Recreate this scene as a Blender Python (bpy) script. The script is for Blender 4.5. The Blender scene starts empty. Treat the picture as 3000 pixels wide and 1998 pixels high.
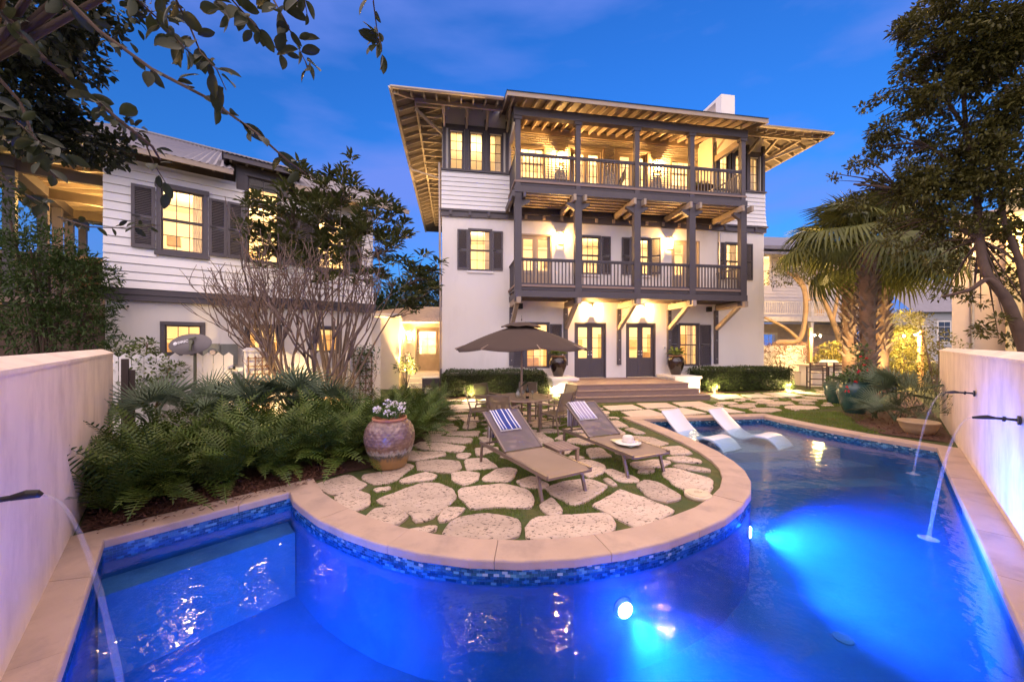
import bpy, bmesh, math, random
import numpy as np
from mathutils import Vector, Matrix, Euler
R = math.radians
sc = bpy.context.scene
COL = sc.collection
rng = random.Random(7)
nrg = np.random.default_rng(11)

# ------------------------------------------------------------------ camera, sky, dusk glow, exposure
cam_d = bpy.data.cameras.new('camera'); cam = bpy.data.objects.new('camera', cam_d); COL.objects.link(cam)
cam.location = (0, 0, 2.0); cam.rotation_euler = (R(90), 0, 0)
cam_d.sensor_width = 36; cam_d.lens = 12.96; cam_d.shift_y = 11/3000; cam_d.clip_start = .05; cam_d.clip_end = 3000
sc.camera = cam

world = bpy.data.worlds.new("World"); sc.world = world; world.use_nodes = True
nt = world.node_tree; nt.nodes.clear()
def wn(t, **k):
    n = nt.nodes.new(t)
    for a, b in k.items(): setattr(n, a, b)
    return n
SUN_EL, SUN_ROT = R(62), R(200)
sky = wn('ShaderNodeTexSky', sky_type='NISHITA', sun_disc=False)
sky.sun_elevation = R(4); sky.sun_rotation = SUN_ROT; sky.altitude = 50; sky.air_density = 1.3; sky.dust_density = .4; sky.ozone_density = 4
tint = wn('ShaderNodeMix', data_type='RGBA', blend_type='MULTIPLY'); tint.inputs[0].default_value = 1
tint.inputs[7].default_value = (.40, .93, 1.78, 1)
nt.links.new(sky.outputs[0], tint.inputs[6])
tc = wn('ShaderNodeTexCoord'); mp = wn('ShaderNodeMapping'); mp.inputs['Scale'].default_value = (.55, 1.5, 2.6)
mp.inputs['Rotation'].default_value = (0.5, .75, .35)
nz = wn('ShaderNodeTexNoise'); nz.inputs['Scale'].default_value = 2.3; nz.inputs['Detail'].default_value = 6; nz.inputs['Roughness'].default_value = .5
rp = wn('ShaderNodeValToRGB'); rp.color_ramp.elements[0].position = .44; rp.color_ramp.elements[1].position = .66
rp.color_ramp.elements[1].color = (.8, .8, .8, 1)
nt.links.new(tc.outputs['Generated'], mp.inputs[0]); nt.links.new(mp.outputs[0], nz.inputs[0]); nt.links.new(nz.outputs[0], rp.inputs[0])
cl = wn('ShaderNodeMix', data_type='RGBA'); nt.links.new(rp.outputs[0], cl.inputs[0]); nt.links.new(tint.outputs[2], cl.inputs[6])
CLOUD = (.60, .92, 2.85, 1)
cl.inputs[7].default_value = CLOUD
sx_ = wn('ShaderNodeSeparateXYZ'); nt.links.new(tc.outputs['Generated'], sx_.inputs[0])
hz = wn('ShaderNodeMapRange', interpolation_type='SMOOTHSTEP'); hz.inputs[1].default_value = .30; hz.inputs[2].default_value = -.02; hz.inputs[3].default_value = 0; hz.inputs[4].default_value = .80
nt.links.new(sx_.outputs[2], hz.inputs[0]); ho = wn('ShaderNodeMix', data_type='RGBA'); nt.links.new(hz.outputs[0], ho.inputs[0]); nt.links.new(cl.outputs[2], ho.inputs[6]); ho.inputs[7].default_value = (.40, .78, 2.7, 1)
bg = wn('ShaderNodeBackground'); bg.inputs[1].default_value = .066
nt.links.new(ho.outputs[2], bg.inputs[0]); wo = wn('ShaderNodeOutputWorld'); nt.links.new(bg.outputs[0], wo.inputs[0])

sun_d = bpy.data.lights.new('afterglow', 'SUN'); sun_d.energy = 1.25; sun_d.angle = R(130); sun_d.color = (1.0, .735, .52)
sun = bpy.data.objects.new('afterglow', sun_d); COL.objects.link(sun)
sun.rotation_euler = Vector((math.sin(SUN_ROT)*math.cos(SUN_EL), math.cos(SUN_ROT)*math.cos(SUN_EL), math.sin(SUN_EL))).to_track_quat('Z', 'Y').to_euler()

vs = sc.view_settings; sc.display_settings.display_device = 'sRGB'
vs.view_transform = 'Standard'; vs.look = 'None'; vs.gamma = 1; vs.use_curve_mapping = False; vs.exposure = 2.3
sc.render.engine = 'CYCLES'
cy = sc.cycles; cy.use_denoising = True
try: cy.denoiser = 'OPENIMAGEDENOISE'
except Exception: pass
cy.max_bounces = 6; cy.diffuse_bounces = 3; cy.glossy_bounces = 3; cy.transmission_bounces = 3; cy.transparent_max_bounces = 12
cy.sample_clamp_indirect = 6; cy.caustics_reflective = False; cy.caustics_refractive = False

# ------------------------------------------------------------------ helpers
class MB:
    def __init__(s): s.v = []; s.f = []; s.m = []; s.mi = 0
    def add(s, vs, fs):
        n = len(s.v); s.v += [tuple(v) for v in vs]
        for f in fs: s.f.append(tuple(i+n for i in f)); s.m.append(s.mi)
    def box(s, x0, x1, y0, y1, z0, z1):
        s.add([(x0,y0,z0),(x1,y0,z0),(x1,y1,z0),(x0,y1,z0),(x0,y0,z1),(x1,y0,z1),(x1,y1,z1),(x0,y1,z1)],
              [(0,3,2,1),(4,5,6,7),(0,1,5,4),(1,2,6,5),(2,3,7,6),(3,0,4,7)]); return s
    def bar(s, a, b, w, h=None, up=(0,0,1)):
        a, b = Vector(a), Vector(b); d = (b-a).normalized(); up = Vector(up)
        if abs(d.dot(up)) > .98: up = Vector((0,1,0))
        x = d.cross(up).normalized()*w/2; y = x.cross(d).normalized()*(h or w)/2
        s.add([p+i*x+j*y for p in (a,b) for i,j in ((-1,-1),(1,-1),(1,1),(-1,1))],
              [(0,1,2,3),(7,6,5,4),(0,4,5,1),(1,5,6,2),(2,6,7,3),(3,7,4,0)]); return s
    def tube(s, pts, rs, n=6, cap=True):
        pts = [Vector(p) for p in pts]
        if not hasattr(rs, '__len__'): rs = [rs]*len(pts)
        base = len(s.v); prev = None
        for i, p in enumerate(pts):
            d = (pts[min(i+1,len(pts)-1)]-pts[max(i-1,0)]).normalized()
            if prev is None: x = d.orthogonal().normalized()
            else:
                x = prev-d*prev.dot(d); x = x.normalized() if x.length > 1e-6 else d.orthogonal().normalized()
            prev = x; y = d.cross(x)
            for k in range(n):
                a = 2*math.pi*k/n; s.v.append(tuple(p+(x*math.cos(a)+y*math.sin(a))*rs[i]))
        for i in range(len(pts)-1):
            for k in range(n):
                k2 = (k+1) % n
                s.f.append((base+i*n+k, base+i*n+k2, base+(i+1)*n+k2, base+(i+1)*n+k)); s.m.append(s.mi)
        if cap:
            s.f.append(tuple(base+k for k in range(n-1,-1,-1))); s.m.append(s.mi)
            s.f.append(tuple(base+(len(pts)-1)*n+k for k in range(n))); s.m.append(s.mi)
        return s
    def cyl(s, a, b, r0, r1=None, n=12): return s.tube([a,b],[r0, r0 if r1 is None else r1], n)
    def lathe(s, prof, n=24, c=(0,0,0), sx=1, sy=1):
        base = len(s.v)
        for r, z in prof:
            for k in range(n):
                a = 2*math.pi*k/n; s.v.append((c[0]+sx*r*math.cos(a), c[1]+sy*r*math.sin(a), c[2]+z))
        for i in range(len(prof)-1):
            for k in range(n):
                k2 = (k+1) % n
                s.f.append((base+i*n+k, base+i*n+k2, base+(i+1)*n+k2, base+(i+1)*n+k)); s.m.append(s.mi)
        s.f.append(tuple(base+k for k in range(n-1,-1,-1))); s.m.append(s.mi)
        s.f.append(tuple(base+(len(prof)-1)*n+k for k in range(n))); s.m.append(s.mi)
        return s
    def prism(s, poly, z0, z1, inset=0, drop=0):
        """extrude an xy polygon; with inset the top edge is eased by that much"""
        n = len(poly); cx = sum(p[0] for p in poly)/n; cyy = sum(p[1] for p in poly)/n
        vs = [(p[0],p[1],z0) for p in poly]+[(p[0],p[1],z1-drop) for p in poly]
        fs = [tuple(range(n-1,-1,-1))]+[(i,(i+1)%n,n+(i+1)%n,n+i) for i in range(n)]
        if inset:
            for p in poly:
                d = math.hypot(p[0]-cx,p[1]-cyy) or 1; q = 1-inset/d
                vs.append((cx+(p[0]-cx)*q, cyy+(p[1]-cyy)*q, z1))
            fs += [(n+i,n+(i+1)%n,2*n+(i+1)%n,2*n+i) for i in range(n)]+[tuple(range(2*n,3*n))]
        else: fs.append(tuple(range(n,2*n)))
        s.add(vs, fs); return s
    def mesh(s, name, mats=(), smooth=False):
        me = bpy.data.meshes.new(name); me.from_pydata(s.v, [], s.f); me.update()
        for m in (mats if isinstance(mats,(list,tuple)) else [mats]): me.materials.append(m)
        if len(me.materials) > 1: me.polygons.foreach_set('material_index', s.m)
        if smooth: me.polygons.foreach_set('use_smooth', [True]*len(me.polygons))
        return me
    def build(s, name, mats, parent=None, smooth=False, loc=None, rot=None, kind=None, label=None):
        return put(name, s.mesh(name, mats, smooth), parent, loc, rot, kind, label)

def put(name, me, parent=None, loc=None, rot=None, kind=None, label=None, scale=None):
    o = bpy.data.objects.new(name, me); COL.objects.link(o)
    if parent: o.parent = parent
    if loc is not None: o.location = loc
    if rot is not None: o.rotation_euler = rot
    if scale is not None: o.scale = scale
    if kind: o['kind'] = kind
    if label: o['label'] = label
    return o
def tag(o, label, cat, group=None, kind=None):
    o['label'] = label; o['category'] = cat
    if group: o['group'] = group
    if kind: o['kind'] = kind
    return o
def thing(name, label, cat, loc=(0,0,0), rz=0, group=None):
    o = bpy.data.objects.new(name, None); COL.objects.link(o); o.location = loc; o.rotation_euler = (0,0,rz); o.empty_display_size = .2
    return tag(o, label, cat, group)
def structure(o): o['kind'] = 'structure'; return o
def copy_tree(root, loc, rz, label, group=None):
    kids = {}
    for o in bpy.data.objects:
        if o.parent: kids.setdefault(o.parent, []).append(o)
    def cp(o, par):
        c = o.copy(); COL.objects.link(c); c.parent = par
        for k in kids.get(o, []): cp(k, c)
        return c
    r = cp(root, None); r.location = loc; r.rotation_euler = (0,0,rz); r['label'] = label
    if group: r['group'] = group
    return r
def fast_mesh(name, V, F, mats, smooth=False, mi=None):
    V = np.asarray(V, np.float32); F = np.asarray(F, np.int32); n, k = F.shape
    me = bpy.data.meshes.new(name); me.vertices.add(len(V)); me.vertices.foreach_set('co', V.ravel())
    me.loops.add(n*k); me.loops.foreach_set('vertex_index', F.ravel())
    me.polygons.add(n); me.polygons.foreach_set('loop_start', np.arange(0, n*k, k, dtype=np.int32))
    for m in (mats if isinstance(mats,(list,tuple)) else [mats]): me.materials.append(m)
    if mi is not None: me.polygons.foreach_set('material_index', np.asarray(mi, np.int32))
    if smooth: me.polygons.foreach_set('use_smooth', np.ones(n, bool))
    me.update(calc_edges=True); me.validate(); return me
def frames(D, roll):
    """rows: x (leaf width), y (leaf axis), z (leaf normal) for every direction"""
    D = D/np.linalg.norm(D, axis=1, keepdims=True)
    up = np.where(np.abs(D[:, 2:3]) > .95, np.array([[1., 0, 0]]), np.array([[0, 0, 1.]]))
    X = np.cross(D, up); X /= np.linalg.norm(X, axis=1, keepdims=True); Z = np.cross(X, D)
    c, s = np.cos(roll)[:, None], np.sin(roll)[:, None]
    return np.stack([X*c+Z*s, D, -X*s+Z*c], axis=2)
def scatter(LV, LF, P, D, S, roll):
    M = frames(D, roll); N = len(P); k = len(LV)
    V = np.einsum('nij,kj->nki', M, LV)*S[:, None, None]+P[:, None, :]
    F = LF[None]+(np.arange(N)*k)[:, None, None]
    return V.reshape(-1, 3), F.reshape(-1, LF.shape[1])
def leaf_parts(root, P, D, S, roll, LV, LF, mat, name='leaf', stuff='leaf_mass', limit=300):
    """the nearest leaves become single parts that share a mesh, the rest one mass"""
    d = np.linalg.norm(P-np.array([0, 0, 2.0]), axis=1); vis = P[:, 1] > .3
    key = np.where(vis, S/np.maximum(d, .3), 0); order = np.argsort(-key)
    me = fast_mesh(name, LV, LF, mat); M = frames(D, roll); L = root.location
    for i in order[:limit]:
        o = bpy.data.objects.new(name, me); COL.objects.link(o); o.parent = root
        m = Matrix(M[i].tolist()).to_4x4(); o.rotation_euler = m.to_euler(); o.scale = (S[i],)*3
        o.location = Vector(P[i].tolist())-L
    r = order[limit:]
    if len(r):
        V, F = scatter(LV, LF, P[r], D[r], S[r], roll[r]); V = V-np.array(L)[None]
        put(stuff, fast_mesh(stuff, V, F, mat), root, kind='stuff')
def rdirs(n, up=0.0):
    D = nrg.normal(size=(n, 3)); D /= np.linalg.norm(D, axis=1, keepdims=True); D[:, 2] += up; return D
# leaf outline: y is the axis, folded along the midrib
def leaf_shape(w=.36, fold=.08, tipw=.5):
    LV = np.array([(0,0,0),(-w/2,.35,fold),(-w/2*tipw*1.3,.72,fold*.8),(0,1,0),(w/2*tipw*1.3,.72,fold*.8),(w/2,.35,fold),(0,.5,0)])
    LF = np.array([(0,6,1),(1,6,2),(2,6,3),(0,5,6),(5,4,6),(4,3,6)]); return LV, LF
def leaf_quad(w=.45, fold=.1):
    return np.array([(0,0,0),(-w/2,.5,fold),(0,1,0),(w/2,.5,fold)]), np.array([(0,2,1),(0,3,2)])
def leaf_fine(w=.46):
    LV = []; rows = 7
    for i in range(rows):
        f = i/(rows-1); h = w/2*(math.sin(math.pi*min(1,f*.93+.04))**.75) if 0 < i < rows-1 else .012; y = f; z = -.16*f*f
        LV += [(-h,y,z+h*.35),(0,y,z),(h,y,z+h*.35)]
    LF = []
    for i in range(rows-1):
        for j in range(2): a = 3*i+j; LF += [(a,a+1,a+4),(a,a+4,a+3)]
    return np.array(LV), np.array(LF)
def leaf_round():
    n = 8; LV = [(0,.5,0)]+[(.36*math.sin(2*math.pi*k/n)*(1.05 if k in(3,4,5) else .95), .5-.5*math.cos(2*math.pi*k/n), .07*abs(math.sin(2*math.pi*k/n))) for k in range(n)]
    return np.array(LV), np.array([(0,1+k,1+(k+1)%n) for k in range(n)])
def cloud(clusters, n_per, squash=.8, shell=.35):
    """points in uneven clusters; direction outwards"""
    Ps, Ds = [], []
    for (x, y, z, r) in clusters:
        n = int(n_per*r*r); d = rdirs(n); q = nrg.random(n)**(1/3)*(1-shell)+shell*nrg.random(n)**.3
        q = np.clip(q, 0, 1.15); p = d*q[:, None]*r; p[:, 2] *= squash
        Ps.append(p+np.array([x, y, z])); Ds.append(d+rdirs(n)*.9)
    return np.concatenate(Ps), np.concatenate(Ds)
def at(px, py, Y):
    """a point of the photograph (3000 wide) at distance Y"""
    return ((px-1500)/1080*Y, Y, 2-(py-1010)/1080*Y)
def ground(px, py, z=0):
    Y = 1080*(2-z)/(py-1010); return ((px-1500)/1080*Y, Y)

# ------------------------------------------------------------------ materials
MATS = {}
def mat(name, col, rough=.6, metal=0, var=.14, scale=4, bump=0, bscale=40, col2=None, mixpos=(.4,.6), mscale=6, spec=.5,
        stretch=(1,1,1), rnd=.0, trans=0, coat=0, detail=4):
    if name in MATS: return MATS[name]
    m = bpy.data.materials.new(name); m.use_nodes = True; t = m.node_tree; N = t.nodes; L = t.links
    b = N['Principled BSDF']; b.inputs['Roughness'].default_value = rough; b.inputs['Metallic'].default_value = metal
    b.inputs['Specular IOR Level'].default_value = spec; b.inputs['Coat Weight'].default_value = coat
    tcn = N.new('ShaderNodeTexCoord'); mpn = N.new('ShaderNodeMapping'); mpn.inputs['Scale'].default_value = stretch
    L.new(tcn.outputs['Object'], mpn.inputs[0])
    n1 = N.new('ShaderNodeTexNoise'); n1.inputs['Scale'].default_value = scale; n1.inputs['Detail'].default_value = detail
    L.new(mpn.outputs[0], n1.inputs[0])
    mx = N.new('ShaderNodeMix'); mx.data_type = 'RGBA'
    mx.inputs[6].default_value = tuple(c*(1-var*2) for c in col)+(1,); mx.inputs[7].default_value = tuple(min(1,c*(1+var*2)) for c in col)+(1,)
    L.new(n1.outputs[0], mx.inputs[0]); out = mx.outputs[2]
    if col2:
        n2 = N.new('ShaderNodeTexNoise'); n2.inputs['Scale'].default_value = mscale; n2.inputs['Detail'].default_value = 6; n2.inputs['Roughness'].default_value = .65
        L.new(mpn.outputs[0], n2.inputs[0]); r2 = N.new('ShaderNodeValToRGB'); r2.color_ramp.elements[0].position = mixpos[0]; r2.color_ramp.elements[1].position = mixpos[1]
        L.new(n2.outputs[0], r2.inputs[0]); m2 = N.new('ShaderNodeMix'); m2.data_type = 'RGBA'
        L.new(r2.outputs[0], m2.inputs[0]); L.new(out, m2.inputs[6]); m2.inputs[7].default_value = tuple(col2)+(1,); out = m2.outputs[2]
    if rnd:
        oi = N.new('ShaderNodeObjectInfo'); mr = N.new('ShaderNodeMapRange'); mr.inputs[3].default_value = 1-rnd; mr.inputs[4].default_value = 1+rnd
        L.new(oi.outputs['Random'], mr.inputs[0]); hs = N.new('ShaderNodeHueSaturation'); L.new(mr.outputs[0], hs.inputs['Value']); L.new(out, hs.inputs['Color']); out = hs.outputs[0]
    L.new(out, b.inputs['Base Color'])
    if bump:
        n3 = N.new('ShaderNodeTexNoise'); n3.inputs['Scale'].default_value = bscale; n3.inputs['Detail'].default_value = 5; L.new(mpn.outputs[0], n3.inputs[0])
        bp = N.new('ShaderNodeBump'); bp.inputs['Strength'].default_value = bump; bp.inputs['Distance'].default_value = .01
        L.new(n3.outputs[0], bp.inputs['Height']); L.new(bp.outputs[0], b.inputs['Normal'])
    if trans:
        tr = N.new('ShaderNodeBsdfTranslucent'); L.new(out, tr.inputs[0]); ms = N.new('ShaderNodeMixShader'); ms.inputs[0].default_value = trans
        L.new(b.outputs[0], ms.inputs[1]); L.new(tr.outputs[0], ms.inputs[2]); L.new(ms.outputs[0], N['Material Output'].inputs[0])
    MATS[name] = m; return m
def emis(name, col, strength):
    m = bpy.data.materials.new(name); m.use_nodes = True; t = m.node_tree; b = t.nodes['Principled BSDF']
    b.inputs['Base Color'].default_value = (*col, 1); b.inputs['Emission Color'].default_value = (*col, 1); b.inputs['Emission Strength'].default_value = strength
    MATS[name] = m; return m
def clear(name, tcol, fac_add=.0, rough=.02, gcol=(1,1,1), ior=1.45, bumpn=None, diff=None):
    """see-through sheet: transparent with a Fresnel gloss on top"""
    m = bpy.data.materials.new(name); m.use_nodes = True; t = m.node_tree; N = t.nodes; L = t.links
    N.remove(N['Principled BSDF']); out = N['Material Output']
    tr = N.new('ShaderNodeBsdfTransparent'); tr.inputs[0].default_value = (*tcol, 1)
    gl = N.new('ShaderNodeBsdfGlossy'); gl.inputs['Roughness'].default_value = rough; gl.inputs[0].default_value = (*gcol, 1)
    fr = N.new('ShaderNodeFresnel'); fr.inputs[0].default_value = ior; ad = N.new('ShaderNodeMath'); ad.operation = 'ADD'; ad.use_clamp = True; ad.inputs[1].default_value = fac_add
    geo = N.new('ShaderNodeNewGeometry')
    L.new(fr.outputs[0], ad.inputs[0]); bk = N.new('ShaderNodeMath'); bk.operation = 'SUBTRACT'; bk.use_clamp = True; L.new(ad.outputs[0], bk.inputs[0]); L.new(geo.outputs['Backfacing'], bk.inputs[1]); ms = N.new('ShaderNodeMixShader'); L.new(bk.outputs[0], ms.inputs[0]); L.new(tr.outputs[0], ms.inputs[1]); L.new(gl.outputs[0], ms.inputs[2])
    last = ms.outputs[0]
    if bumpn:
        tcn = N.new('ShaderNodeTexCoord'); mpn = N.new('ShaderNodeMapping'); mpn.inputs['Scale'].default_value = bumpn[2]; L.new(tcn.outputs['Object'], mpn.inputs[0])
        n1 = N.new('ShaderNodeTexNoise'); n1.inputs['Scale'].default_value = bumpn[0]; n1.inputs['Detail'].default_value = 3; n1.inputs['Roughness'].default_value = .6; L.new(mpn.outputs[0], n1.inputs[0])
        bp = N.new('ShaderNodeBump'); bp.inputs['Strength'].default_value = bumpn[1]; bp.inputs['Distance'].default_value = .05
        L.new(n1.outputs[0], bp.inputs['Height']); L.new(bp.outputs[0], gl.inputs['Normal']); L.new(bp.outputs[0], fr.inputs['Normal'])
    if diff:
        d = N.new('ShaderNodeBsdfDiffuse'); d.inputs[0].default_value = (*diff[0], 1); m2 = N.new('ShaderNodeMixShader'); m2.inputs[0].default_value = diff[1]
        L.new(last, m2.inputs[1]); L.new(d.outputs[0], m2.inputs[2]); last = m2.outputs[0]
    L.new(last, out.inputs[0]); MATS[name] = m; return m

def veil(name, col, d, g):
    m = bpy.data.materials.new(name); m.use_nodes = True; t = m.node_tree; N = t.nodes; N.remove(N['Principled BSDF'])
    tr = N.new('ShaderNodeBsdfTransparent'); df = N.new('ShaderNodeBsdfDiffuse'); df.inputs[0].default_value = (*col,1); gl = N.new('ShaderNodeBsdfGlossy'); gl.inputs['Roughness'].default_value = .15
    m1 = N.new('ShaderNodeMixShader'); m1.inputs[0].default_value = d; t.links.new(tr.outputs[0], m1.inputs[1]); t.links.new(df.outputs[0], m1.inputs[2])
    m2 = N.new('ShaderNodeMixShader'); m2.inputs[0].default_value = g; t.links.new(m1.outputs[0], m2.inputs[1]); t.links.new(gl.outputs[0], m2.inputs[2]); t.links.new(m2.outputs[0], N['Material Output'].inputs[0]); MATS[name] = m; return m
stucco = mat('white_stucco', (.80,.76,.74), .85, var=.04, scale=.8, bump=.25, bscale=90, col2=(.70,.66,.63), mixpos=(.52,.8), mscale=1.1, stretch=(1,1,.35))
siding_m = mat('white_siding', (.82,.80,.80), .55, var=.03, scale=2, rnd=.03, bump=.05, bscale=30)
trim = mat('grey_trim_paint', (.085,.072,.084), .5, var=.06, scale=3, rnd=.05, bump=.08, bscale=60)
wood_trim = mat('grey_porch_timber', (.075,.063,.074), .55, var=.08, scale=2, rnd=.06, bump=.1, bscale=60)
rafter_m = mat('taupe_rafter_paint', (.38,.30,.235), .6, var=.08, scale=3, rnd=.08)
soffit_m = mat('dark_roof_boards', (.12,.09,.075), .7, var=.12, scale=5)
cream = mat('cream_boards', (.72,.66,.58), .6, var=.03, scale=2, rnd=.03)
inside = mat('warm_plaster', (.80,.74,.62), .8, var=.04, scale=1)
inside_wood = mat('oak_floor_boards', (.38,.24,.13), .5, var=.15, scale=3)
metal_roof = mat('corrugated_roof_metal', (.20,.19,.22), .6, metal=.25, var=.1, scale=2, rnd=.04, bump=.05)
gutter_m = mat('pale_gutter_metal', (.46,.38,.32), .4, metal=.5, var=.08)
black_iron = mat('black_iron', (.02,.018,.018), .45, metal=.4, var=.1)
deck_wood = mat('weathered_deck_wood', (.27,.185,.155), .65, var=.16, scale=6, stretch=(1,8,8), rnd=.08, bump=.2, bscale=30, col2=(.12,.085,.075), mixpos=(.55,.8), mscale=3)
teak = mat('weathered_teak', (.30,.205,.15), .6, var=.18, scale=7, stretch=(1,6,6), rnd=.12, bump=.15, bscale=40)
alu = mat('brown_aluminium_frame', (.20,.15,.125), .38, metal=.35, var=.06, rnd=.05)
lamp_glow = emis('warm_lamp_bulb', (1, .70, .34), 22)
bulb_glow = emis('string_bulb', (1, .62, .24), 60)
pool_glow = emis('pool_lamp_lens', (.75, .9, 1), 40)
glass = clear('window_glass', (.97,.97,.97), .0, .01)
lamp_glass = clear('lantern_glass', (.95,.93,.88), .02, .15, diff=((.9,.85,.75), .35))
coral = mat('coral_stone', (.52,.40,.32), .9, var=.2, scale=2.2, rnd=.2, bump=.5, bscale=70, col2=(.07,.05,.04), mixpos=(.565,.62), mscale=21, stretch=(1,1.8,1))
slab_m = mat('cast_paving_slab', (.56,.45,.37), .8, var=.06, scale=5, rnd=.05, bump=.15, bscale=90)
coping_m = mat('cast_stone_coping', (.45,.32,.255), .7, var=.10, scale=3, rnd=.04, bump=.12, bscale=80, col2=(.30,.22,.19), mixpos=(.5,.75), mscale=2.2)
grass_soil = mat('grassy_soil', (.085,.085,.022), .95, var=.3, scale=9, bump=.6, bscale=60, col2=(.055,.075,.02), mixpos=(.42,.55), mscale=4)
mulch_m = mat('bark_mulch', (.085,.04,.028), .95, var=.45, scale=22, bump=1, bscale=50)
grass_m = mat('grass_blade', (.13,.19,.028), .8, var=.35, scale=2.5, trans=.25, col2=(.19,.14,.035), mixpos=(.52,.72), mscale=1.7)
wall_m = mat('garden_wall_stucco', (.82,.66,.56), .85, var=.08, scale=1.6, bump=.06, bscale=40, col2=(.64,.49,.42), mixpos=(.45,.72), mscale=2.6, stretch=(1.1,1.1,.55))
# ------------------------------------------------------------------ ground, pool
def frame_dir(a): return Vector((math.cos(a), math.sin(a), 0))
POOL = [(-4.12,3.70),(-2.95,4.92),(-2.74,4.66),(-2.51,4.45),(-2.16,4.15),(-1.74,3.88),(-1.32,3.66),(-.87,3.49),(-.40,3.39),(.08,3.36),(.57,3.40),(1.05,3.51),(1.54,3.69),(1.97,3.92),(2.40,4.18),(2.77,4.49),(3.12,4.86),(3.41,5.30),(3.61,5.75),(3.72,6.22),(3.77,6.8),(3.75,7.41),(3.66,8.2),(3.54,9.0),(3.40,9.72),
        (5.2,9.93),(6.93,10.15),(7.05,9.55),(7.19,8.95),(7.36,8.45),(7.55,8.0),(7.80,7.58),(8.10,7.0),(5.8,4.75),(3.59,2.58),(1.8,.85),(.07,-.84),(-1.3,.65),(-2.79,2.26)]
KINKS = {0, 1, 24, 26, 32, 36}
CW = .335
def offset_line(P, w):
    n = len(P); out = []
    for i in range(n):
        a, b, c = Vector(P[i-1]), Vector(P[i]), Vector(P[(i+1) % n])
        d1, d2 = (b-a).normalized(), (c-b).normalized(); n1, n2 = Vector((-d1.y,d1.x)), Vector((-d2.y,d2.x))
        m = (n1+n2).normalized(); k = w/max(.35, m.dot(n1)); out.append(b+m*k)
    return out
OUT = offset_line(POOL, CW)
WATER_Z = -.118
FLOOR_Z = -1.15

# ground sheet with the pool cut out: ring between the coping and a wide square, then out to the horizon
def ground_sheet():
    bm = bmesh.new(); big = [(-60,-30),(60,-30),(60,90),(-60,90)]
    o = [bm.verts.new((p.x,p.y,0)) for p in OUT]; q = [bm.verts.new((x,y,0)) for x,y in big]
    es = [bm.edges.new((o[i],o[(i+1)%len(o)])) for i in range(len(o))]+[bm.edges.new((q[i],q[(i+1)%4])) for i in range(4)]
    bmesh.ops.triangle_fill(bm, edges=es, use_beauty=True, use_dissolve=False)
    for f in list(bm.faces):
        c = f.calc_center_median()
        if inside_poly((c.x,c.y), [(p.x,p.y) for p in OUT]): bm.faces.remove(f)
    for f in bm.faces:
        if f.normal.z < 0: f.normal_flip()
    h = [bm.verts.new((x*40,y*40-800,-.01)) for x,y in big]
    for i in range(4): bm.faces.new((q[i],h[i],h[(i+1)%4],q[(i+1)%4]))
    me = bpy.data.meshes.new('ground'); bm.to_mesh(me); bm.free(); me.materials.append(grass_soil); return me
def inside_poly(p, poly):
    x, y = p; c = False; j = len(poly)-1
    for i in range(len(poly)):
        xi, yi = poly[i][0], poly[i][1]; xj, yj = poly[j][0], poly[j][1]
        if (yi > y) != (yj > y) and x < (xj-xi)*(y-yi)/(yj-yi)+xi: c = not c
        j = i
    return c
structure(put('ground', ground_sheet()))

plaster = mat('pool_plaster', (.075,.17,.38), .6, var=.12, scale=1.3, bump=.1, bscale=30, col2=(.05,.12,.30), mixpos=(.45,.65), mscale=2.5)
ledge_m = mat('pool_step_plaster', (.20,.22,.25), .6, var=.1, scale=2)
pool = bpy.data.objects.new('swimming_pool', None); COL.objects.link(pool); structure(pool)
mb = MB(); n = len(POOL)
mb.add([(x,y,-.05) for x,y in POOL]+[(x,y,FLOOR_Z) for x,y in POOL], [(i,(i+1)%n,n+(i+1)%n,n+i) for i in range(n)])
mb.build('pool_wall', plaster, pool)
mb = MB(); mb.add([(x,y,FLOOR_Z) for x,y in POOL], [tuple(range(n))]); mb.build('pool_floor', plaster, pool)
# bench along the back left wall, sun shelf and steps
def slab(name, poly, z0, z1, m=ledge_m): return MB().prism(poly, z0, z1).build(name, m, pool)
bl = Vector((-.70,-.715)); 
slab('pool_bench', [(-4.10,3.67),(-2.97,4.88),(-2.76,4.65),(-2.71,4.61),(-3.83,3.41)], FLOOR_Z+.002, -.34, plaster)
slab('sun_shelf', [(3.72,7.9),(5.6,8.08),(7.42,8.32),(7.17,8.97),(7.03,9.55),(6.90,10.12),(5.2,9.90),(3.43,9.69),(3.55,9.0),(3.64,8.4)], FLOOR_Z+.002, -.34)
slab('pool_step', [(3.745,7.47),(7.66,7.78),(7.40,8.318),(5.6,8.076),(3.715,7.896)], FLOOR_Z+.002, -.56, plaster)
slab('pool_step', [(3.76,7.05),(7.85,7.36),(7.65,7.776),(3.745,7.466)], FLOOR_Z+.002, -.80, plaster)
MB().lathe([(.09,0),(.09,.012),(.05,.02)], 16).build('floor_drain', mat('drain_grey',(.10,.16,.25)), pool, loc=(3.55,3.95,FLOOR_Z+.002))
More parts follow.
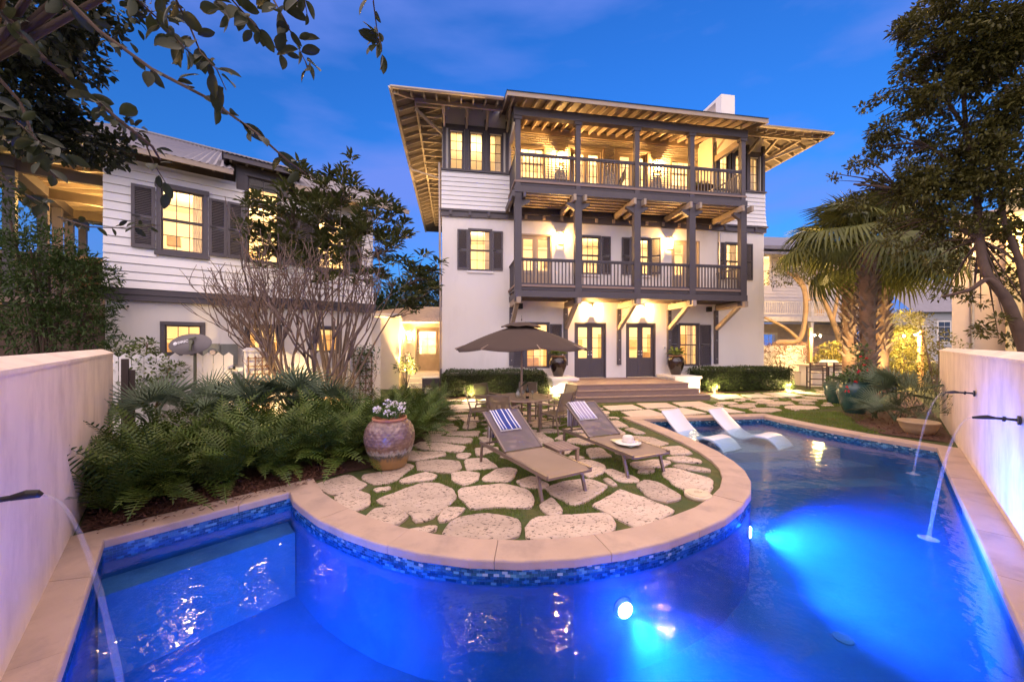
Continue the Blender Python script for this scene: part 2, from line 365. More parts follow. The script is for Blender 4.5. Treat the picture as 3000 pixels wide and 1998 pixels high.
# water line tiles: the nearest 300 single, the rest one strip of small tiles
tile_cols = [(.02,.07,.16),(.05,.17,.33),(.13,.32,.48),(.38,.48,.55),(.03,.11,.20)]
tile_ms = [mat('glass_tile_%d' % i, c, .12, var=.1) for i, c in enumerate(tile_cols)]
TW, TH = .052, .026
unit_tiles = [MB().box(0,TW-.004,0,.006,0,TH-.003).mesh('tile', m) for m in tile_ms]
tl = []
for i in range(n):
    a, b = Vector(POOL[i]), Vector(POOL[(i+1)%n]); L = (b-a).length; d = (b-a)/L
    if i in (33,34,35,36,37): continue
    for r in range(6):
        k = 0; off = (r%2)*TW/2
        while off+k*TW < L-.01:
            p = a+d*(off+k*TW); tl.append((p.x, p.y, -.195+r*TH, math.atan2(d.y,d.x), rng.choices(range(5),(4,5,3,1.2,4))[0])); k += 1
tl.sort(key=lambda t: t[0]**2+t[1]**2+(0 if t[0] > -1.4 else 9))
mb = MB()
for j, (x,y,z,a,m) in enumerate(tl):
    a2 = a
    if j < 300: put('tile', unit_tiles[m], pool, (x,y,z), (0,0,a2)).location = (x-math.sin(a2)*-.0065*0+math.sin(a2)*.0065, y-math.cos(a2)*.0065, z)
    else:
        c, s = math.cos(a), math.sin(a); mb.mi = m; q = TW-.004; h = TH-.003
        w0 = (x+s*.006, y-c*.006)
        mb.add([(w0[0],w0[1],z),(w0[0]+c*q,w0[1]+s*q,z),(w0[0]+c*q,w0[1]+s*q,z+h),(w0[0],w0[1],z+h)], [(0,1,2,3)])
mb.build('tile_band', tile_ms, pool, kind='stuff')
# coping stones
cop = bpy.data.objects.new('pool_coping', None); COL.objects.link(cop); structure(cop)
def coping_stones():
    pts = []     # dense pairs inner/outer with kink flags
    for i in range(n):
        a, b = Vector(POOL[i]), Vector(POOL[(i+1)%n]); A, B = OUT[i], OUT[(i+1)%n]; m = max(1, int((b-a).length/.11))
        for k in range(m): pts.append((a.lerp(b,k/m), A.lerp(B,k/m), i in KINKS and k == 0))
    N = len(pts); run = [0]; cuts = [0]
    acc = 0; target = 1.02
    for i in range(1, N):
        acc += (pts[i][0]-pts[i-1][0]).length
        if pts[i][2] or acc >= target: cuts.append(i); acc = 0
    cuts.append(N)
    for c0, c1 in zip(cuts, cuts[1:]):
        seg = [pts[i % N] for i in range(c0, c1+1)]
        if len(seg) < 2 or (seg[0][0]-seg[-1][0]).length < .05: continue
        g = .006; ins = [s[0].copy() for s in seg]; outs = [s[1].copy() for s in seg]
        for L in (ins, outs):
            d = (L[1]-L[0]).normalized() if (L[1]-L[0]).length > 1e-5 else Vector((0,0)); L[0] += d*g*.5
            d = (L[-2]-L[-1]).normalized() if (L[-2]-L[-1]).length > 1e-5 else Vector((0,0)); L[-1] += d*g*.5
        mb = MB(); k = len(seg); e = .018; z1 = .045+rng.uniform(-.002,.002)
        rows = []
        for a, b in zip(ins, outs):
            d = (b-a).normalized(); a2 = a-d*.025
            rows.append([(a2.x,a2.y,-.038),(a2.x,a2.y,z1-e),(a2.x+d.x*e*.3,a2.y+d.y*e*.3,z1-e*.3),(a2.x+d.x*e,a2.y+d.y*e,z1),(b.x-d.x*.008,b.y-d.y*.008,z1),(b.x,b.y,z1-.01),(b.x,b.y,-.038)])
        vs = [v for r in rows for v in r]; w = 7; fs = []
        for i in range(k-1):
            for j in range(w): fs.append((i*w+j, (i+1)*w+j, (i+1)*w+(j+1)%w, i*w+(j+1)%w))
        fs.append(tuple(range(w))); fs.append(tuple((k-1)*w+j for j in range(w-1,-1,-1)))
        mb.add(vs, fs); mb.build('coping_stone', coping_m, cop)
coping_stones()
# water
water_m = clear('pool_water', (.62,.80,.97), .0, .03, ior=1.33, bumpn=(3.6,.24,(1,1,1)))
def water_body():
    t = water_m.node_tree; v = t.nodes.new('ShaderNodeVolumePrincipled'); v.inputs['Color'].default_value = (.05,.26,1,1); v.inputs['Absorption Color'].default_value = (.10,.42,.97,1); v.inputs['Density'].default_value = .46; v.inputs['Anisotropy'].default_value = .25
    t.links.new(v.outputs[0], t.nodes['Material Output'].inputs['Volume'])
    cx, cyy = 1.6, 5.0; ins = [(p.x,p.y) for p in offset_line(POOL, -.012)]; n_ = len(ins)
    bm = bmesh.new(); a = [bm.verts.new((x,y,WATER_Z)) for x,y in ins]; b = [bm.verts.new((x,y,FLOOR_Z+.0012)) for x,y in ins]
    bm.faces.new(a); bm.faces.new(b[::-1])
    for i in range(n_): bm.faces.new((a[i-1],b[i-1],b[i],a[i]))
    bmesh.ops.recalc_face_normals(bm, faces=bm.faces); bmesh.ops.triangulate(bm, faces=[f for f in bm.faces if len(f.verts) > 4])
    me = bpy.data.meshes.new('pool_water'); bm.to_mesh(me); bm.free(); me.materials.append(water_m); return me
structure(put('pool_water', water_body()))

# pool lamps in the peninsula wall, and one added out of view at left
def spot(name, loc, target, energy, col, size, blend=.6, rad=.06, parent=None):
    d = bpy.data.lights.new(name, 'SPOT'); d.energy = energy; d.color = col; d.spot_size = size; d.spot_blend = blend; d.shadow_soft_size = rad
    o = bpy.data.objects.new(name, d); COL.objects.link(o); o.location = loc
    o.rotation_euler = (Vector(target)-Vector(loc)).to_track_quat('-Z','Y').to_euler(); return o
def point(name, loc, energy, col=(1,.66,.30), rad=.05):
    d = bpy.data.lights.new(name, 'POINT'); d.energy = energy; d.color = col; d.shadow_soft_size = rad
    o = bpy.data.objects.new(name, d); COL.objects.link(o); o.location = loc; return o
BLUE = (.030,.135,1.0)
for i, (x, y, z, dx, dy, lab) in enumerate(((1.06,3.50,-.50,.28,-.96,'round underwater lamp in the pool wall nearest the camera, glaring white'),
                                            (3.09,4.84,-.45,.80,-.60,'round underwater lamp in the right flank of the curved pool wall'),
                                            (-2.02,1.43,-.55,.74,.67,'added underwater lamp, out of view in the pool wall below the left spout'))):
    t = thing('pool_lamp', lab, 'pool light', (x,y,z), math.atan2(dy,dx)-math.pi/2, 'pool lamps')
    d = Vector((dx,dy,0)).normalized()
    t.location = Vector((x,y,z))
    q = MB(); q.tube([(0,-.01,0),(0,.03,0)], [.10,.085], 20); q.build('bezel', mat('steel_ring',(.5,.5,.5),.3,metal=.8), t)
    q = MB(); q.tube([(0,.031,0),(0,.040,0)], [.07,.055], 20); q.build('lens', pool_glow, t)
    L = Vector((x,y,z))+d*.10
    spot('pool_beam', L+d*.1, L+(d*2+Vector((0,0,-.25)), Vector((2.3,-.9,-.30)), Vector((-.1,3,-1.25)))[i], (330, 1100, 560)[i], BLUE, R((112,112,104)[i]), 1, .06)
    point('pool_lamp_bulb', L+d*.12, (6, 4, 22)[i], BLUE, .05)

# ------------------------------------------------------------------ patio: traced flagstones, cast slabs, filler stones
def zp(o, s, x, y): return ground(o[0]+x/s, o[1]+y/s, .03)
ZB, ZC, ZE, ZF = ((800,1300),2.246), ((1600,1150),2.246), ((1050,1100),3.92), ((1750,1050),2.944)
TR = [(ZB, s) for s in [
 [(285,262),(490,200),(600,262),(520,310),(430,328),(300,290)],[(415,345),(540,302),(615,330),(620,390),(530,435),(440,400)],
 [(590,200),(720,185),(850,122),(925,140),(800,235),(700,258),(600,225)],[(830,80),(900,48),(1125,55),(1130,72),(940,105),(830,95)],
 [(845,235),(1000,185),(1070,205),(1040,230),(860,250)],[(665,290),(760,278),(765,292),(690,305)],
 [(680,365),(880,290),(990,255),(1090,258),(1180,305),(1190,350),(1110,420),(1050,470),(930,500),(915,445),(780,405)],
 [(610,490),(670,425),(800,420),(875,470),(820,510),(720,535)],[(1130,420),(1265,420),(1210,465),(1100,500)],[(840,570),(1070,535),(1050,565),(900,590)],
 [(950,115),(1075,100),(1220,112),(1225,160),(1160,182),(960,165)],[(1175,190),(1250,180),(1355,190),(1340,225),(1255,265),(1200,235)],
 [(1270,100),(1400,92),(1470,148),(1280,165)],[(1385,220),(1470,165),(1560,155),(1600,165),(1555,240),(1400,235)],
 [(1235,290),(1330,285),(1500,262),(1665,300),(1695,345),(1680,412),(1480,400),(1310,418),(1245,340)],
 [(1125,610),(1160,520),(1200,490),(1400,465),(1600,490),(1600,600),(1490,620),(1220,618)],[(1670,545),(1740,480),(2180,452),(2246,520),(2240,560),(2050,600),(1700,625)],
 [(1760,400),(1830,350),(1870,410),(1900,450),(1810,460)],[(1815,290),(1900,250),(2080,230),(2190,270),(2100,340),(1990,395),(1840,325)],
 [(1610,240),(1700,210),(1800,260),(1790,285),(1650,275)]]]
TR += [(ZC, s) for s in [
 [(315,740),(490,637),(640,690),(830,770),(720,830),(590,880),(530,840),(430,790)],[(600,600),(650,575),(760,600),(870,665),(875,690),(790,710),(700,690)],
 [(375,570),(410,560),(465,600),(430,605)],[(385,510),(440,500),(600,560),(610,580),(490,575)],[(770,500),(840,495),(1075,560),(1080,610),(1040,655),(920,640),(840,590),(780,540)],
 [(840,475),(900,470),(1070,500),(1075,515),(930,500)],[(790,425),(900,418),(1010,440),(1000,455),(870,450)],[(765,360),(870,350),(960,395),(830,405)],
 [(470,300),(560,283),(680,290),(800,330),(720,355),(640,355)],[(520,240),(570,232),(650,265),(590,270)],[(365,190),(470,180),(540,220),(460,225)],[(400,240),(470,232),(515,265),(470,290),(430,285)],
 [(180,440),(300,440),(375,470),(370,520),(280,550),(215,500)],[(265,370),(350,360),(430,415),(300,425)],[(560,460),(700,440),(815,450),(760,480),(600,490)]]]
TR += [(ZE, s) for s in [
 [(615,810),(720,760),(1000,780),(1225,810),(1150,870),(760,840)],[(760,715),(840,695),(1290,715),(1290,765),(1180,775),(800,750)],[(755,670),(840,640),(1000,655),(900,690),(770,690)],
 [(1010,680),(1060,640),(1385,635),(1360,690)],[(915,600),(960,575),(1120,575),(1135,605),(1060,635),(930,625)],[(820,490),(870,460),(975,462),(960,490),(850,525)],[(920,525),(990,525),(990,545),(925,550)],
 [(1010,490),(1090,480),(1160,495),(1070,512)],[(830,550),(930,550),(920,570),(830,580)],[(1010,550),(1090,548),(1080,565),(1010,562)],[(1170,480),(1360,470),(1380,520),(1230,530)],
 [(1215,545),(1350,540),(1340,590),(1240,615),(1215,590)],[(850,425),(960,415),(1010,435),(870,448)],[(1025,470),(1130,450),(1300,445),(1250,465)],[(1070,400),(1180,390),(1280,405),(1150,420)],
 [(1380,705),(1520,695),(1545,770),(1560,790),(1450,795),(1430,740)],[(1340,830),(1600,820),(1590,850),(1400,905),(1370,910)],[(1145,900),(1180,885),(1290,890),(1240,935),(1150,935)],
 [(1970,660),(2090,655),(2235,740),(2200,775),(2040,770)],[(2255,725),(2300,690),(2352,680),(2352,735)],[(1930,615),(2050,620),(2020,640),(1930,640)],[(2090,620),(2200,605),(2352,640),(2100,655)]]]
SL = [(ZE, s) for s in [[(780,355),(975,335),(955,395),(830,405)],[(735,290),(950,275),(935,325),(790,335)],[(1040,335),(1410,325),(1410,380),(1050,388)]]]
SL += [(ZC, s) for s in [[(370,88),(565,78),(645,108),(420,116)],[(595,72),(790,68),(870,98),(665,105)],[(830,65),(1010,58),(1110,90),(890,92)],[(490,125),(680,110),(810,152),(560,160)],
 [(735,110),(900,100),(1060,135),(850,150)],[(960,95),(1140,92),(1310,130),(1110,135)]]]
SL += [(ZF, s) for s in [[(965,320),(1195,310),(1280,340),(1050,355)],[(1235,312),(1400,305),(1560,335),(1320,340)],[(1425,300),(1590,293),(1790,322),(1590,335)],[(1700,292),(1830,290),(2000,318),(1860,315)],
 [(1580,268),(1700,262),(1790,280),(1640,285)]]]
patio = bpy.data.objects.new('patio', None); COL.objects.link(patio); structure(patio)
STONES = []
def ragged(poly, step=.085, amp=.026):
    out = []; m = len(poly)
    for i in range(m):
        a, b = Vector(poly[i]), Vector(poly[(i+1)%m]); k = max(1, int((b-a).length/step))
        for j in range(k):
            p = a.lerp(b, j/k); nn = Vector((-(b-a).y,(b-a).x)); nn = nn.normalized() if nn.length else nn
            out.append(p+nn*rng.uniform(-amp,amp))
    # one corner cutting pass rounds the traced corners
    q = []
    for i in range(len(out)):
        a, b, c = out[i-1], out[i], out[(i+1)%len(out)]; q.append(b*.6+(a+c)*.2)
    return [(p.x,p.y) for p in q]
def area(p): return sum(p[i][0]*p[(i+1)%len(p)][1]-p[(i+1)%len(p)][0]*p[i][1] for i in range(len(p)))/2
def add_stone(poly, name='flagstone', m=coral, rag=True, grow=0):
    if area(poly) < 0: poly = poly[::-1]
    if rag and grow:
        c_ = Vector((sum(p[0] for p in poly)/len(poly), sum(p[1] for p in poly)/len(poly))); poly = [tuple(c_+(Vector(p)-c_)*(1+grow/max(.08,(Vector(p)-c_).length))) for p in poly]
    STONES.append(poly)
    q = ragged(poly) if rag else poly
    cx = sum(p[0] for p in q)/len(q); cyy = sum(p[1] for p in q)/len(q)
    mbx = MB().prism([(p[0]-cx,p[1]-cyy) for p in q], -.04, .034+rng.uniform(-.006,.006), inset=.022 if rag else .008, drop=.014 if rag else .006)
    mbx.build(name, m, patio, loc=(cx,cyy,0))
for z, s in SL: add_stone([zp(*z, x, y) for x, y in s], 'paving_slab', slab_m, False)
for z, s in TR: add_stone([zp(*z, x, y) for x, y in s], grow=.045)
# filler stones over the rest of the terrace
HA = Vector((-2.86,15.06)); HU = Vector((math.cos(R(9)),math.sin(R(9)))); HW = Vector((-HU.y,HU.x))
def h2(u, w): p = HA+HU*u+HW*w; return (p.x,p.y)
TERR = [(-1.75,6.3),(-1.75,8.5),(-2.4,11.5),(-3.3,13.7),(-2.4,13.3),(1.6,13.9),(1.9,11.9),(7.6,13.0),(8.0,14.6),(12.0,15.9),(16,17.5),(16.5,16.2),(13.2,14.0),(11.2,12.3),(9.3,11.2),(7.35,10.6),(3.0,10.3),(2.9,8.0),(3.1,6.4),(2.5,5.0),(.2,3.9),(-2,4.6)]
def stone_hit(poly, gap):
    pts = [Vector(p) for p in poly]; c = sum(pts, Vector((0,0)))/len(pts); t = pts+[c]+[c.lerp(p,.5) for p in pts]+[pts[i].lerp(pts[(i+1)%len(pts)],.5) for i in range(len(pts))]
    big = [c+(p-c)*(1+gap/max(.05,(p-c).length)) for p in t]
    rad = max((p-c).length for p in pts)
    for s in STONES:
        sc_ = Vector((sum(p[0] for p in s)/len(s), sum(p[1] for p in s)/len(s))); sr = max((Vector(p)-sc_).length for p in s)
        if (c-sc_).length > rad+sr+gap: continue
        if any(inside_poly(p, s) for p in big): return True
        if any(inside_poly(p, [tuple(b) for b in big[:len(pts)]]) for p in s): return True
    return False
for tries, (sw, sh) in ((1600,(.58,.36)),(1800,(.42,.27)),(2200,(.27,.18)),(1600,(.17,.11))):
    for _ in range(tries):
        x, y = rng.uniform(-3.2,16), rng.uniform(3.8,17)
        if not inside_poly((x,y), TERR): continue
        a0 = rng.uniform(-.35,.35)+.15; k = rng.choice((5,6,6,7)); w, h = sw*rng.uniform(.8,1.25), sh*rng.uniform(.8,1.2)
        poly = []
        for j in range(k):
            a = 2*math.pi*(j+rng.uniform(-.25,.25))/k; px, py = w*math.cos(a)*rng.uniform(.85,1.1), h*math.sin(a)*rng.uniform(.85,1.1)
            poly.append((x+px*math.cos(a0)-py*math.sin(a0), y+px*math.sin(a0)+py*math.cos(a0)))
        if all(inside_poly(p, TERR) for p in poly) and not stone_hit(poly, .035): add_stone(poly)
# grass between the stones
def grass():
    V = []; cells = {}
    for s in STONES:
        xs = [p[0] for p in s]; ys = [p[1] for p in s]
        for gx in range(int(math.floor(min(xs))), int(math.floor(max(xs)))+1):
            for gy in range(int(math.floor(min(ys))), int(math.floor(max(ys)))+1): cells.setdefault((gx,gy), []).append(s)
    outp = [(p.x,p.y) for p in OUT]
    G2 = [(6.95,10.6),(9.6,11.0),(10.0,10.2),(8.6,9.3),(8.6,8.4),(8.1,8.3),(7.8,9.2)]
    pts = []
    def fill(poly, dens):
        xs = [p[0] for p in poly]; ys = [p[1] for p in poly]
        A = (max(xs)-min(xs))*(max(ys)-min(ys))
        for _ in range(int(A*3200)):
            x, y = rng.uniform(min(xs),max(xs)), rng.uniform(min(ys),max(ys))
            d = 1 if y < 6 else (6/y)**1.3*.9
            if rng.random() > d*dens: continue
            if not inside_poly((x,y), poly) or inside_poly((x,y), outp): continue
            if any(inside_poly((x,y), s) for s in cells.get((math.floor(x),math.floor(y)), ())): continue
            if math.sin(x*2.3+1)*math.sin(y*1.9+x)+math.sin(x*5.1)*.4 > .95 and rng.random() < .8: continue
            pts.append((x,y))
    fill(TERR, 1.0); fill(G2, .8)
    P = np.array(pts); N = len(P); h = nrg.uniform(.018,.05,N)*np.where(P[:,1] > 7, 1.25, 1); a = nrg.uniform(0,6.28,N); lean = nrg.uniform(.1,.7,N)*h
    w = np.where(P[:,1] > 7, .007, .0042); b = a+nrg.uniform(-1,1,N)
    base = np.stack([P[:,0],P[:,1],np.zeros(N)],1)
    p0 = base+np.stack([np.cos(a)*w,np.sin(a)*w,np.zeros(N)],1); p1 = base-np.stack([np.cos(a)*w,np.sin(a)*w,np.zeros(N)],1)
    p2 = base+np.stack([-np.sin(b)*lean,np.cos(b)*lean,h],1)
    V = np.stack([p0,p1,p2],1).reshape(-1,3); F = np.arange(3*N).reshape(-1,3)
    o = put('grass', fast_mesh('grass', V, F, grass_m)); tag(o, 'short green grass growing in the joints between the flagstones', 'grass', kind='stuff')
grass()
# planting beds with bark mulch
def bed(name, poly, z=.02, lab=None):
    mb = MB(); mb.add([(x,y,z) for x,y in poly], [tuple(range(len(poly)))]); structure(mb.build(name, mulch_m))
BED_L = [(-4.55,3.86),(-3.25,5.12),(-2.95,5.33),(-2.55,5.75),(-1.85,6.25),(-1.72,7.2),(-1.75,8.6),(-2.35,11.5),(-3.2,13.6),(-5.0,12.0),(-8.2,8.6),(-7.6,6.95)]
BED_R = [(8.25,8.2),(8.9,7.42),(11.9,10.35),(16.5,15.2),(16,16.3),(12.6,13.4),(10.9,11.7),(9.7,10.9),(9.2,10.0),(8.5,9.0)]
bed('planting_bed', BED_L); bed('planting_bed', BED_R)
bed('planting_bed', [h2(-.1,-1.6),h2(4.1,-1.6),h2(4.1,0),h2(-.1,0)]); bed('planting_bed', [h2(10.3,-1.7),h2(15.2,-1.7),h2(15.4,0),h2(10.3,0)])
# loose bark chips and dry leaves on the bed's front strip
P = []
for _ in range(4200):
    t = rng.random(); a = Vector((-4.5,3.9)).lerp(Vector((-2.6,5.75)), t); q = a+Vector((-.72,.69))*rng.uniform(-.28 if rng.random() < .12 else 0,.65); P.append((q.x,q.y,.035 if inside_poly(q, BED_L) else .055))
for _ in range(2600):
    q = (rng.uniform(8.2,12.5),rng.uniform(7.4,11.6))
    if inside_poly(q, BED_R): P.append((*q,.035))
P = np.array(P); N = len(P); LV, LF = leaf_quad(.3,.1); D = rdirs(N); D[:,2] *= .25
V, F = scatter(LV, LF, P, D, nrg.uniform(.03,.085,N), nrg.uniform(-.5,.5,N))
tag(put('bark_chips', fast_mesh('bark_chips', V, F, mat('bark_chip',(.13,.055,.035),.9,var=.4,scale=9))), 'reddish bark chips and dry leaves strewn over the planting beds', 'mulch', kind='stuff')

# round skimmer lid in the grass by the coping
sx, sy = ground(2045,1457)
t = thing('skimmer_lid', 'round cream skimmer lid set in the grass beside the pool coping', 'lid', (sx,sy,.0))
lm = mat('lid_plastic', (.62,.50,.36), .5)
MB().lathe([(.165,0),(.165,.05),(.155,.056)], 32).build('rim', lm, t, True)
q = MB(); q.lathe([(.13,.050),(.13,.064),(.11,.067)], 32); q.bar((-.05,0,.07),(.05,0,.07),.015,.012); q.bar((-.03,.04,.07),(.03,.04,.07),.012,.01); q.build('cover', lm, t)

# ------------------------------------------------------------------ garden walls with water spouts
def garden_wall(p0, p1, thick_dir, lab, near_h=1.83):
    a, b = Vector(p0), Vector(p1); L = (b-a).length; ang = math.atan2((b-a).y,(b-a).x)
    t = thing('garden_wall', lab, 'wall', (a.x,a.y,0), ang)
    s = thick_dir; T = .30
    q = MB(); y0, y1 = sorted((0, s*T)); q.box(0,L,y0,y1,-.3,near_h-.01); q.build('wall', wall_m, t)
    q = MB(); o = .012; prof = [(-s*o,near_h-.012),(-s*o,near_h+.02),(s*T*.42,near_h+.085),(s*T*.58,near_h+.085),(s*(T+o),near_h+.02),(s*(T+o),near_h-.012)]
    vs = [(x,y,z) for x in (-o,L+o) for y,z in prof]; k = len(prof)
    q.add(vs, [(i,(i+1)%k,k+(i+1)%k,k+i) for i in range(k)]+[tuple(range(k)),tuple(range(2*k-1,k-1,-1))]); q.build('coping', wall_m, t)
    return t
garden_wall((.47,-1.5), (-7.50,6.93), 1, 'pale stucco garden wall along the left side of the pool')
garden_wall((-.2,-1.40), (11.75,10.13), -1, 'pale stucco garden wall along the right side of the pool')
# thin dark gap at the foot of each wall
jet_m = veil('falling_water', (.85,.85,.95), .07, .03); splash_m = veil('splash_foam', (.85,.88,1), .12, .02)
def spout(base, nrm, lab, jl, z=1.26, reach=.30, dw=.34):
    nrm = Vector((*nrm,0)).normalized(); ang = math.atan2(nrm.y,nrm.x)
    t = thing('water_spout', lab, 'water spout', (base[0],base[1],z), ang, 'water spouts on the garden walls')
    q = MB(); q.tube([(.0,0,0),(.02,0,0)],[.045,.045],14); q.build('rose', black_iron, t)
    q = MB(); q.tube([(.0,0,0),(.07,0,.004),(.16,0,.002)],[.016,.013,.013],10); q.tube([(.09,0,.0),(.11,0,.003)],[.026,.026],10); q.build('pipe', black_iron, t)
    q = MB(); q.tube([(.155,0,.002),(.20,0,.006),(.235,0,.0),(reach,0,-.012)],[.014,.022,.02,.011],10); q.build('nozzle', black_iron, t)
    j = thing('water_jet', jl, 'water jet', (base[0],base[1],0), ang, 'jets arcing from the spouts')
    q = MB(); pts = []; rs = []
    for i in range(15):
        f = i/14; pts.append((reach+dw*f, 0, z-.012-(z-WATER_Z)*f*f*1.0)); rs.append((.004+.014*f)*(1+.15*math.sin(i*2.3)))
    q.tube(pts, rs, 8); q.build('stream', jet_m, j, True)
    q = MB(); q.lathe([(.085,0),(.06,.004),(.035,.012),(.015,.03)], 14); q.build('splash', splash_m, j, True, loc=(reach+dw,0,WATER_Z+.003))
spout((7.02,5.585), (-.695,.72), 'black iron spout on the right garden wall, farther from the camera', 'thin jet of water arcing from the farther spout of the right wall')
spout((4.97,3.60), (-.695,.72), 'black iron spout on the right garden wall, nearest the camera', 'jet of water falling from the nearer spout of the right wall', dw=.30)
spout((-2.53,1.67), (.726,.687), 'black iron spout on the left garden wall', 'jet of water arcing into the pool from the left wall spout', reach=.25, dw=.30)
# ------------------------------------------------------------------ building kit (local u along the facade, w into the house, z up)
UNIT_PANE = MB().box(-.5,.5,-.5,.5,-.5,.5).mesh('pane', glass)
def wall_holes(mb, u0, u1, z0, z1, holes, w=0, t=.2):
    us = sorted({u0,u1,*[h[i] for h in holes for i in (0,1)]}); zs = sorted({z0,z1,*[h[i] for h in holes for i in (2,3)]})
    us = [u for u in us if u0 <= u <= u1]; zs = [z for z in zs if z0 <= z <= z1]
    ish = lambda a,b,c,d: any(h[0]-1e-6 <= a and b <= h[1]+1e-6 and h[2]-1e-6 <= c and d <= h[3]+1e-6 for h in holes)
    for a,b in zip(us,us[1:]):
        for c,d in zip(zs,zs[1:]):
            if not ish(a,b,c,d):
                mb.add([(a,w,c),(b,w,c),(b,w,d),(a,w,d)],[(0,1,2,3)]); mb.add([(a,w+t,c),(b,w+t,c),(b,w+t,d),(a,w+t,d)],[(3,2,1,0)])
    for a,b,c,d in holes:
        mb.add([(a,w,c),(a,w+t,c),(b,w+t,c),(b,w,c),(a,w,d),(a,w+t,d),(b,w+t,d),(b,w,d)],[(0,1,2,3),(7,6,5,4),(0,4,5,1),(2,6,7,3)])
    mb.add([(u0,w,z0),(u0,w+t,z0),(u0,w+t,z1),(u0,w,z1),(u1,w,z0),(u1,w+t,z0),(u1,w+t,z1),(u1,w,z1)],[(3,2,1,0),(4,5,6,7),(3,7,6,2),(0,1,5,4)])
def planks(parent, u0, u1, z0, z1, holes=(), w=0, h=.19, m=None, flare=0, name='siding_plank'):
    z = z0
    while z < z1-.03:
        zt = min(z+h, z1); ze = zt-.012; segs = [(u0,u1)]
        for a,b,c,d in holes:
            if c < zt-.01 and d > z+.01:
                segs = [s for x,y in segs for s in ((x,min(y,a)),(max(x,b),y)) if s[1]-s[0] > .03]
        fl = flare*max(0, 1-(z-z0)/(h*4.5))**2
        ft = flare*max(0, 1-(zt-z0)/(h*4.5))**2
        for a,b in segs:
            q = MB(); q.add([(a,w-.042-fl,z),(b,w-.042-fl,z),(b,w+.01,z),(a,w+.01,z),(a,w-.012-ft,ze),(b,w-.012-ft,ze),(b,w+.01,ze),(a,w+.01,ze)],
                            [(0,3,2,1),(4,5,6,7),(0,1,5,4),(1,2,6,5),(2,3,7,6),(3,0,4,7)])
            q.build(name, m or siding_m, parent)
        z = zt
def window(parent, u0, u1, z0, z1, cols=3, rows=(2,2), w=0, fm=None, head=0, sill=True, casing=.085, out=.03, back=.10, m_sill=None):
    fm = fm or trim; uc = (u0+u1)/2; W = u1-u0; Hh = z1-z0; c = casing
    q = MB(); q.box(-W/2,-W/2+c,-out,back,0,Hh); q.box(W/2-c,W/2,-out,back,0,Hh); q.box(-W/2-head,W/2+head,-out-.015,back,Hh-c,Hh+head); q.box(-W/2+c,W/2-c,-out+.01,back,0,c*.7)
    f = q.build('window', fm, parent, loc=(uc,w,z0))
    a, b, lo, hi = -W/2+c, W/2-c, c*.7, Hh-c; y = .055; q = MB(); st = .035
    tot = sum(rows); rh = (hi-lo)/tot; k = 0; bounds = [lo]
    for i, r in enumerate(rows): bounds.append(bounds[-1]+rh*r)
    for i in range(len(rows)):
        yy = y-(.02*i); bz, tz = bounds[i], bounds[i+1]
        q.box(a,a+st,yy-.018,yy+.018,bz,tz); q.box(b-st,b,yy-.018,yy+.018,bz,tz); q.box(a+st,b-st,yy-.018,yy+.018,bz,bz+st); q.box(a+st,b-st,yy-.018,yy+.018,tz-st,tz)
        pa, pb, pz, pt = a+st, b-st, bz+st, tz-st
        for j in range(1,cols): x = pa+(pb-pa)*j/cols; q.box(x-.009,x+.009,yy-.012,yy+.012,pz,pt)
        for j in range(1,rows[i]): zz = pz+(pt-pz)*j/rows[i]; q.box(pa,pb,yy-.0115,yy+.0115,zz-.009,zz+.009)
        for j in range(cols):
            for r in range(rows[i]):
                put('pane', UNIT_PANE, f, (pa+(pb-pa)*(j+.5)/cols, yy, pz+(pt-pz)*(r+.5)/rows[i]), scale=((pb-pa)/cols-.018,.004,(pt-pz)/rows[i]-.018))
    q.build('sash', fm, f)
    if sill: MB().box(-W/2-.04,W/2+.04,-.065,-.0,-.085,-.002).build('sill', m_sill or stucco, f)
    return f
def shutter(parent, u0, u1, z0, z1, w=0, hinge=None, ang=0, m=None):
    m = m or trim; W = u1-u0; Hh = z1-z0
    x0, x1 = (0, W) if hinge == 'L' else ((-W, 0) if hinge == 'R' else (-W/2, W/2)); s = .065; y0, y1 = -.06, -.022
    q = MB(); q.box(x0,x0+s,y0,y1,0,Hh); q.box(x1-s,x1,y0,y1,0,Hh); q.box(x0+s,x1-s,y0+.002,y1-.002,0,s*1.3); q.box(x0+s,x1-s,y0+.002,y1-.002,Hh-s,Hh); q.box(x0+s,x1-s,y0+.002,y1-.002,Hh*.5-s/2,Hh*.5+s/2)
    px = u0 if hinge == 'L' else (u1 if hinge == 'R' else (u0+u1)/2)
    f = q.build('shutter', m, parent, loc=(px,w,z0), rot=(0,0,ang))
    q = MB(); nL = int(Hh/.046)
    for i in range(nL):
        z = s*1.3+(Hh-s*2.3)*(i+.5)/nL
        if abs(z-Hh/2) < s/2+.012: continue
        q.add([(x0+s,y0+.006,z-.02),(x1-s,y0+.006,z-.02),(x1-s,y1-.004,z+.016),(x0+s,y1-.004,z+.016)], [(0,1,2,3)])
    q.build('louvre', m, f, kind='stuff')
    q = MB(); q.bar((x0+.02,y0-.01,Hh*.5),(x0+.16,y0-.01,Hh*.5),.012,.035) if hinge != 'L' else q.bar((x1-.16,y0-.01,Hh*.5),(x1-.02,y0-.01,Hh*.5),.012,.035)
    q.build('shutter_latch', black_iron, f); return f
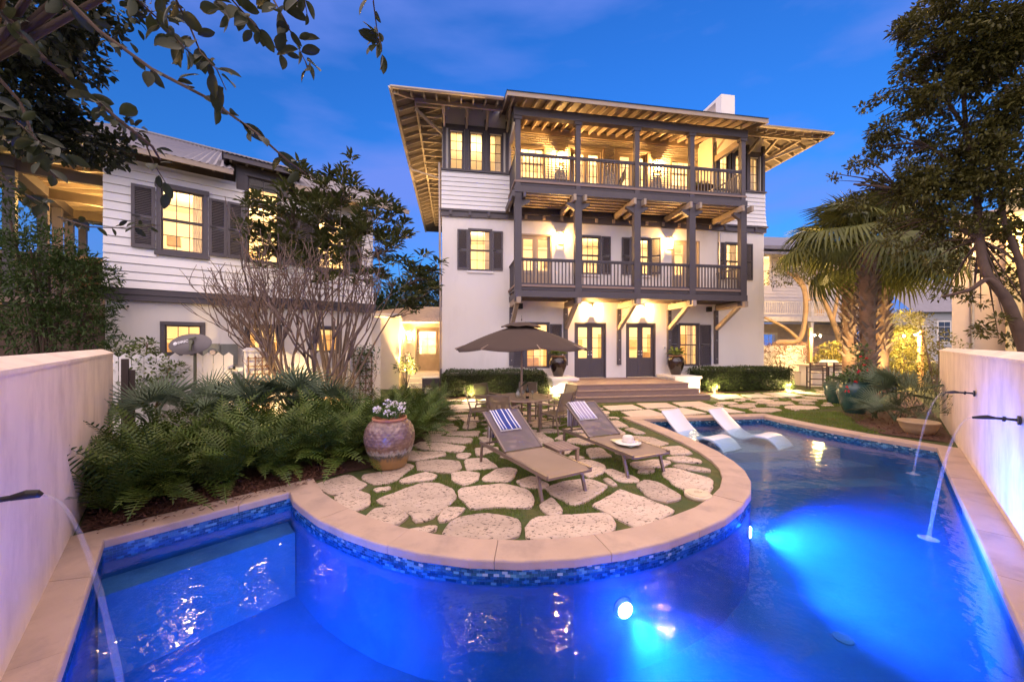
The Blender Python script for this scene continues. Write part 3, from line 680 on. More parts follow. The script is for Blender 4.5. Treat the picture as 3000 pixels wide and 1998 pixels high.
def french_door(parent, u0, u1, z0, z1, w=0, leaves=2, rows=3, m=None, frame=.07, lower=.36, cols=1, knob=True):
    m = m or trim; W = u1-u0; Hh = z1-z0; uc = (u0+u1)/2
    q = MB(); q.box(-W/2,-W/2+frame,-.0,.16,0,Hh); q.box(W/2-frame,W/2,-.0,.16,0,Hh); q.box(-W/2+frame,W/2-frame,.001,.16,Hh-frame,Hh)
    fr = q.build('door_frame', m, parent, loc=(uc,w,z0)); lw = (W-2*frame)/leaves
    for k in range(leaves):
        cx = uc-W/2+frame+lw*(k+.5); hw = lw/2-.004; s = .12 if lw > .6 else .10; q = MB(); t0, t1 = .07, .115; pz0 = Hh*lower; pz1 = Hh-frame-.14
        q.box(-hw,-hw+s,t0,t1,.01,Hh-frame); q.box(hw-s,hw,t0,t1,.01,Hh-frame); q.box(-hw+s,hw-s,t0+.001,t1-.001,pz1,Hh-frame); q.box(-hw+s,hw-s,t0+.001,t1-.001,.01,.2); q.box(-hw+s,hw-s,t0+.001,t1-.001,pz0-.14,pz0)
        q.box(-hw+s,hw-s,t0+.016,t1-.016,.2,pz0-.14); q.box(-hw+s+.06,hw-s-.06,t0+.006,t0+.015,.26,pz0-.2)
        for j in range(1,rows): z = pz0+(pz1-pz0)*j/rows; q.box(-hw+s,hw-s,t0+.006,t1-.006,z-.014,z+.014)
        for j in range(1,cols): x = -hw+s+(2*hw-2*s)*j/cols; q.box(x-.012,x+.012,t0+.008,t1-.008,pz0,pz1)
        d = q.build('door', m, parent, loc=(cx,w,z0))
        for j in range(rows):
            for c in range(cols):
                put('pane', UNIT_PANE, d, (-hw+s+(2*hw-2*s)*(c+.5)/cols, (t0+t1)/2, pz0+(pz1-pz0)*(j+.5)/rows), scale=((2*hw-2*s)/cols-.022,.005,(pz1-pz0)/rows-.026))
        if knob:
            sx = (hw-.06) if (k == 0 and leaves == 2) else (-hw+.06)
            q = MB(); q.box(sx-.025,sx+.025,t0-.012,t0,.98,1.05); q.box(sx-.025,sx+.025,t0-.012,t0,1.12,1.18); q.bar((sx,t0-.02,1.01),(sx-.10*(1 if k else -1)*-1,t0-.045,1.01),.014)
            q.build('handle', mat('satin_nickel',(.6,.57,.52),.3,metal=.9), d)
def room(parent, u0, u1, w0, w1, z0, z1, lights, e=70, col=(1,.66,.29), wallm=None):
    q = MB(); A = [(u0,w0,z0),(u1,w0,z0),(u1,w1,z0),(u0,w1,z0),(u0,w0,z1),(u1,w0,z1),(u1,w1,z1),(u0,w1,z1)]
    q.add(A, [(2,3,7,6),(1,2,6,5),(3,0,4,7),(4,7,6,5)]); q.mi = 1; q.add(A, [(0,1,2,3)])
    # a dado rail, door frames and pictures break up the far wall
    q.mi = 2
    x = u0+.6
    while x < u1-.6:
        if rng.random() < .5: q.box(x,x+.85,w1-.03,w1-.005,z0+.02,z0+2.1)
        else: q.box(x,x+.7,w1-.03,w1-.005,z0+1.2,z0+1.8)
        if rng.random() < .6: q.box(x-.2,x+.6,w0+(w1-w0)*.45,w0+(w1-w0)*.6,z0,z0+rng.uniform(.7,1.25))
        if rng.random() < .5: q.box(x+.1,x+.4,w0+(w1-w0)*.35,w0+(w1-w0)*.42,z0+1.5,z0+1.75); q.box(x+.24,x+.26,w0+(w1-w0)*.38,w0+(w1-w0)*.39,z0+.8,z0+1.5)
        x += rng.uniform(1.3,2.0)
    q.build('interior', [wallm or inside, inside_wood, mat('room_trim',(.55,.40,.24),.6,var=.2)], parent)
    for u, w, z in lights:
        d = bpy.data.lights.new('room_light', 'POINT'); d.energy = e; d.color = col; d.shadow_soft_size = .18
        o = bpy.data.objects.new('room_light', d); COL.objects.link(o); o.parent = parent; o.location = (u,w,z)
def curtain(parent, u0, u1, z0, z1, w):
    q = MB(); k = 18; vs = []
    for i in range(k+1):
        u = u0+(u1-u0)*i/k; y = w+.035*math.sin(i*2.1); vs += [(u,y,z0),(u,y*1.0,z1)]
    q.add(vs, [(2*i,2*i+2,2*i+3,2*i+1) for i in range(k)]); q.build('curtain', mat('linen_curtain',(.75,.70,.66),.9,trans=.4), parent)
def half_gutter(mb, a, b, r=.075):
    a, b = Vector(a), Vector(b); d = (b-a).normalized(); x = d.cross(Vector((0,0,1))).normalized(); k = 8; vs = []
    for p in (a,b):
        for i in range(k+1):
            t = math.pi*i/k; vs.append(p+x*math.cos(t)*r-Vector((0,0,1))*math.sin(t)*r*1.15)
    m = k+1; mb.add(vs, [(i,i+1,m+i+1,m+i) for i in range(k)]+[tuple(range(k,-1,-1)),tuple(range(m,2*m))])
def corrugated(name, parent, a, b, c, d, pitch=.10, amp=.014, m=None):
    """sheet a-b (eave) to d-c (top); ridges run from eave to top"""
    a,b,c,d = map(Vector,(a,b,c,d)); N = max(2,int((b-a).length/pitch*4)); nn = (b-a).cross(d-a).normalized(); vs = []
    for i in range(N+1):
        f = i/N; o = nn*amp*math.sin(i*math.pi/2)
        vs += [a.lerp(b,f)+o, d.lerp(c,f)+o]
    q = MB(); q.add(vs, [(2*i,2*i+2,2*i+3,2*i+1) for i in range(N)]); return q.build(name, m or metal_roof, parent)

def wall_lantern(name, lab, M, u, w, z, group, hgt=.46, wd=.2, e=26, style='box', rotz=0):
    """box lantern hung on a wall; its back plate sits on the wall plane"""
    p = M @ Vector((u,w,z)); t = thing(name, lab, 'wall lantern', p, rotz, group); a = wd/2; y0, y1 = -.06-wd, -.06; yc = (y0+y1)/2
    bronze = mat('aged_brass', (.30,.20,.09), .4, metal=.7)
    if style == 'box':
        q = MB(); q.box(-a*.6,a*.6,-.018,0,.05,hgt-.05); q.box(-.02,.02,-.06,-.018,hgt*.6,hgt*.7); q.build('back_plate', bronze, t)
        q = MB()
        for x in (-a,a):
            for y in (y0,y1): q.box(x-.011,x+.011,y-.011,y+.011,.02,hgt-.03)
        q.box(-a-.014,a+.014,y0-.014,y1+.014,0,.02); q.box(-a-.02,a+.02,y0-.02,y1+.02,hgt-.03,hgt); q.build('frame', bronze, t)
        for x0,x1,yy0,yy1 in ((-a+.012,a-.012,y0-.002,y0+.002),(-a+.012,a-.012,y1-.002,y1+.002),(-a-.002,-a+.002,y0+.012,y1-.012),(a-.002,a+.002,y0+.012,y1-.012)):
            MB().box(x0,x1,yy0,yy1,.022,hgt-.032).build('glass_panel', lamp_glass, t)
    else:
        q = MB(); q.box(-.05,.05,-.02,0,.02,.3); q.tube([(0,-.02,.25),(0,-.10,.33),(0,yc,.36)],.012,6); q.build('bracket', black_iron, t)
        q = MB(); q.lathe([(.10,0),(.11,.015),(.11,.03)],6,c=(0,yc,.02)); q.lathe([(.02,.0),(.12,.03),(.11,.045)][::-1],6,c=(0,yc,.28)); q.lathe([(.12,.31),(.05,.36),(.05,.39),(.02,.40)],6,c=(0,yc,0)); q.lathe([(.012,.40),(.03,.43),(.012,.46)],6,c=(0,yc,0))
        for i in range(6):
            an = math.pi*2*i/6; q.bar((.105*math.cos(an),yc+.105*math.sin(an),.05),(.125*math.cos(an),yc+.125*math.sin(an),.30),.012)
        q.build('frame', black_iron, t)
        MB().tube([(0,yc,.052),(0,yc,.296)],[.098,.113],6,cap=False).build('glass_panel', lamp_glass, t)
    q = MB(); q.lathe([(.008,0),(.016,.03),(.016,.10),(.008,.14)],8,c=(0,yc,.10)); q.build('bulb', lamp_glow, t)
    pw = M.to_3x3(); o = point('lantern_light', p+(Matrix.Rotation(rotz,3,'Z')@Vector((0,yc-.0,.19 if style == 'hex' else hgt*.62))), e, (1,.56,.18), .045)
    return t

# ------------------------------------------------------------------ the main house
MH = Matrix.Translation((-2.86,15.06,0)) @ Matrix.Rotation(R(9),4,'Z')
house = thing('main_house', 'three storey white stucco house with a dark timber double balcony across its front', 'house', (-2.86,15.06,0), R(9))
W1, D1, D2, W2 = (3.44,4.52,1.0,2.96), (5.63,7.08,.56,2.96), (8.0,9.42,.56,2.97), (10.53,11.56,1.03,2.98)
DA, Wc, Wd, DB, We, Wa = (3.2,4.63,4.30,6.70), (5.88,6.83,5.05,6.75), (8.21,9.16,5.08,6.77), (10.2,11.6,4.30,6.74), (12.87,13.80,5.02,6.75), (1.06,2.06,5.05,6.80)
HW_ = 14.93
q = MB(); wall_holes(q, 0, HW_, -.2, 7.5, [W1,D1,D2,W2,DA,Wc,Wd,DB,We,Wa], 0, .28)
q.box(0,.28,.28,13.5,-.2,7.5); q.box(HW_-.28,HW_,.28,13.5,-.2,7.5); q.box(.28,HW_-.28,13.2,13.5,-.2,7.5); q.build('stucco_wall', stucco, house)
LB = [(0.29,.87),(1.11,1.69),(1.92,2.49)]; RB = [(12.58,13.08),(13.39,13.88),(14.15,14.65)]
for (a, b, wins) in ((0,2.77,LB),(12.32,HW_,RB)):
    planks(house, a-.02, b+.02, 7.53, 9.10, w=-.04, flare=.09)
    q = MB(); wall_holes(q, a, b, 7.5, 11.75, [(x0,x1,9.18,10.76) for x0,x1 in wins], .0, .2); q.build('upper_wall', cream, house)
    q = MB(); q.box(a-.05,b+.05,-.13,0,9.10,9.16); q.build('sill_band', trim, house)
    for x0, x1 in wins: window(house, x0-.04, x1+.04, 9.17, 10.86, 2, (4,), 0, casing=.075, sill=False)
    for x in [a+.09]+[(wins[i][1]+wins[i+1][0])/2 for i in range(2)]+[b-.09]:
        MB().box(x-.065,x+.065,-.10,-.002,9.16,11.3).build('window_post', wood_trim, house)
        MB().bar((x,-.07,10.9),(x,-.98,11.33),.09,.12).build('eave_brace', rafter_m, house)
    MB().box(a,b,-.05,-.003,10.87,11.02).build('head_board', trim, house)
q = MB(); q.box(0,.2,.2,13.5,7.5,11.4); q.box(HW_-.2,HW_,.2,13.5,7.5,11.4); q.box(.2,HW_-.2,13.3,13.5,7.5,11.4); q.build('side_wall', cream, house)
# belly band with corbels
MB().box(-.05,HW_+.05,-.10,-.001,7.24,7.50).build('belly_band', trim, house)
MB().box(-.10,HW_+.10,-.16,-.002,7.455,7.525).build('belly_cap', trim, house)
u = .35
while u < HW_:
    MB().box(u-.055,u+.055,-.155,-.10,7.29,7.45).build('corbel', rafter_m if 2.9 < u < 12.2 else trim, house); u += .78
# loggia on the top floor
BW = 1.05
BWIN = [(3.35,4.61,9.46,10.98),(10.75,11.95,9.60,10.96)]; BDOOR = [(5.77,7.33,8.22,11.05),(8.05,9.60,8.22,11.1)]
q = MB(); wall_holes(q, 2.77, 12.32, 8.1, 11.9, BWIN+BDOOR, BW, .2); q.build('loggia_wall', cream, house)
planks(house, 2.80, 12.29, 8.22, 11.55, BWIN+BDOOR, BW-.002, .105, cream, name='loggia_siding')
for x0,x1,z0,z1 in BWIN: window(house, x0, x1, z0, z1, 3, (2,2), BW, rafter_m, casing=.1, out=.05)
for x0,x1,z0,z1 in BDOOR:
    q = MB(); q.box(x0-.12,x0,BW-.06,BW,8.22,z1+.12); q.box(x1,x1+.12,BW-.06,BW,8.22,z1+.12); q.box(x0,x1,BW-.061,BW,z1,z1+.12); q.build('door_casing', rafter_m, house)
    french_door(house, x0, x1, z0, z1, BW-.02, 2, 4, rafter_m, lower=.22)
for u in (2.77, 12.32):
    s = 1 if u < 5 else -1
    MB().box(min(u,u+s*.08),max(u,u+s*.08),0,BW,8.2,11.7).build('loggia_side_wall', cream, house)
MB().box(2.79,12.30,BW-.10,BW-.002,11.55,11.78).build('wall_plate', rafter_m, house)
# balcony floors, beams, joists, posts
PU = [2.86,5.22,7.65,10.04,12.38]; PW = -1.62
MB().box(2.72,12.52,-1.70,1.05,8.11,8.19).build('balcony_floor', deck_wood, house)
MB().box(2.72,12.52,-1.70,-.002,4.19,4.27).build('balcony_floor', deck_wood, house)
MB().box(2.77,12.32,-.03,-.002,7.53,8.11).build('ledger_board', trim, house)
for i, u in enumerate(PU):
    MB().box(u-.135,u+.135,PW-.09,PW+.11,3.62,7.98).build('porch_post', wood_trim, house)
    MB().box(u-.095,u+.095,PW-.07,PW+.09,7.98,10.585).build('porch_post', wood_trim, house)
    q = MB(); q.box(u-.15,u+.15,PW-.10,PW+.12,10.46,10.58); q.build('post_cap', wood_trim, house)
    # capitals under the upper beam
    if i > 0: q = MB(); q.add([(u-.46,PW-.07,7.40),(u-.135,PW-.07,7.18),(u-.135,PW-.07,7.46),(u-.46,PW-.07,7.46),(u-.46,PW+.08,7.40),(u-.135,PW+.08,7.18),(u-.135,PW+.08,7.46),(u-.46,PW+.08,7.46)],
                    [(0,1,2,3),(7,6,5,4),(0,4,5,1),(3,2,6,7),(0,3,7,4),(1,5,6,2)]); q.build('post_bracket', wood_trim, house)
    if i < 4: q = MB(); q.add([(u+.46,PW-.07,7.40),(u+.135,PW-.07,7.18),(u+.135,PW-.07,7.46),(u+.46,PW-.07,7.46),(u+.46,PW+.08,7.40),(u+.135,PW+.08,7.18),(u+.135,PW+.08,7.46),(u+.46,PW+.08,7.46)],
                    [(3,2,1,0),(4,5,6,7),(1,5,4,0),(7,6,2,3),(4,7,3,0),(2,6,5,1)]); q.build('post_bracket', wood_trim, house)
    for du in (-.21,.21):
        MB().box(u+du-.05,u+du+.05,-1.93,-.03,7.47,7.70).build('cross_beam', wood_trim if i == 0 else rafter_m, house)
    MB().box(u-.08,u+.08,-1.84,-.10,3.56,3.79).build('cross_beam', rafter_m, house)
    MB().box(u-.085,u+.085,-.11,-.002,1.12,3.56).build('wall_post', trim, house)
    MB().bar((u,-.10,2.72),(u,-1.42,3.60),.15,.16).build('knee_brace', rafter_m, house)
    q = MB()
    for z in (1.35,2.2,3.3): q.cyl((u,-.125,z),(u,-.11,z),.022,n=8)
    q.build('bolt', mat('steel_bolt',(.5,.48,.46),.35,metal=.9), house)
MB().box(2.70,12.54,-1.74,-1.50,10.585,10.90).build('porch_beam', wood_trim, house)
for i in range(4):
    a, b = PU[i], PU[i+1]
    for z0 in (7.72, 3.80):
        MB().box(a-(.0 if i else .14),b+(.0 if i < 3 else .14),-1.74,-1.66,z0,z0+.25).build('rim_beam', wood_trim, house)
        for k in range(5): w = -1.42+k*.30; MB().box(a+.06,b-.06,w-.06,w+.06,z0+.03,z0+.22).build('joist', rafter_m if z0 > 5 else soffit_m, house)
    for z0, zt in ((8.02, 9.24), (4.08, 5.28)):
        ra, rb = a+.135, b-.135
        if z0 > 5: ra, rb = a+.095, b-.095
        q = MB(); q.box(ra,rb,PW-.05,PW+.04,zt-.06,zt); q.box(ra,rb,PW-.03,PW+.02,zt-.11,zt-.065); q.box(ra,rb,PW-.035,PW+.025,z0,z0+.26)
        rl = q.build('railing', wood_trim, house); m = 15; bal = MB().box(-.019,.019,-.019,.019,0,zt-.11-z0-.26).mesh('baluster', wood_trim)
        for k in range(m): put('baluster', bal, rl, (ra+(rb-ra)*(k+.5)/m, PW, z0+.26))
for u in (2.80, 12.44):
    for z0, zt in ((8.02, 9.24), (4.08, 5.28)):
        q = MB(); q.box(u-.04,u+.04,-1.5,-.03,zt-.06,zt); q.box(u-.03,u+.03,-1.5,-.03,z0,z0+.26); q.box(u-.04,u+.04,-1.5,-.03,z0-.30,z0-.09)
        rl = q.build('railing', wood_trim, house); bal = MB().box(-.019,.019,-.019,.019,0,zt-.06-z0-.26).mesh('baluster', wood_trim)
        for k in range(9): put('baluster', bal, rl, (u,-1.42+k*.165,z0+.26))
# rafters and sheet roof over the porch
SL_ = .25
rz = lambda w: 10.93+(w+2.25)*SL_
u = 2.62
while u < 12.9:
    MB().bar((u,-2.22,rz(-2.22)+.03),(u,BW-.02,rz(BW)+.03),.055,.15).build('porch_rafter', rafter_m, house); u += .447
q = MB(); e = .13
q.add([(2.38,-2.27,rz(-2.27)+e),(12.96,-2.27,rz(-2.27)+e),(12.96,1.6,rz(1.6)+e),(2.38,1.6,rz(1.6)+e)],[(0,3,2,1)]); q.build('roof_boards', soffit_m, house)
q = MB(); q.box(2.36,12.98,-2.30,-2.265,rz(-2.27)-.02,rz(-2.27)+.15); q.build('fascia_board', rafter_m, house)
for u in (2.36, 12.95): MB().bar((u+.015,-2.27,rz(-2.27)+.07),(u+.015,0.8,rz(.8)+.07),.035,.17).build('barge_board', rafter_m, house)
corrugated('porch_roof', house, (2.34,-2.34,rz(-2.34)+e+.035), (13.0,-2.34,rz(-2.34)+e+.035), (13.0,1.6,rz(1.6)+e+.035), (2.34,1.6,rz(1.6)+e+.035), .09, .013, mat('dark_roof_metal',(.10,.075,.065),.5,metal=.4))
for u in (2.84, 12.40):
    MB().box(u-.07,u+.07,-1.5,BW-.0,10.40,10.66).build('side_beam', rafter_m if u > 5 else cream, house)
    q = MB(); v = -1.5
    while v < BW-.05:
        MB().add; b2 = MB(); b2.add([(u-.02,v,10.66),(u-.02,v+.095,10.66),(u-.02,v+.095,rz(v+.095)+.08),(u-.02,v,rz(v)+.08),(u+.02,v,10.66),(u+.02,v+.095,10.66),(u+.02,v+.095,rz(v+.095)+.08),(u+.02,v,rz(v)+.08)],[(3,2,1,0),(4,5,6,7),(0,1,5,4),(1,2,6,5),(2,3,7,6),(3,0,4,7)])
        b2.build('gable_board', cream, house); v += .10
# main hip roof
EZ, OV, PT = 11.13, 1.69, .42
zr = lambda d: EZ+d*PT
U0, U1, V0, V1 = -OV, HW_+OV, -OV, 13.5+OV
def hp(u, v): return (u, v, zr(min(u-U0, U1-u, v-V0, V1-v)))
polys = [[hp(U0,V0),hp(2.36,V0),hp(2.36,1.0),hp(1.0,1.0)],[hp(12.98,V0),hp(U1,V0),hp(U1-2.69,1.0),hp(12.98,1.0)],[hp(1.0,1.0),hp(HW_-1.0,1.0),hp(8.2,6.75),hp(6.75,6.75)],
         [hp(U0,V1),hp(U0,V0),hp(6.75,6.75)],[hp(U1,V0),hp(U1,V1),hp(8.2,6.75)],[hp(U1,V1),hp(U0,V1),hp(6.75,6.75),hp(8.2,6.75)]]
q = MB()
for p in polys: q.add(p, [tuple(range(len(p)))])
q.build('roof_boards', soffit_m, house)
q = MB()
for p in polys: q.add([(x,y,z+.06) for x,y,z in p], [tuple(range(len(p)))])
q.build('roof', metal_roof, house)
v = -1.2
while v < 13.4:
    d_ = min(OV, v-V0); MB().bar((U0+.06,v,zr(.06)-.09),(U0+d_,v,zr(d_)-.09),.055,.14).build('rafter', rafter_m, house)
    MB().bar((-.92,v+.3,zr(.7)-.30),(0,v+.3,zr(.7)-.30),.09,.12).build('outrigger', rafter_m, house); v += .62
for v in np.arange(-1.2, 13, .62):
    d_ = min(OV, v-V0); MB().bar((U1-.06,v,zr(.06)-.09),(U1-d_,v,zr(d_)-.09),.055,.14).build('rafter', rafter_m, house)
MB().bar((-.95,-.98,zr(.72)-.20),(-.95,13.3,zr(.72)-.20),.09,.15).build('purlin', rafter_m, house)
MB().bar((HW_+.95,-.98,zr(.72)-.20),(HW_+.95,13.3,zr(.72)-.20),.09,.15).build('purlin', rafter_m, house)
for a, b in ((-.95,2.35),(13.0,HW_+.95)): MB().bar((a,-.98,zr(.72)-.20),(b,-.98,zr(.72)-.20),.09,.15).build('purlin', rafter_m, house)
for a, b in ((-1.5,2.3),(13.1,16.4)):
    for u in np.arange(a, b, .45): MB().bar((u,V0+.06,zr(.06)-.09),(u,-.0 if 0 < u < HW_ else max(-1.6,-1.6+min(u-U0,U1-u)-.3),zr(OV if 0 < u < HW_ else max(.1,min(u-U0,U1-u)-.2))-.09),.05,.13).build('rafter', rafter_m, house)
MB().bar((U0+.05,V0+.05,zr(.05)-.09),(0,0,zr(OV)-.09),.08,.16).build('hip_rafter', rafter_m, house)
MB().bar((U1-.05,V0+.05,zr(.05)-.09),(HW_,0,zr(OV)-.09),.08,.16).build('hip_rafter', rafter_m, house)
MB().bar((-.95,-.98,10.9),(0,0,10.62),.08,.1).build('hip_brace', rafter_m, house); MB().bar((HW_+.95,-.98,10.9),(HW_,0,10.62),.08,.1).build('hip_brace', rafter_m, house)
q = MB(); half_gutter(q,(U0-.06,V0-.06,EZ+.03),(2.3,V0-.06,EZ+.03)); q.build('gutter', gutter_m, house)
q = MB(); half_gutter(q,(13.02,V0-.06,EZ+.03),(U1+.06,V0-.06,EZ+.03)); q.build('gutter', gutter_m, house)
q = MB(); half_gutter(q,(U0-.06,V0-.06,EZ+.031),(U0-.06,V1,EZ+.031)); q.build('gutter', gutter_m, house)
q = MB(); half_gutter(q,(U1+.06,V0-.06,EZ+.031),(U1+.06,V1,EZ+.031)); q.build('gutter', gutter_m, house)
MB().tube([(U0-.02,4.0,EZ-.08),(U0+.1,4.0,10.9),(-.15,3.2,10.2),(-.12,.4,9.6),(-.09,.12,7.6),(-.09,.12,5.9),(-.07,.12,5.4),(-.07,.12,.2)],.045,8).build('downspout', gutter_m, house)
MB().tube([(12.56,-.06,7.2),(12.56,-.06,3.9)],.04,8).build('downspout', mat('zinc_pipe',(.5,.48,.48),.4,metal=.7), house)
# chimney with its open flue slot
cw = mat('white_chimney_stucco', (.82,.78,.77), .85, var=.02)
q = MB(); cu0, cu1, cv0, cv1 = 14.45,15.25,2.2,4.6
q.box(cu0,cu1,cv0,cv0+.42,10.8,15.25); q.box(cu0,cu1,cv1-.42,cv1,10.8,15.25); q.box(cu0,cu1,cv0+.42,cv1-.42,15.08,15.25); q.box(cu0,cu1,cv0+.42,cv1-.42,10.8,14.25); q.build('chimney', cw, house)
# windows, shutters and doors on the stucco floors
for win_, rows in ((W1,(2,2)),(W2,(2,2)),(Wc,(2,2)),(Wd,(2,2)),(We,(2,2)),(Wa,(2,2))): window(house, *win_, 3, rows, 0)
for d_ in (D1, D2): french_door(house, *d_, 0)
for d_ in (DA, DB): french_door(house, *d_, 0, 2, 3, rafter_m)
for s_ in ((2.93,3.43,1.05,2.87),(4.53,5.05,1.07,2.88),(10.12,10.52,1.06,2.91),(11.58,12.14,1.06,2.91),(.62,1.055,5.09,6.74),(2.065,2.50,5.09,6.73),(6.85,7.27,5.09,6.73),(7.79,8.20,5.09,6.73),(12.50,12.86,5.0,6.72),(13.82,14.30,5.02,6.71)): shutter(house, *s_)
shutter(house, 5.45, 5.87, 5.09, 6.73, 0, 'R', R(55)); shutter(house, 9.17, 9.6, 5.12, 6.74, 0, 'L', R(-30))
# lit rooms
room(house, .3, HW_-.3, .29, 4.6, .5, 3.75, [(1.8,2.2,3.1),(4.6,2.2,3.1),(7.2,2.4,3.1),(10,2.4,3.1),(13,2.2,3.1)], 46)
room(house, .3, HW_-.3, .29, 4.6, 4.22, 7.4, [(1.6,2.2,6.8),(4.4,2.2,6.8),(7.4,2.2,6.8),(10.4,2.2,6.8),(13.2,2.2,6.8)], 42)
room(house, .22, 2.72, .22, 4.6, 8.2, 11.35, [(1.4,2.0,10.6)], 36); room(house, 12.36, HW_-.22, .22, 4.6, 8.2, 11.35, [(13.4,1.6,10.2)], 40)
room(house, 2.85, 12.25, BW+.21, 4.8, 8.2, 11.7, [(4.2,3,10.7),(7.5,3,10.7),(10.8,3,10.7)], 55)
for a, b, z0, z1, w in ((10.62,10.8,1.05,2.95,.36),(11.2,11.5,1.05,2.95,.36),(1.78,2.02,5.05,6.8,.36),(13.4,13.75,5.05,6.75,.36),(2.2,2.5,9.2,10.9,.3),(14.4,14.66,9.2,10.9,.3)): curtain(house, a, b, z0, z1, w)
# lanterns and speakers
for u, z, lab in ((6.40,3.32,'black hexagonal lantern glowing above the left pair of dark french doors'),(8.80,3.32,'black hexagonal lantern glowing above the right pair of dark french doors')): wall_lantern('wall_lantern', lab, MH, u, 0, z, 'lanterns over the french doors', style='hex', e=230, rotz=R(9))
for u, z, w, lab in ((4.97,6.22,0,'square brass lantern on the middle balcony wall, left of the two'),(10.02,6.22,0,'square brass lantern on the middle balcony wall, right of the two'),
                  (5.30,10.18,BW-.04,'square brass lantern on the top balcony wall, left of the two'),(10.05,10.18,BW-.04,'square brass lantern on the top balcony wall, right of the two')):
    wall_lantern('wall_lantern', lab, MH, u, w, z, 'square lanterns on the balconies', hgt=.56, e=130 if w == 0 else 270, rotz=R(9))
for u, lab in ((3.22,'black outdoor speaker under the balcony, at the left bracket'),(11.95,'black outdoor speaker under the balcony, at the right bracket')):
    t = thing('speaker', lab, 'speaker', MH @ Vector((u,-.03,3.50)), R(9), 'outdoor speakers under the balcony')
    q = MB(); q.prism([(-.10,-.20),(.10,-.20),(.07,-.02),(-.07,-.02)],0,.22); q.build('cabinet', black_iron, t); MB().box(-.02,.02,-.02,.03,.08,.14).build('bracket', black_iron, t)
t = thing('doorbell_box', 'small white box on the wall right of the right french doors', 'switch box', MH @ Vector((9.83,-.002,1.82)), R(9)); MB().box(-.05,.05,-.05,0,0,.10).build('box', stucco, t); MB().box(-.025,.025,-.056,-.05,.03,.07).build('button', trim, t)

# ------------------------------------------------------------------ entrance steps and pedestals
steps = thing('entrance_steps', 'wide weathered timber steps up to the dark french doors', 'steps', MH @ Vector((7,-1.6,0)), R(9))
def sb(name, u0, u1, w0, w1, z0, z1, m): return MB().box(u0-7,u1-7,w0+1.6,w1+1.6,z0,z1).build(name, m, steps)
for (u0,u1,w0,w1,z1) in ((4.30,9.72,-3.25,-2.94,.185),(4.60,9.50,-2.93,-2.62,.37),(4.87,9.28,-2.61,-.001,.555)):
    sb('riser', u0+.03, u1-.03, w0+.035, min(w1,-.3), z1-.20 if z1 > .2 else -.02, z1-.032, deck_wood)
    k = 2 if z1 < .5 else 16; d = (w1-w0)/k
    for i in range(k): sb('tread_board', u0, u1, w0+i*d+.003, w0+(i+1)*d-.003, z1-.03, z1+rng.uniform(-.001,.001), deck_wood)
for nm, u0, u1, lab in (('pedestal',4.22,5.32,'white stucco pedestal left of the steps, carrying a dark urn'),('pedestal',9.40,10.62,'white stucco pedestal right of the steps, carrying a dark urn')):
    t = thing(nm, lab, 'pedestal', MH @ Vector(((u0+u1)/2,-.75,0)), R(9), 'pedestals beside the steps'); h = (u1-u0)/2
    MB().box(-h+.05,h-.05,-.68,.745,-.05,.60).build('base', stucco, t); MB().box(-h,h,-.75,.746,.60,.70).build('cap', stucco, t)

def added_eave_light(u, w, tu, tw, tz, lab, e):  # unseen fittings, added to light the eaves from below
    p = MH @ Vector((u,w,0)); g = MH @ Vector((tu,tw,tz)); t = thing('uplight', lab, 'garden light', p, 0, 'added uplights at the house corners'); d = (g-p).normalized(); c = Vector((0,0,.10))
    MB().tube([c-d*.07,c+d*.03],[.035,.045],12).build('housing', black_iron, t); MB().tube([c+d*.031,c+d*.036],[.038,.036],12).build('lens', lamp_glow, t); MB().tube([(0,0,-.02),(0,0,.06)],.01,6).build('stake', black_iron, t)
    dd = bpy.data.lights.new('uplight_beam','SPOT'); dd.energy = e; dd.color = (1,.62,.22); dd.spot_size = R(62); dd.spot_blend = .8; dd.shadow_soft_size = .05; o = bpy.data.objects.new('uplight_beam', dd); COL.objects.link(o); o.location = p+c+d*.06; o.rotation_euler = d.to_track_quat('-Z','Y').to_euler()
added_eave_light(-1.5, 1.6, -1.2, 2.5, 11, 'added small uplight at the left corner of the main house, aimed at the eaves', 2600)
added_eave_light(-1.6, 6.5, -1.3, 7.5, 11, 'added small uplight far down the left side of the main house', 1800)
added_eave_light(15.9, .9, 15.6, .6, 11, 'added small uplight at the right corner of the main house, aimed at the eaves', 2200)
# ------------------------------------------------------------------ the guest house on the left
MG = Matrix.Translation((-9.6,8.7,0)) @ Matrix.Rotation(R(38),4,'Z')
gh = thing('guest_house', 'two storey white clapboard house with grey shutters behind the left garden wall', 'house', (-9.6,8.7,0), R(38))
GW = 6.15
GL = [(1.0,1.76,1.78,2.53),(2.73,3.5,1.78,2.53),(4.42,5.14,1.78,2.53)]
GU = [(.88,1.87,4.34,6.03),(2.66,3.54,4.33,6.74),(4.42,5.36,4.34,6.03)]
q = MB(); wall_holes(q, 0, GW, -.2, 3.12, GL, 0, .2); q.box(0,.2,.2,7,-.2,3.12); q.box(GW-.2,GW,.2,7,-.2,3.12); q.build('stucco_wall', stucco, gh)
q = MB(); wall_holes(q, 0, GW, 3.1, 6.5, GU[:1]+[(2.66,3.54,4.33,6.5)]+GU[2:], -.0, .2); q.box(0,.2,.2,7,3.1,6.5); q.box(GW-.2,GW,.2,7,3.1,6.5); q.box(.2,GW-.2,6.8,7,0,6.5); q.build('upper_wall', siding_m, gh)
planks(gh, -.03, GW+.03, 3.36, 6.40, GU, -.02, .205, flare=.13)
MB().box(-.06,GW+.06,-.14,-.001,3.07,3.21).build('belly_band', trim, gh); MB().box(-.10,GW+.10,-.165,-.001,3.212,3.36).build('belly_band', trim, gh)
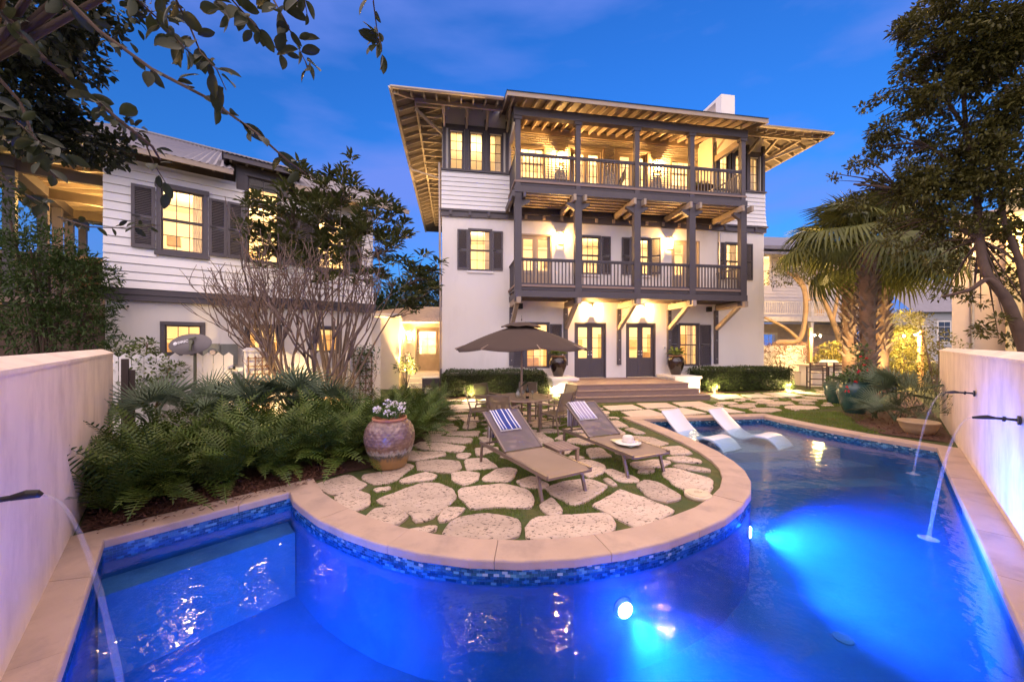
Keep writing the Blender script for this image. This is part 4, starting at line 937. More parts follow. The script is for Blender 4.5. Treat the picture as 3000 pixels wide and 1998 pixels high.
for g in GL: window(gh, g[0]-.06, g[1]+.06, g[2]-.06, g[3]+.06, 3, (2,), 0, sill=False, casing=.09)
for g in (GU[0],GU[2]): window(gh, *g, 3, (2,2), -.03, head=.03, out=.05, m_sill=trim)
window(gh, 2.66, 3.54, 4.33, 6.02, 2, (4,), -.03, out=.05, sill=False, casing=.08)
for a, b in ((.44,.86),(1.89,2.27),(2.28,2.64),(3.56,3.94),(3.95,4.40),(5.38,5.80)): shutter(gh, a, b, 4.37, 5.90, -.05)
# wall dormer carrying the tall middle window
q = MB(); wall_holes(q, 2.48, 3.72, 6.3, 6.98, [(2.66,3.54,6.3,6.74)], -.05, .12); q.build('dormer_wall', trim, gh)
window(gh, 2.66, 3.54, 6.06, 6.80, 2, (1,), -.035, out=.03, sill=False, casing=.07)
for u in (2.48, 3.64):
    planks(gh, 0, 0, 0, 0)
    for k in range(4): MB().box(u+.0,u+.08,.08,1.5,6.40+k*.14,6.40+k*.14+.132).build('dormer_plank', siding_m, gh)
q = MB(); q.box(2.2,2.24,-.42,1.9,6.93,7.06); q.box(3.96,4.0,-.42,1.9,6.93,7.06); q.box(2.24,3.96,-.42,-.38,6.93,7.06); q.build('dormer_fascia', trim, gh)
for u in np.arange(2.35,3.95,.36): MB().bar((u,-.36,6.96),(u,.3,7.12),.05,.09).build('rafter', rafter_m, gh)
MB().box(2.24,3.96,-.38,1.8,7.03,7.05).build('dormer_soffit', soffit_m, gh)
corrugated('dormer_roof', gh, (2.16,-.46,7.07),(4.04,-.46,7.07),(4.04,2.1,7.75),(2.16,2.1,7.75),.10,.016)
# eaves and roof
GE, GP = 6.50, .50
def gz(w): return GE+(w+.75)*GP
q = MB()
for a, b in ((-1.75,2.4),(3.8,GW+1.0)): q.add([(a,-.75,gz(-.75)),(b,-.75,gz(-.75)),(b,3.5,gz(3.5)),(a,3.5,gz(3.5))],[(0,3,2,1)])
q.add([(-1.75,3.5,gz(3.5)),(GW+1,3.5,gz(3.5)),(GW+1,7.8,GE),(-1.75,7.8,GE)],[(0,1,2,3)]); q.build('roof_boards', soffit_m, gh)
corrugated('roof', gh, (-1.78,-.80,gz(-.80)+.05),(2.42,-.80,gz(-.80)+.05),(2.42,3.5,gz(3.5)+.05),(-.4,3.5,gz(3.5)+.05),.15,.024)
corrugated('roof', gh, (3.78,-.80,gz(-.80)+.05),(GW+1.05,-.80,gz(-.80)+.05),(GW-.5,3.5,gz(3.5)+.05),(3.78,3.5,gz(3.5)+.05),.11,.018)
corrugated('roof', gh, (2.42,.9,gz(.9)+.05),(3.78,.9,gz(.9)+.05),(3.78,3.5,gz(3.5)+.05),(2.42,3.5,gz(3.5)+.05),.11,.018)
MB().tube([(-.5,3.5,gz(3.5)+.06),(GW-.4,3.5,gz(3.5)+.06)],.07,8).build('ridge_cap', metal_roof, gh)
for a, b in ((-1.75,2.4),(3.8,GW+1.0)): MB().box(a,b,-.79,-.75,GE-.09,GE+.04).build('fascia_board', rafter_m, gh)
for u in list(np.arange(-.1,2.4,.42))+list(np.arange(3.9,GW+.9,.42)): MB().bar((u,-.72,gz(-.72)-.06),(u,.0,gz(0)-.06),.05,.11).build('rafter', rafter_m, gh)
room(gh, .22, GW-.22, .22, 4, .3, 3.0, [(1.5,1.8,2.6),(4.6,1.8,2.6)], 34)
room(gh, .22, GW-.22, .22, 4, 3.35, 6.48, [(1.4,2.0,5.9),(3.1,2.2,5.9),(5,2,5.9)], 36)
curtain(gh, 1.55, 1.84, 4.4, 6.0, .2)
# open side porch with posts and lit ceiling
for w in (.75,2.7,3.75,4.8,6.2): MB().box(-1.68,-1.50,w-.09,w+.09,2.9,6.0).build('porch_post', wood_trim, gh)
MB().box(-1.70,-1.48,.55,6.4,5.95,6.2).build('porch_beam', wood_trim, gh)
for w in (.75,2.7,4.7): MB().box(-1.6,-.0,w-.07,w+.07,5.92,6.18).build('cross_beam', soffit_m, gh)
for w in np.arange(.8,6.4,.45): MB().bar((-2.3,w,6.12),(0,w,6.55),.05,.12).build('rafter', rafter_m, gh)
q = MB(); q.add([(-2.4,-.75,6.22),(0,-.75,6.62),(0,7,6.62),(-2.4,7,6.22)],[(0,1,2,3)]); q.build('porch_ceiling', cream, gh)
q = MB(); q.add([(-2.45,-.80,6.28),(0,-.80,6.70),(0,7,6.70),(-2.45,7,6.28)],[(0,1,2,3)]); q.box(-2.46,-2.40,-.8,7,6.15,6.30); q.box(-2.40,0,-.80,-.76,6.15,6.30); q.build('porch_roof', mat('dark_roof_metal',(.10,.075,.065),.5,metal=.4), gh)
MB().box(-1.7,0,.5,6.4,2.95,3.10).build('porch_floor', deck_wood, gh)
q = MB(); q.box(-1.62,-1.56,.6,6.3,3.98,4.06); q.box(-1.62,-1.56,.6,6.3,3.18,3.26); rl = q.build('railing', wood_trim, gh)
bal = MB().box(-.02,.02,-.02,.02,3.26,3.98).mesh('baluster', wood_trim)
for w in np.arange(.7,6.2,.16): put('baluster', bal, rl, (-1.59,w,0))
point('added_porch_light', MG @ Vector((-.5,2.6,5.6)), 34, (1,.58,.16), .1)  # unseen lamp added to light the porch ceiling
t = thing('security_camera', 'small white dome camera on the guest house wall under the grey band', 'security camera', MG @ Vector((.36,-.001,2.90)), R(38))
q = MB(); q.cyl((0,0,.03),(0,-.03,.03),.045,n=14); q.build('base', stucco, t); q = MB(); q.tube([(0,-.03,.03),(.03,-.10,.02)],[.032,.036],12); q.build('body', stucco, t); MB().tube([(.03,-.10,.02),(.034,-.108,.018)],[.026,.022],12).build('lens', black_iron, t)
t = thing('meter_box', 'grey electric meter boxes with a round dial on the guest house wall', 'meter box', MG @ Vector((2.14,-.001,1.25)), R(38))
gm = mat('grey_meter_paint', (.22,.23,.22), .5)
MB().box(-.37,-.02,-.14,0,.25,.78).build('meter_cabinet', gm, t); MB().box(-.005,.37,-.12,0,.20,.77).build('breaker_cabinet', gm, t)
MB().lathe([(.085,0),(.085,.03),(.07,.06)],20).build('meter_rim', mat('rim_steel',(.4,.4,.4),.3,metal=.8), t, loc=(-.17,-.14,.55), rot=(R(90),0,0)); MB().lathe([(.06,0),(.06,.01)],20).build('dial', mat('meter_face',(.6,.5,.45),.4), t, loc=(-.17,-.203,.55), rot=(R(90),0,0))

# satellite dish with its lettering
dx, dy, dz = at(557,1008,8.15)
t = thing('satellite_dish', 'dark grey satellite dish with white lettering standing behind the picket gate', 'satellite dish', (dx,dy,0), R(8))
dm = mat('dish_grey', (.14,.12,.125), .5, var=.08)
q = MB(); q.tube([(.06,.06,0),(.06,.06,dz-.1)],.03,10); q.build('mast', mat('olive_mast',(.10,.10,.06),.5), t)
q = MB(); k = 32; rings = 5; rx, ry = .43, .235
vs = []; 
for r in range(rings+1):
    f = r/rings
    for j in range(k): a = 2*math.pi*j/k; vs.append((rx*f*math.cos(a), -.07*(1-f*f), ry*f*math.sin(a)))
fs = [(r*k+j, r*k+(j+1)%k, (r+1)*k+(j+1)%k, (r+1)*k+j) for r in range(rings) for j in range(k)]
q.add(vs, fs); vs2 = [(x,y+.012,z) for x,y,z in vs]; q.add(vs2, [f[::-1] for f in fs])
dish = q.build('reflector', dm, t, True, loc=(0,0,dz), rot=(R(-14),R(-5),0))
# the back of the shell faces the camera: pole clamp, arm and lettering
q = MB(); q.box(.05,.12,-.12,-.06,-.03,.05); q.bar((.03,-.10,.085),(.17,-.10,.115),.03,.03); q.build('clamp', mat('olive_mast',(.1,.1,.06)), dish)
q = MB(); q.tube([(.085,-.09,.06),(.085,-.11,-.18)],.024,8); q.build('arm', mat('olive_mast',(.1,.1,.06)), dish)
tcu = bpy.data.curves.new('lettering', 'FONT'); tcu.body = 'DIREC'; tcu.size = .074; tcu.extrude = .002; tcu.align_x = 'LEFT'; tcu.offset = .0025
lw = mat('white_print', (.75,.73,.75), .5); tcu.materials.append(lw)
_f = bpy.data.objects.new('lettering_outline', tcu); lt = bpy.data.objects.new('lettering', bpy.data.meshes.new_from_object(_f)); bpy.data.objects.remove(_f); COL.objects.link(lt); lt.parent = dish; lt.location = (-.195,-.078,.0); lt.rotation_euler = (R(90),R(-8),0)
q = MB(); q.lathe([(.001,.014),(.03,.008),(.042,0)][::-1],20); q.build('emblem', lw, dish, loc=(-.255,-.064,.012), rot=(R(90),0,0))

# ------------------------------------------------------------------ white picket fence with gate, pillars and trellises
FU = Vector((.788,.616)); F0 = Vector((-7.34,8.40)); FN = Vector((-.616,.788))
def fp(t, w=0): return F0+FU*t+FN*w
FA = math.atan2(FU.y,FU.x)
def picket_run(name, lab, t0, t1, pw=.178, gap=.012, top=1.80, cat='fence', group=None, gate=False):
    p = fp(t0); t = thing(name, lab, cat, (p.x,p.y,0), FA, group); L = t1-t0; m = int(L/(pw+gap)); 
    q = MB(); q.prism([(0,0),(pw,0),(pw,top-.06),(pw/2,top+.02),(0,top-.06)],0,.022)
    me = MB(); me.add([(x,z,y) for x,y,z in q.v],[f[::-1] for f in q.f]); me = me.mesh('picket', stucco)
    for i in range(m): put('picket', me, t, (i*(pw+gap),rng.uniform(-.002,.002),0))
    q = MB(); q.box(0,L,.024,.06,.35,.45); q.box(0,L,.024,.06,1.35,1.45); q.build('rail', stucco, t)
    if gate: q = MB(); q.tube([(L-.28,-.02,1.42),(L-.16,-.05,1.44)],.012,6); q.box(L-.20,L-.15,-.02,0,1.40,1.48); q.build('latch', black_iron, t)
    return t
picket_run('picket_fence', 'short white picket run behind the flowering shrub at the left wall end', -1.5, -.36)
picket_run('picket_gate', 'white picket gate with a black latch, in front of the satellite dish', -.34, .98, cat='gate', gate=True)
picket_run('picket_fence', 'long white picket fence behind the many stemmed tree', 1.62, 3.42)
for t0, t1, lab in ((1.0,1.6,'white stucco pillar between the picket gate and the fence, carrying a trellis of bare vine'),(3.44,4.1,'white stucco pillar at the right end of the picket fence, carrying a leafy trellis')):
    p = fp(t0); t = thing('pillar', lab, 'pillar', (p.x,p.y,0), FA); L = t1-t0
    MB().box(0,L,-.05,.30,-.1,1.84).build('shaft', stucco, t); q = MB(); q.prism([(-.03,-.08),(L+.03,-.08),(L+.03,.33),(-.03,.33)],1.84,1.93,inset=.10,drop=.06); q.build('cap', stucco, t)
def trellis(t0, w, h, lab, vine):
    p = fp(t0, -.12); t = thing('trellis', lab, 'trellis', (p.x,p.y,0), FA, 'trellises on the fence pillars'); m = mat('cedar_lath', (.28,.16,.10), .7)
    for i in range(4): x = w*i/3; MB().box(x-.014,x+.014,0,.018,.15,h).build('upright', m, t)
    for j in range(8): z = .3+(h-.35)*j/7; MB().box(-.03,w+.03,-.014,-.001,z-.012,z+.012).build('lath', m, t)
    v = thing('climbing_vine', vine, 'vine', (p.x,p.y,0), FA); q = MB()
    for i in range(11):
        x = rng.uniform(0,w); pts = []; z = .05
        while z < h+.08: pts.append((x, -.03+rng.uniform(-.02,.02), z)); x = min(w+.12,max(-.12,x+rng.uniform(-.11,.11))); z += .13
        q.tube(pts, [.010*(1-.6*k/len(pts)) for k in range(len(pts))], 5)
    q.build('stem', mat('vine_bark',(.20,.11,.08),.8), v); return v, p
trellis(1.08,.42,1.72,'brown lath trellis on the pillar beside the picket gate','bare brown vine woven through the trellis beside the gate')
v2, p2 = trellis(3.52,.5,1.75,'brown lath trellis on the right pillar of the picket fence','leafy green vine climbing the trellis at the right end of the fence')

# ------------------------------------------------------------------ passage building between the houses
pas = thing('passage_building', 'low cream link building with a glazed door and corrugated roof, left of the main house', 'building', (-2.86,15.06,0), R(9))
# its local axes are those of the main house
PD = (-1.40,-.22,.68,2.86); pw_ = 3.4
q = MB(); wall_holes(q, -1.95, .0, -.1, 3.05, [PD], pw_, .2); q.box(-3.4,-1.96,1.9,2.1,-.1,3.25); q.box(-2.16,-1.96,2.1,pw_,-.1,3.25); q.build('wall', mat('cream_stucco',(.74,.66,.56),.85,var=.03,bump=.2,bscale=80), pas)
french_door(pas, *PD, pw_-.02, 1, 3, mat('taupe_door',(.33,.26,.21),.5), cols=2, lower=.40)
q = MB(); q.box(-2.0,.0,2.75,2.82,3.02,3.10); q.build('fascia_board', cream, pas)
corrugated('roof', pas, (-2.0,2.72,3.10),(-.02,2.72,3.10),(-.02,5.6,4.1),(-1.1,5.6,4.1),.10,.015,mat('tan_roof_metal',(.50,.40,.34),.5,metal=.3))
corrugated('roof', pas, (-3.5,1.8,3.42),(-2.0,2.72,3.12),(-1.1,5.6,4.1),(-1.6,5.6,4.1),.10,.015,mat('tan_roof_metal',(.5,.4,.34)))
MB().box(-3.5,-1.92,1.72,2.2,3.25,3.40).build('parapet', stucco, pas)
for i in range(3): MB().box(-1.65,-.05,pw_-.35-.32*i-.35,pw_-.35-.32*i,-.02,.66-.21*i).build('step', stucco, pas)
room(pas, -1.9, -.05, pw_+.2, pw_+2.6, .6, 3.0, [(-.9,pw_+1.4,2.6)], 55, (1,.80,.52))
wall_lantern('wall_lantern', 'square brass lantern beside the link building door', MH, -1.68, pw_, 2.18, 'square lanterns on the link building', hgt=.52, e=80, rotz=R(9))
# slatted screen, low court wall
t = thing('slatted_screen', 'pale horizontal slat screen between the guest house and the courtyard', 'screen', (at(1082,1010,12.6)[0],12.6,0), R(20))
for k in range(14): MB().box(0,.36,-.02,.02,.15+k*.2,.33+k*.2).build('slat', cream, t)
MB().box(-.03,.0,-.03,.05,0,3.0).build('post', cream, t)
cwx = at(1105,1010,19)[0]; t = thing('courtyard_wall', 'low orange lit courtyard wall behind the agave pot', 'wall', (cwx,19.2,0), R(9)); MB().box(-.4,1.6,0,.2,-.1,1.75).build('wall', wall_m, t)
# storage bench and white pot by the house corner
bx, by = -2.72, 15.0
t = thing('storage_bench', 'dark storage box with a pale slatted lid by the house corner', 'storage box', MH @ Vector((-.42,-.1,0)), R(9))
MB().box(-.34,.30,-.30,.30,.02,.66).build('box', mat('dark_resin',(.06,.045,.05),.6), t)
for i in range(5): MB().box(-.37+.14*i,-.37+.14*i+.132,-.33,.33,.66,.70).build('lid_slat', mat('pale_resin',(.45,.40,.38),.6), t)
MB().box(-.06,.0,-.6,.0,-.05,1.03).build('corner_fin', trim, house)

# ------------------------------------------------------------------ neighbours beyond the garden
nb = thing('neighbour_house', 'white neighbouring house with a railed balcony behind the palms', 'house', (17.4,27,0), R(6))
wsid = mat('neighbour_siding', (.60,.56,.56), .7, var=.04)
q = MB(); wall_holes(q, -.5, 9, 4.0, 9.2, [(.5,1.7,6.3,8.6),(4.6,6.2,4.1,6.9)], 0, .2); q.box(8.8,9,.2,8,0,9.2); q.box(-.5,-.3,.2,8,0,9.2); q.build('wall', wsid, nb)
planks(nb, -.5, 9, 4.05, 9.1, [(.4,1.8,6.2,8.7),(4.5,6.3,4.1,7.0)], -.02, .24, wsid)
q = MB(); wall_holes(q, -.5, 9, -.2, 3.6, [(1.6,2.9,1.0,2.9)], .8, .2); q.build('lower_wall', mat('dusky_stucco',(.42,.36,.33),.8), nb)
window(nb, .5, 1.7, 6.3, 8.6, 3, (2,2), 0, mat('nb_white',(.7,.66,.62)), sill=False); window(nb, 4.6, 6.2, 4.1, 6.9, 3, (2,2), 0, mat('nb_white',(.7,.66,.62)), sill=False); window(nb, 1.6, 2.9, 1.0, 2.9, 2, (2,2), .8, mat('nb_white',(.7,.66,.62)), sill=False)
MB().box(-.6,9,-1.5,.0,3.62,3.95).build('balcony_floor', mat('nb_white',(.7,.66,.62)), nb)
for x in (-.4,3.6,8.4): MB().box(x-.1,x+.1,-1.45,-1.2,-.1,3.6).build('post', mat('nb_white',(.7,.66,.62)), nb); MB().box(x-.09,x+.09,-1.45,-1.25,3.95,5.1).build('post', mat('nb_white',(.7,.66,.62)), nb)
q = MB(); q.box(-.5,9,-1.42,-1.34,4.95,5.03); q.box(-.5,9,-1.41,-1.35,4.12,4.2); rl = q.build('railing', mat('nb_white',(.7,.66,.62)), nb); bal = MB().box(-.022,.022,-.02,.02,4.2,4.95).mesh('baluster', mat('nb_white',(.7,.66,.62)))
for x in np.arange(-.3,8.9,.17): put('baluster', bal, rl, (x,-1.38,0))
q = MB(); q.add([(-1.2,-.9,9.0),(10,-.9,9.0),(8,4,11.2),(1,4,11.2)],[(0,1,2,3)]); q.add([(-1.2,-.9,9.0),(1,4,11.2),(1,8,11.2),(-1.2,9,9.0)],[(0,1,2,3)]); q.box(-1.2,10,-.95,-.9,8.8,9.05); q.build('roof', metal_roof, nb)
q = MB(); q.add([(-.6,-1.6,8.4),(9.4,-1.6,8.4),(9.4,0,8.9),(-.6,0,8.9)],[(0,1,2,3)]); q.box(-.6,9.4,-1.64,-1.6,8.25,8.42); q.build('porch_roof', metal_roof, nb)
room(nb, -.3, 8.8, .2, 3.5, 4.0, 9.0, [(1.5,1.6,8)], 240, (1,.66,.3))
gy = thing('grey_cottage', 'small grey clapboard cottage with a white framed window far behind the right wall', 'house', (43.6,40,0), R(-4))
gsid = mat('grey_clapboard', (.36,.37,.40), .7, var=.03)
q = MB(); q.box(0,9,.02,6,-.5,5.6); q.build('wall', gsid, gy); planks(gy, 0, 9, .8, 5.5, [(2.3,3.7,2.2,4.6)], 0, .22, gsid)
q = MB(); q.box(2.3,3.7,-.06,-.0,2.2,4.6); fr = q.build('window', mat('nb_white',(.7,.66,.62)), gy); dark = mat('dark_pane', (.05,.07,.10), .1)
for i in range(2):
    for j in range(4): MB().box(2.45+i*.58,2.45+i*.58+.52,-.09,-.06,2.35+j*.54,2.35+j*.54+.48).build('pane', dark, fr)
q = MB(); q.add([(-.6,-.6,5.5),(9.6,-.6,5.5),(9.6,4,9.6),(-.6,4,9.6)],[(0,1,2,3)]); q.build('roof', metal_roof, gy)
bh = thing('beige_house', 'tall beige stucco house behind the right garden wall, with a grey downspout', 'house', (19.1,16,0), R(-50))
bg_m = mat('beige_stucco', (.60,.50,.46), .85, var=.04)
q = MB(); q.box(0,.36,0,8,-.2,7.6); q.box(.36,6,.25,8,-.2,7.6); q.build('wall', bg_m, bh); MB().tube([(.56,.2,7.5),(.56,.2,0)],.05,8).build('downspout', mat('zinc_pipe',(.5,.48,.48)), bh)
ym = mat('amber_lit_stucco', (.66,.52,.28), .8, var=.06)  # amber lamplight put into the stucco colour
q = MB(); q.box(1.38,1.75,-.6,-.2,-.2,8.6); q.box(1.9,6,-.5,.24,-.2,8.6); q.build('column', ym, bh); MB().box(1.1,6,-.9,.24,6.7,7.1).build('balcony', ym, bh)
bf = thing('timber_building', 'dark brown timber building behind the trees at the far left', 'building', (-14.5,11.5,0), R(30))
bm_ = mat('brown_boards', (.07,.035,.025), .7, var=.2)
for k in range(24): MB().box(-1.5+k*.36,-1.5+k*.36+.345,0,.06+rng.uniform(0,.02),-.2,4.6).build('wall_board', bm_, bf)
MB().box(-1.5,7.1,-.1,.2,3.2,3.45).build('beam', mat('amber_beam',(.22,.12,.05)), bf); MB().box(-1.6,7.2,-.6,2,4.6,4.75).build('roof', soffit_m, bf)

# back wall, planters, outdoor kitchen, stools, string lights
bw = thing('back_garden_wall', 'white garden wall overgrown with brown vine at the back of the terrace', 'wall', (at(2225,1010,20.3)[0],20.3,0), R(4))
MB().box(0,2.75,0,.25,-.1,1.95).build('wall', stucco, bw)
lw_ = thing('low_planter_wall', 'low cream planter wall behind the palms', 'planter', (14.2,18.2,0), R(12)); MB().box(0,6.5,0,.3,-.1,.62).build('wall', mat('cream_stucco',(.74,.66,.56)), lw_); MB().box(-.03,6.53,-.04,.34,.62,.68).build('cap', slab_m, lw_)
ky = 17.6; kt = thing('kitchen_counter', 'outdoor kitchen counter behind the two bar stools', 'counter', (at(2380,1010,ky)[0],ky,0), R(9))
MB().box(0,2.6,0,.7,0,1.0).build('base', stucco, kt); MB().box(-.28,2.7,-.35,.75,1.0,1.05).build('counter_top', slab_m, kt)
gr = thing('barbecue', 'white metal barbecue hood on the outdoor kitchen counter', 'barbecue', (at(2433,1010,ky+.4)[0],ky+.5,1.05), R(9)); q = MB(); q.prism([(-.34,-.2),(.34,-.2),(.34,.2),(-.34,.2)],0,.20,inset=.10,drop=.09); q.build('hood', mat('white_enamel',(.75,.72,.70),.3), gr); MB().tube([(-.24,-.23,.07),(.24,-.23,.07)],.012,6).build('handle', black_iron, gr)
stool_m = mat('dark_teak_stool', (.055,.035,.03), .5, var=.15, rnd=.05)
def bar_stool(name, lab, loc, rz):
    t = thing(name, lab, 'bar stool', loc, rz, 'bar stools at the kitchen counter'); w = .29
    for x,y in ((-w,-w),(w,-w)): MB().bar((x,y,0),(x,y-.05,1.22),.05).build('leg', stool_m, t)
    for x,y in ((-w,w),(w,w)): MB().bar((x,y,0),(x,y,.98),.05).build('leg', stool_m, t)
    for z in (.2,.45): MB().box(-w,w,-w-.02,-w+.02,z,z+.05).build('stretcher', stool_m, t)
    for x in (-w,w): MB().box(x-.02,x+.02,-w,w,.3,.35).build('stretcher', stool_m, t); MB().box(x-.04,x+.04,-w-.04,w+.06,.98,1.01).build('arm', stool_m, t)
    for i in range(5): MB().box(-w+.02,w-.02,-w+i*.1,-w+i*.1+.09,.74,.765).build('seat_slat', stool_m, t)
    for i in range(6): MB().box(-w+.02,w-.02,-w-.055,-w-.035,.84+i*.065,.84+i*.065+.05).build('back_slat', stool_m, t)
    return t
s0 = at(2392,1010,16.6); bar_stool('bar_stool','dark timber bar stool at the counter, left of the pair',(s0[0],16.6,0),R(-28))
s1 = at(2452,1010,16.5); bar_stool('bar_stool','dark timber bar stool at the counter, right of the pair',(s1[0]+.1,16.5,0),R(-24))
pm_ = mat('pine_post', (.40,.26,.12), .7, stretch=(4,4,.4))
lp = [at(2373,961,18.9), at(2697,968,17.5)]
for i, (p, lab) in enumerate(zip(lp, ('square timber post carrying the string lights, by the bar stools','square timber post carrying the string lights, right of the palms'))):
    t = thing('light_post', lab, 'post', (p[0],p[1],0), 0, 'posts of the string lights'); MB().box(-.07,.07,-.07,.07,0,p[2]).build('post', pm_, t)
t = thing('string_lights', 'string of warm glowing bulbs slung between two timber posts', 'string lights', (lp[0][0],lp[0][1],0)); A_, B_ = Vector(lp[0])+Vector((0,0,-.25)), Vector(lp[1])+Vector((0,0,-.1)); O_ = Vector((lp[0][0],lp[0][1],0))
cab = []
for i in range(21): f = i/20; p = A_.lerp(B_,f); p.z -= .35*4*f*(1-f)*.4; cab.append(p-O_)
MB().tube(cab, .008, 4).build('cable', black_iron, t)
for f in (.045,.10,.33,.5,.66,.86,.955):
    p = A_.lerp(B_,f); p.z -= .35*4*f*(1-f)*.4+.05; p -= O_
    MB().tube([p+Vector((0,0,.05)),p+Vector((0,0,.0))],.02,6).build('socket', black_iron, t); MB().lathe([(.012,0),(.035,.03),(.035,.06),(.015,.09)][::1],8).build('bulb', bulb_glow, t, loc=p+Vector((0,0,-.09)))
for f, e in ((.06,90),(.34,60),(.90,260)): p = A_.lerp(B_,f); p.z -= .35*4*f*(1-f)*.4+.25; p.y -= .15; point('bulb_light', p, e, (1,.60,.20), .06)

bpx = Matrix.Translation((19.1,16,0)) @ Matrix.Rotation(R(-50),4,'Z')
point('added_warm_light', bpx @ Vector((1.5,-1.1,6.3)), 110, (1,.60,.20), .1)  # unseen lamp added to warm the beige house front
t = thing('gate_post', 'dark timber gate post at the end of the left garden wall', 'post', (-7.66,7.22,0), R(38)); MB().box(0,.10,0,.10,0,1.72).build('post', mat('dark_timber_post',(.06,.04,.035),.7), t); MB().box(.11,.19,.02,.08,0,1.5).build('stile', mat('dark_timber_post',(.06,.04,.035)), t)
# ------------------------------------------------------------------ patio furniture
def mesh_cloth(name, col, tex):
    """woven sling fabric: fine weave, a little see-through"""
    m = mat(name, col, .75, var=.05, scale=3, bump=.15, bscale=400); t = m.node_tree; N = t.nodes
    b = N['Principled BSDF']; tr = N.new('ShaderNodeBsdfTransparent'); ms = N.new('ShaderNodeMixShader'); ms.inputs[0].default_value = tex
    t.links.new(b.outputs[0], ms.inputs[1]); t.links.new(tr.outputs[0], ms.inputs[2]); t.links.new(ms.outputs[0], N['Material Output'].inputs[0]); return m
sling = mesh_cloth('lounger_sling', (.26,.185,.14), .05); sling_back = mesh_cloth('lounger_back_sling', (.16,.125,.14), .22); chair_sling = mesh_cloth('chair_sling', (.20,.14,.095), .18)
def lounger(loc, ang, lab):
    """x: foot end (+) to head (-), origin between the front feet"""
    t = thing('sun_lounger', lab, 'sun lounger', loc, ang, 'sun loungers on the flagstones'); W = .35; L = 1.80; zt = .345
    q = MB()
    for y in (-W,W): q.bar((.12,y,zt),(-L-.05,y,zt-.01),.032,.05)
    q.bar((.12,-W,zt-.015),(.12,W,zt-.015),.03,.03); q.bar((-L,-W,zt-.02),(-L,W,zt-.02),.03,.03); q.bar((-.06,-W,zt-.06),(-.06,W,zt-.06),.025,.025)
    q.build('frame', alu, t)
    for y in (-W,W):
        MB().bar((-.10,y,zt-.02),(.01,y,0),.04,.032).build('leg', alu, t); MB().bar((-L+.02,y,zt-.02),(-L-.03,y,0),.04,.032).build('leg', alu, t)
    q = MB(); k = 14; vs = []
    for i in range(k+1):
        x = .12-(1.05+.12)*i/k; sag = -.028*math.sin(math.pi*i/k)
        for j in range(7): y = -W+.02+(2*W-.04)*j/6; vs.append((x,y,zt+.022+sag*math.sin(math.pi*(j+.3)/6.6)-(.03 if i == 0 else 0)))
    q.add(vs, [(i*7+j,(i+1)*7+j,(i+1)*7+j+1,i*7+j+1) for i in range(k) for j in range(6)]); q.build('seat_sling', sling, t, True)
    hx, hz = -1.0, zt+.03; BL, ba = .90, R(31); bx, bz = hx-BL*math.cos(ba), hz+BL*math.sin(ba)
    q = MB()
    for y in (-W+.02,W-.02): q.bar((hx,y,hz),(bx,y,bz),.028,.035)
    q.bar((bx,-W+.02,bz),(bx,W-.02,bz),.028,.028); bkf = q.build('back_frame', alu, t)
    q = MB(); vs = []
    for i in range(11):
        f = i/10; 
        for j in range(7): y = -W+.03+(2*W-.06)*j/6; s = -.02*math.sin(math.pi*j/6)*math.sin(math.pi*f); vs.append((hx+(bx-hx)*f, y, hz+(bz-hz)*f+.012+s))
    q.add(vs, [(i*7+j,(i+1)*7+j,(i+1)*7+j+1,i*7+j+1) for i in range(10) for j in range(6)]); q.build('back_sling', sling_back, t, True)
    q = MB(); 
    for y in (-W+.06,W-.06): q.bar((hx-.55,y,hz+.33),(hx-.62,y,zt),.014)
    q.build('prop', alu, t); return t
def towel(root_loc, ang, lab, m, yoff, name='beach_towel'):
    """striped towel draped over the top of a lounger back"""
    t = thing(name, lab, 'towel', root_loc, ang, 'striped towels on the loungers'); W = .19
    zt = .345; hx, hz = -1.0, zt+.03; BL, ba = .90, R(31); d = Vector((-math.cos(ba),0,math.sin(ba))); nrm = Vector((math.sin(ba),0,math.cos(ba))); top = Vector((hx,0,hz))+d*BL
    path = [top-d*.46+nrm*.024, top-d*.25+nrm*.018, top-d*.06+nrm*.026, top+d*.015+nrm*.028, top+d*.034+nrm*.004, top+d*.012-nrm*.03+Vector((0,0,-.05)), top-d*.0-nrm*.05+Vector((-.01,0,-.22)), top-nrm*.05+Vector((-.01,0,-.40))]
    vs = []; uv = []; M_ = 40; rows = []
    for i, p in enumerate(path):
        for j in range(M_+1):
            f = j/M_; y = yoff+(f-.5)*2*W; vs.append((p.x, y+ .012*i*(.5-f)*.3, p.z+.005*math.sin(f*9+i)))
    q = MB(); K = M_+1
    for i in range(len(path)-1):
        for j in range(M_): q.mi = m[2][j]; q.add([], []); q.f.append((i*K+j,(i+1)*K+j,(i+1)*K+j+1,i*K+j+1)); q.m.append(m[2][j])
    q.v = vs; o = q.build('cloth', [m[0],m[1]], t, True); so = o.modifiers.new('thickness','SOLIDIFY'); so.thickness = .008
    q = MB(); 
    for j in range(26):
        y = yoff+(j/25-.5)*2*W; p = path[0]; q.bar((p.x,y,p.z),(p.x+.022,y+rng.uniform(-.004,.004),p.z-.016),.005)
    q.build('fringe', m[1], t)
    return t
def stripes(spec): 
    out = []
    for n_, c in spec: out += [c]*n_
    return (out+[0]*40)[:40]
blue = mat('towel_blue', (.035,.055,.24), .95, var=.08, bump=.3, bscale=300); white_t = mat('towel_white', (.70,.68,.74), .95, var=.03, bump=.3, bscale=300); mauve = mat('towel_mauve', (.34,.29,.40), .95, var=.06, bump=.3, bscale=300)
L1, A1 = (.68,4.80,.015), math.atan2(-.870,.4925); L2, A2 = (2.04,5.615,.015), math.atan2(-.918,.395)
lounger(L1, A1, 'brown sling sun lounger nearest the pool, with a blue striped towel')
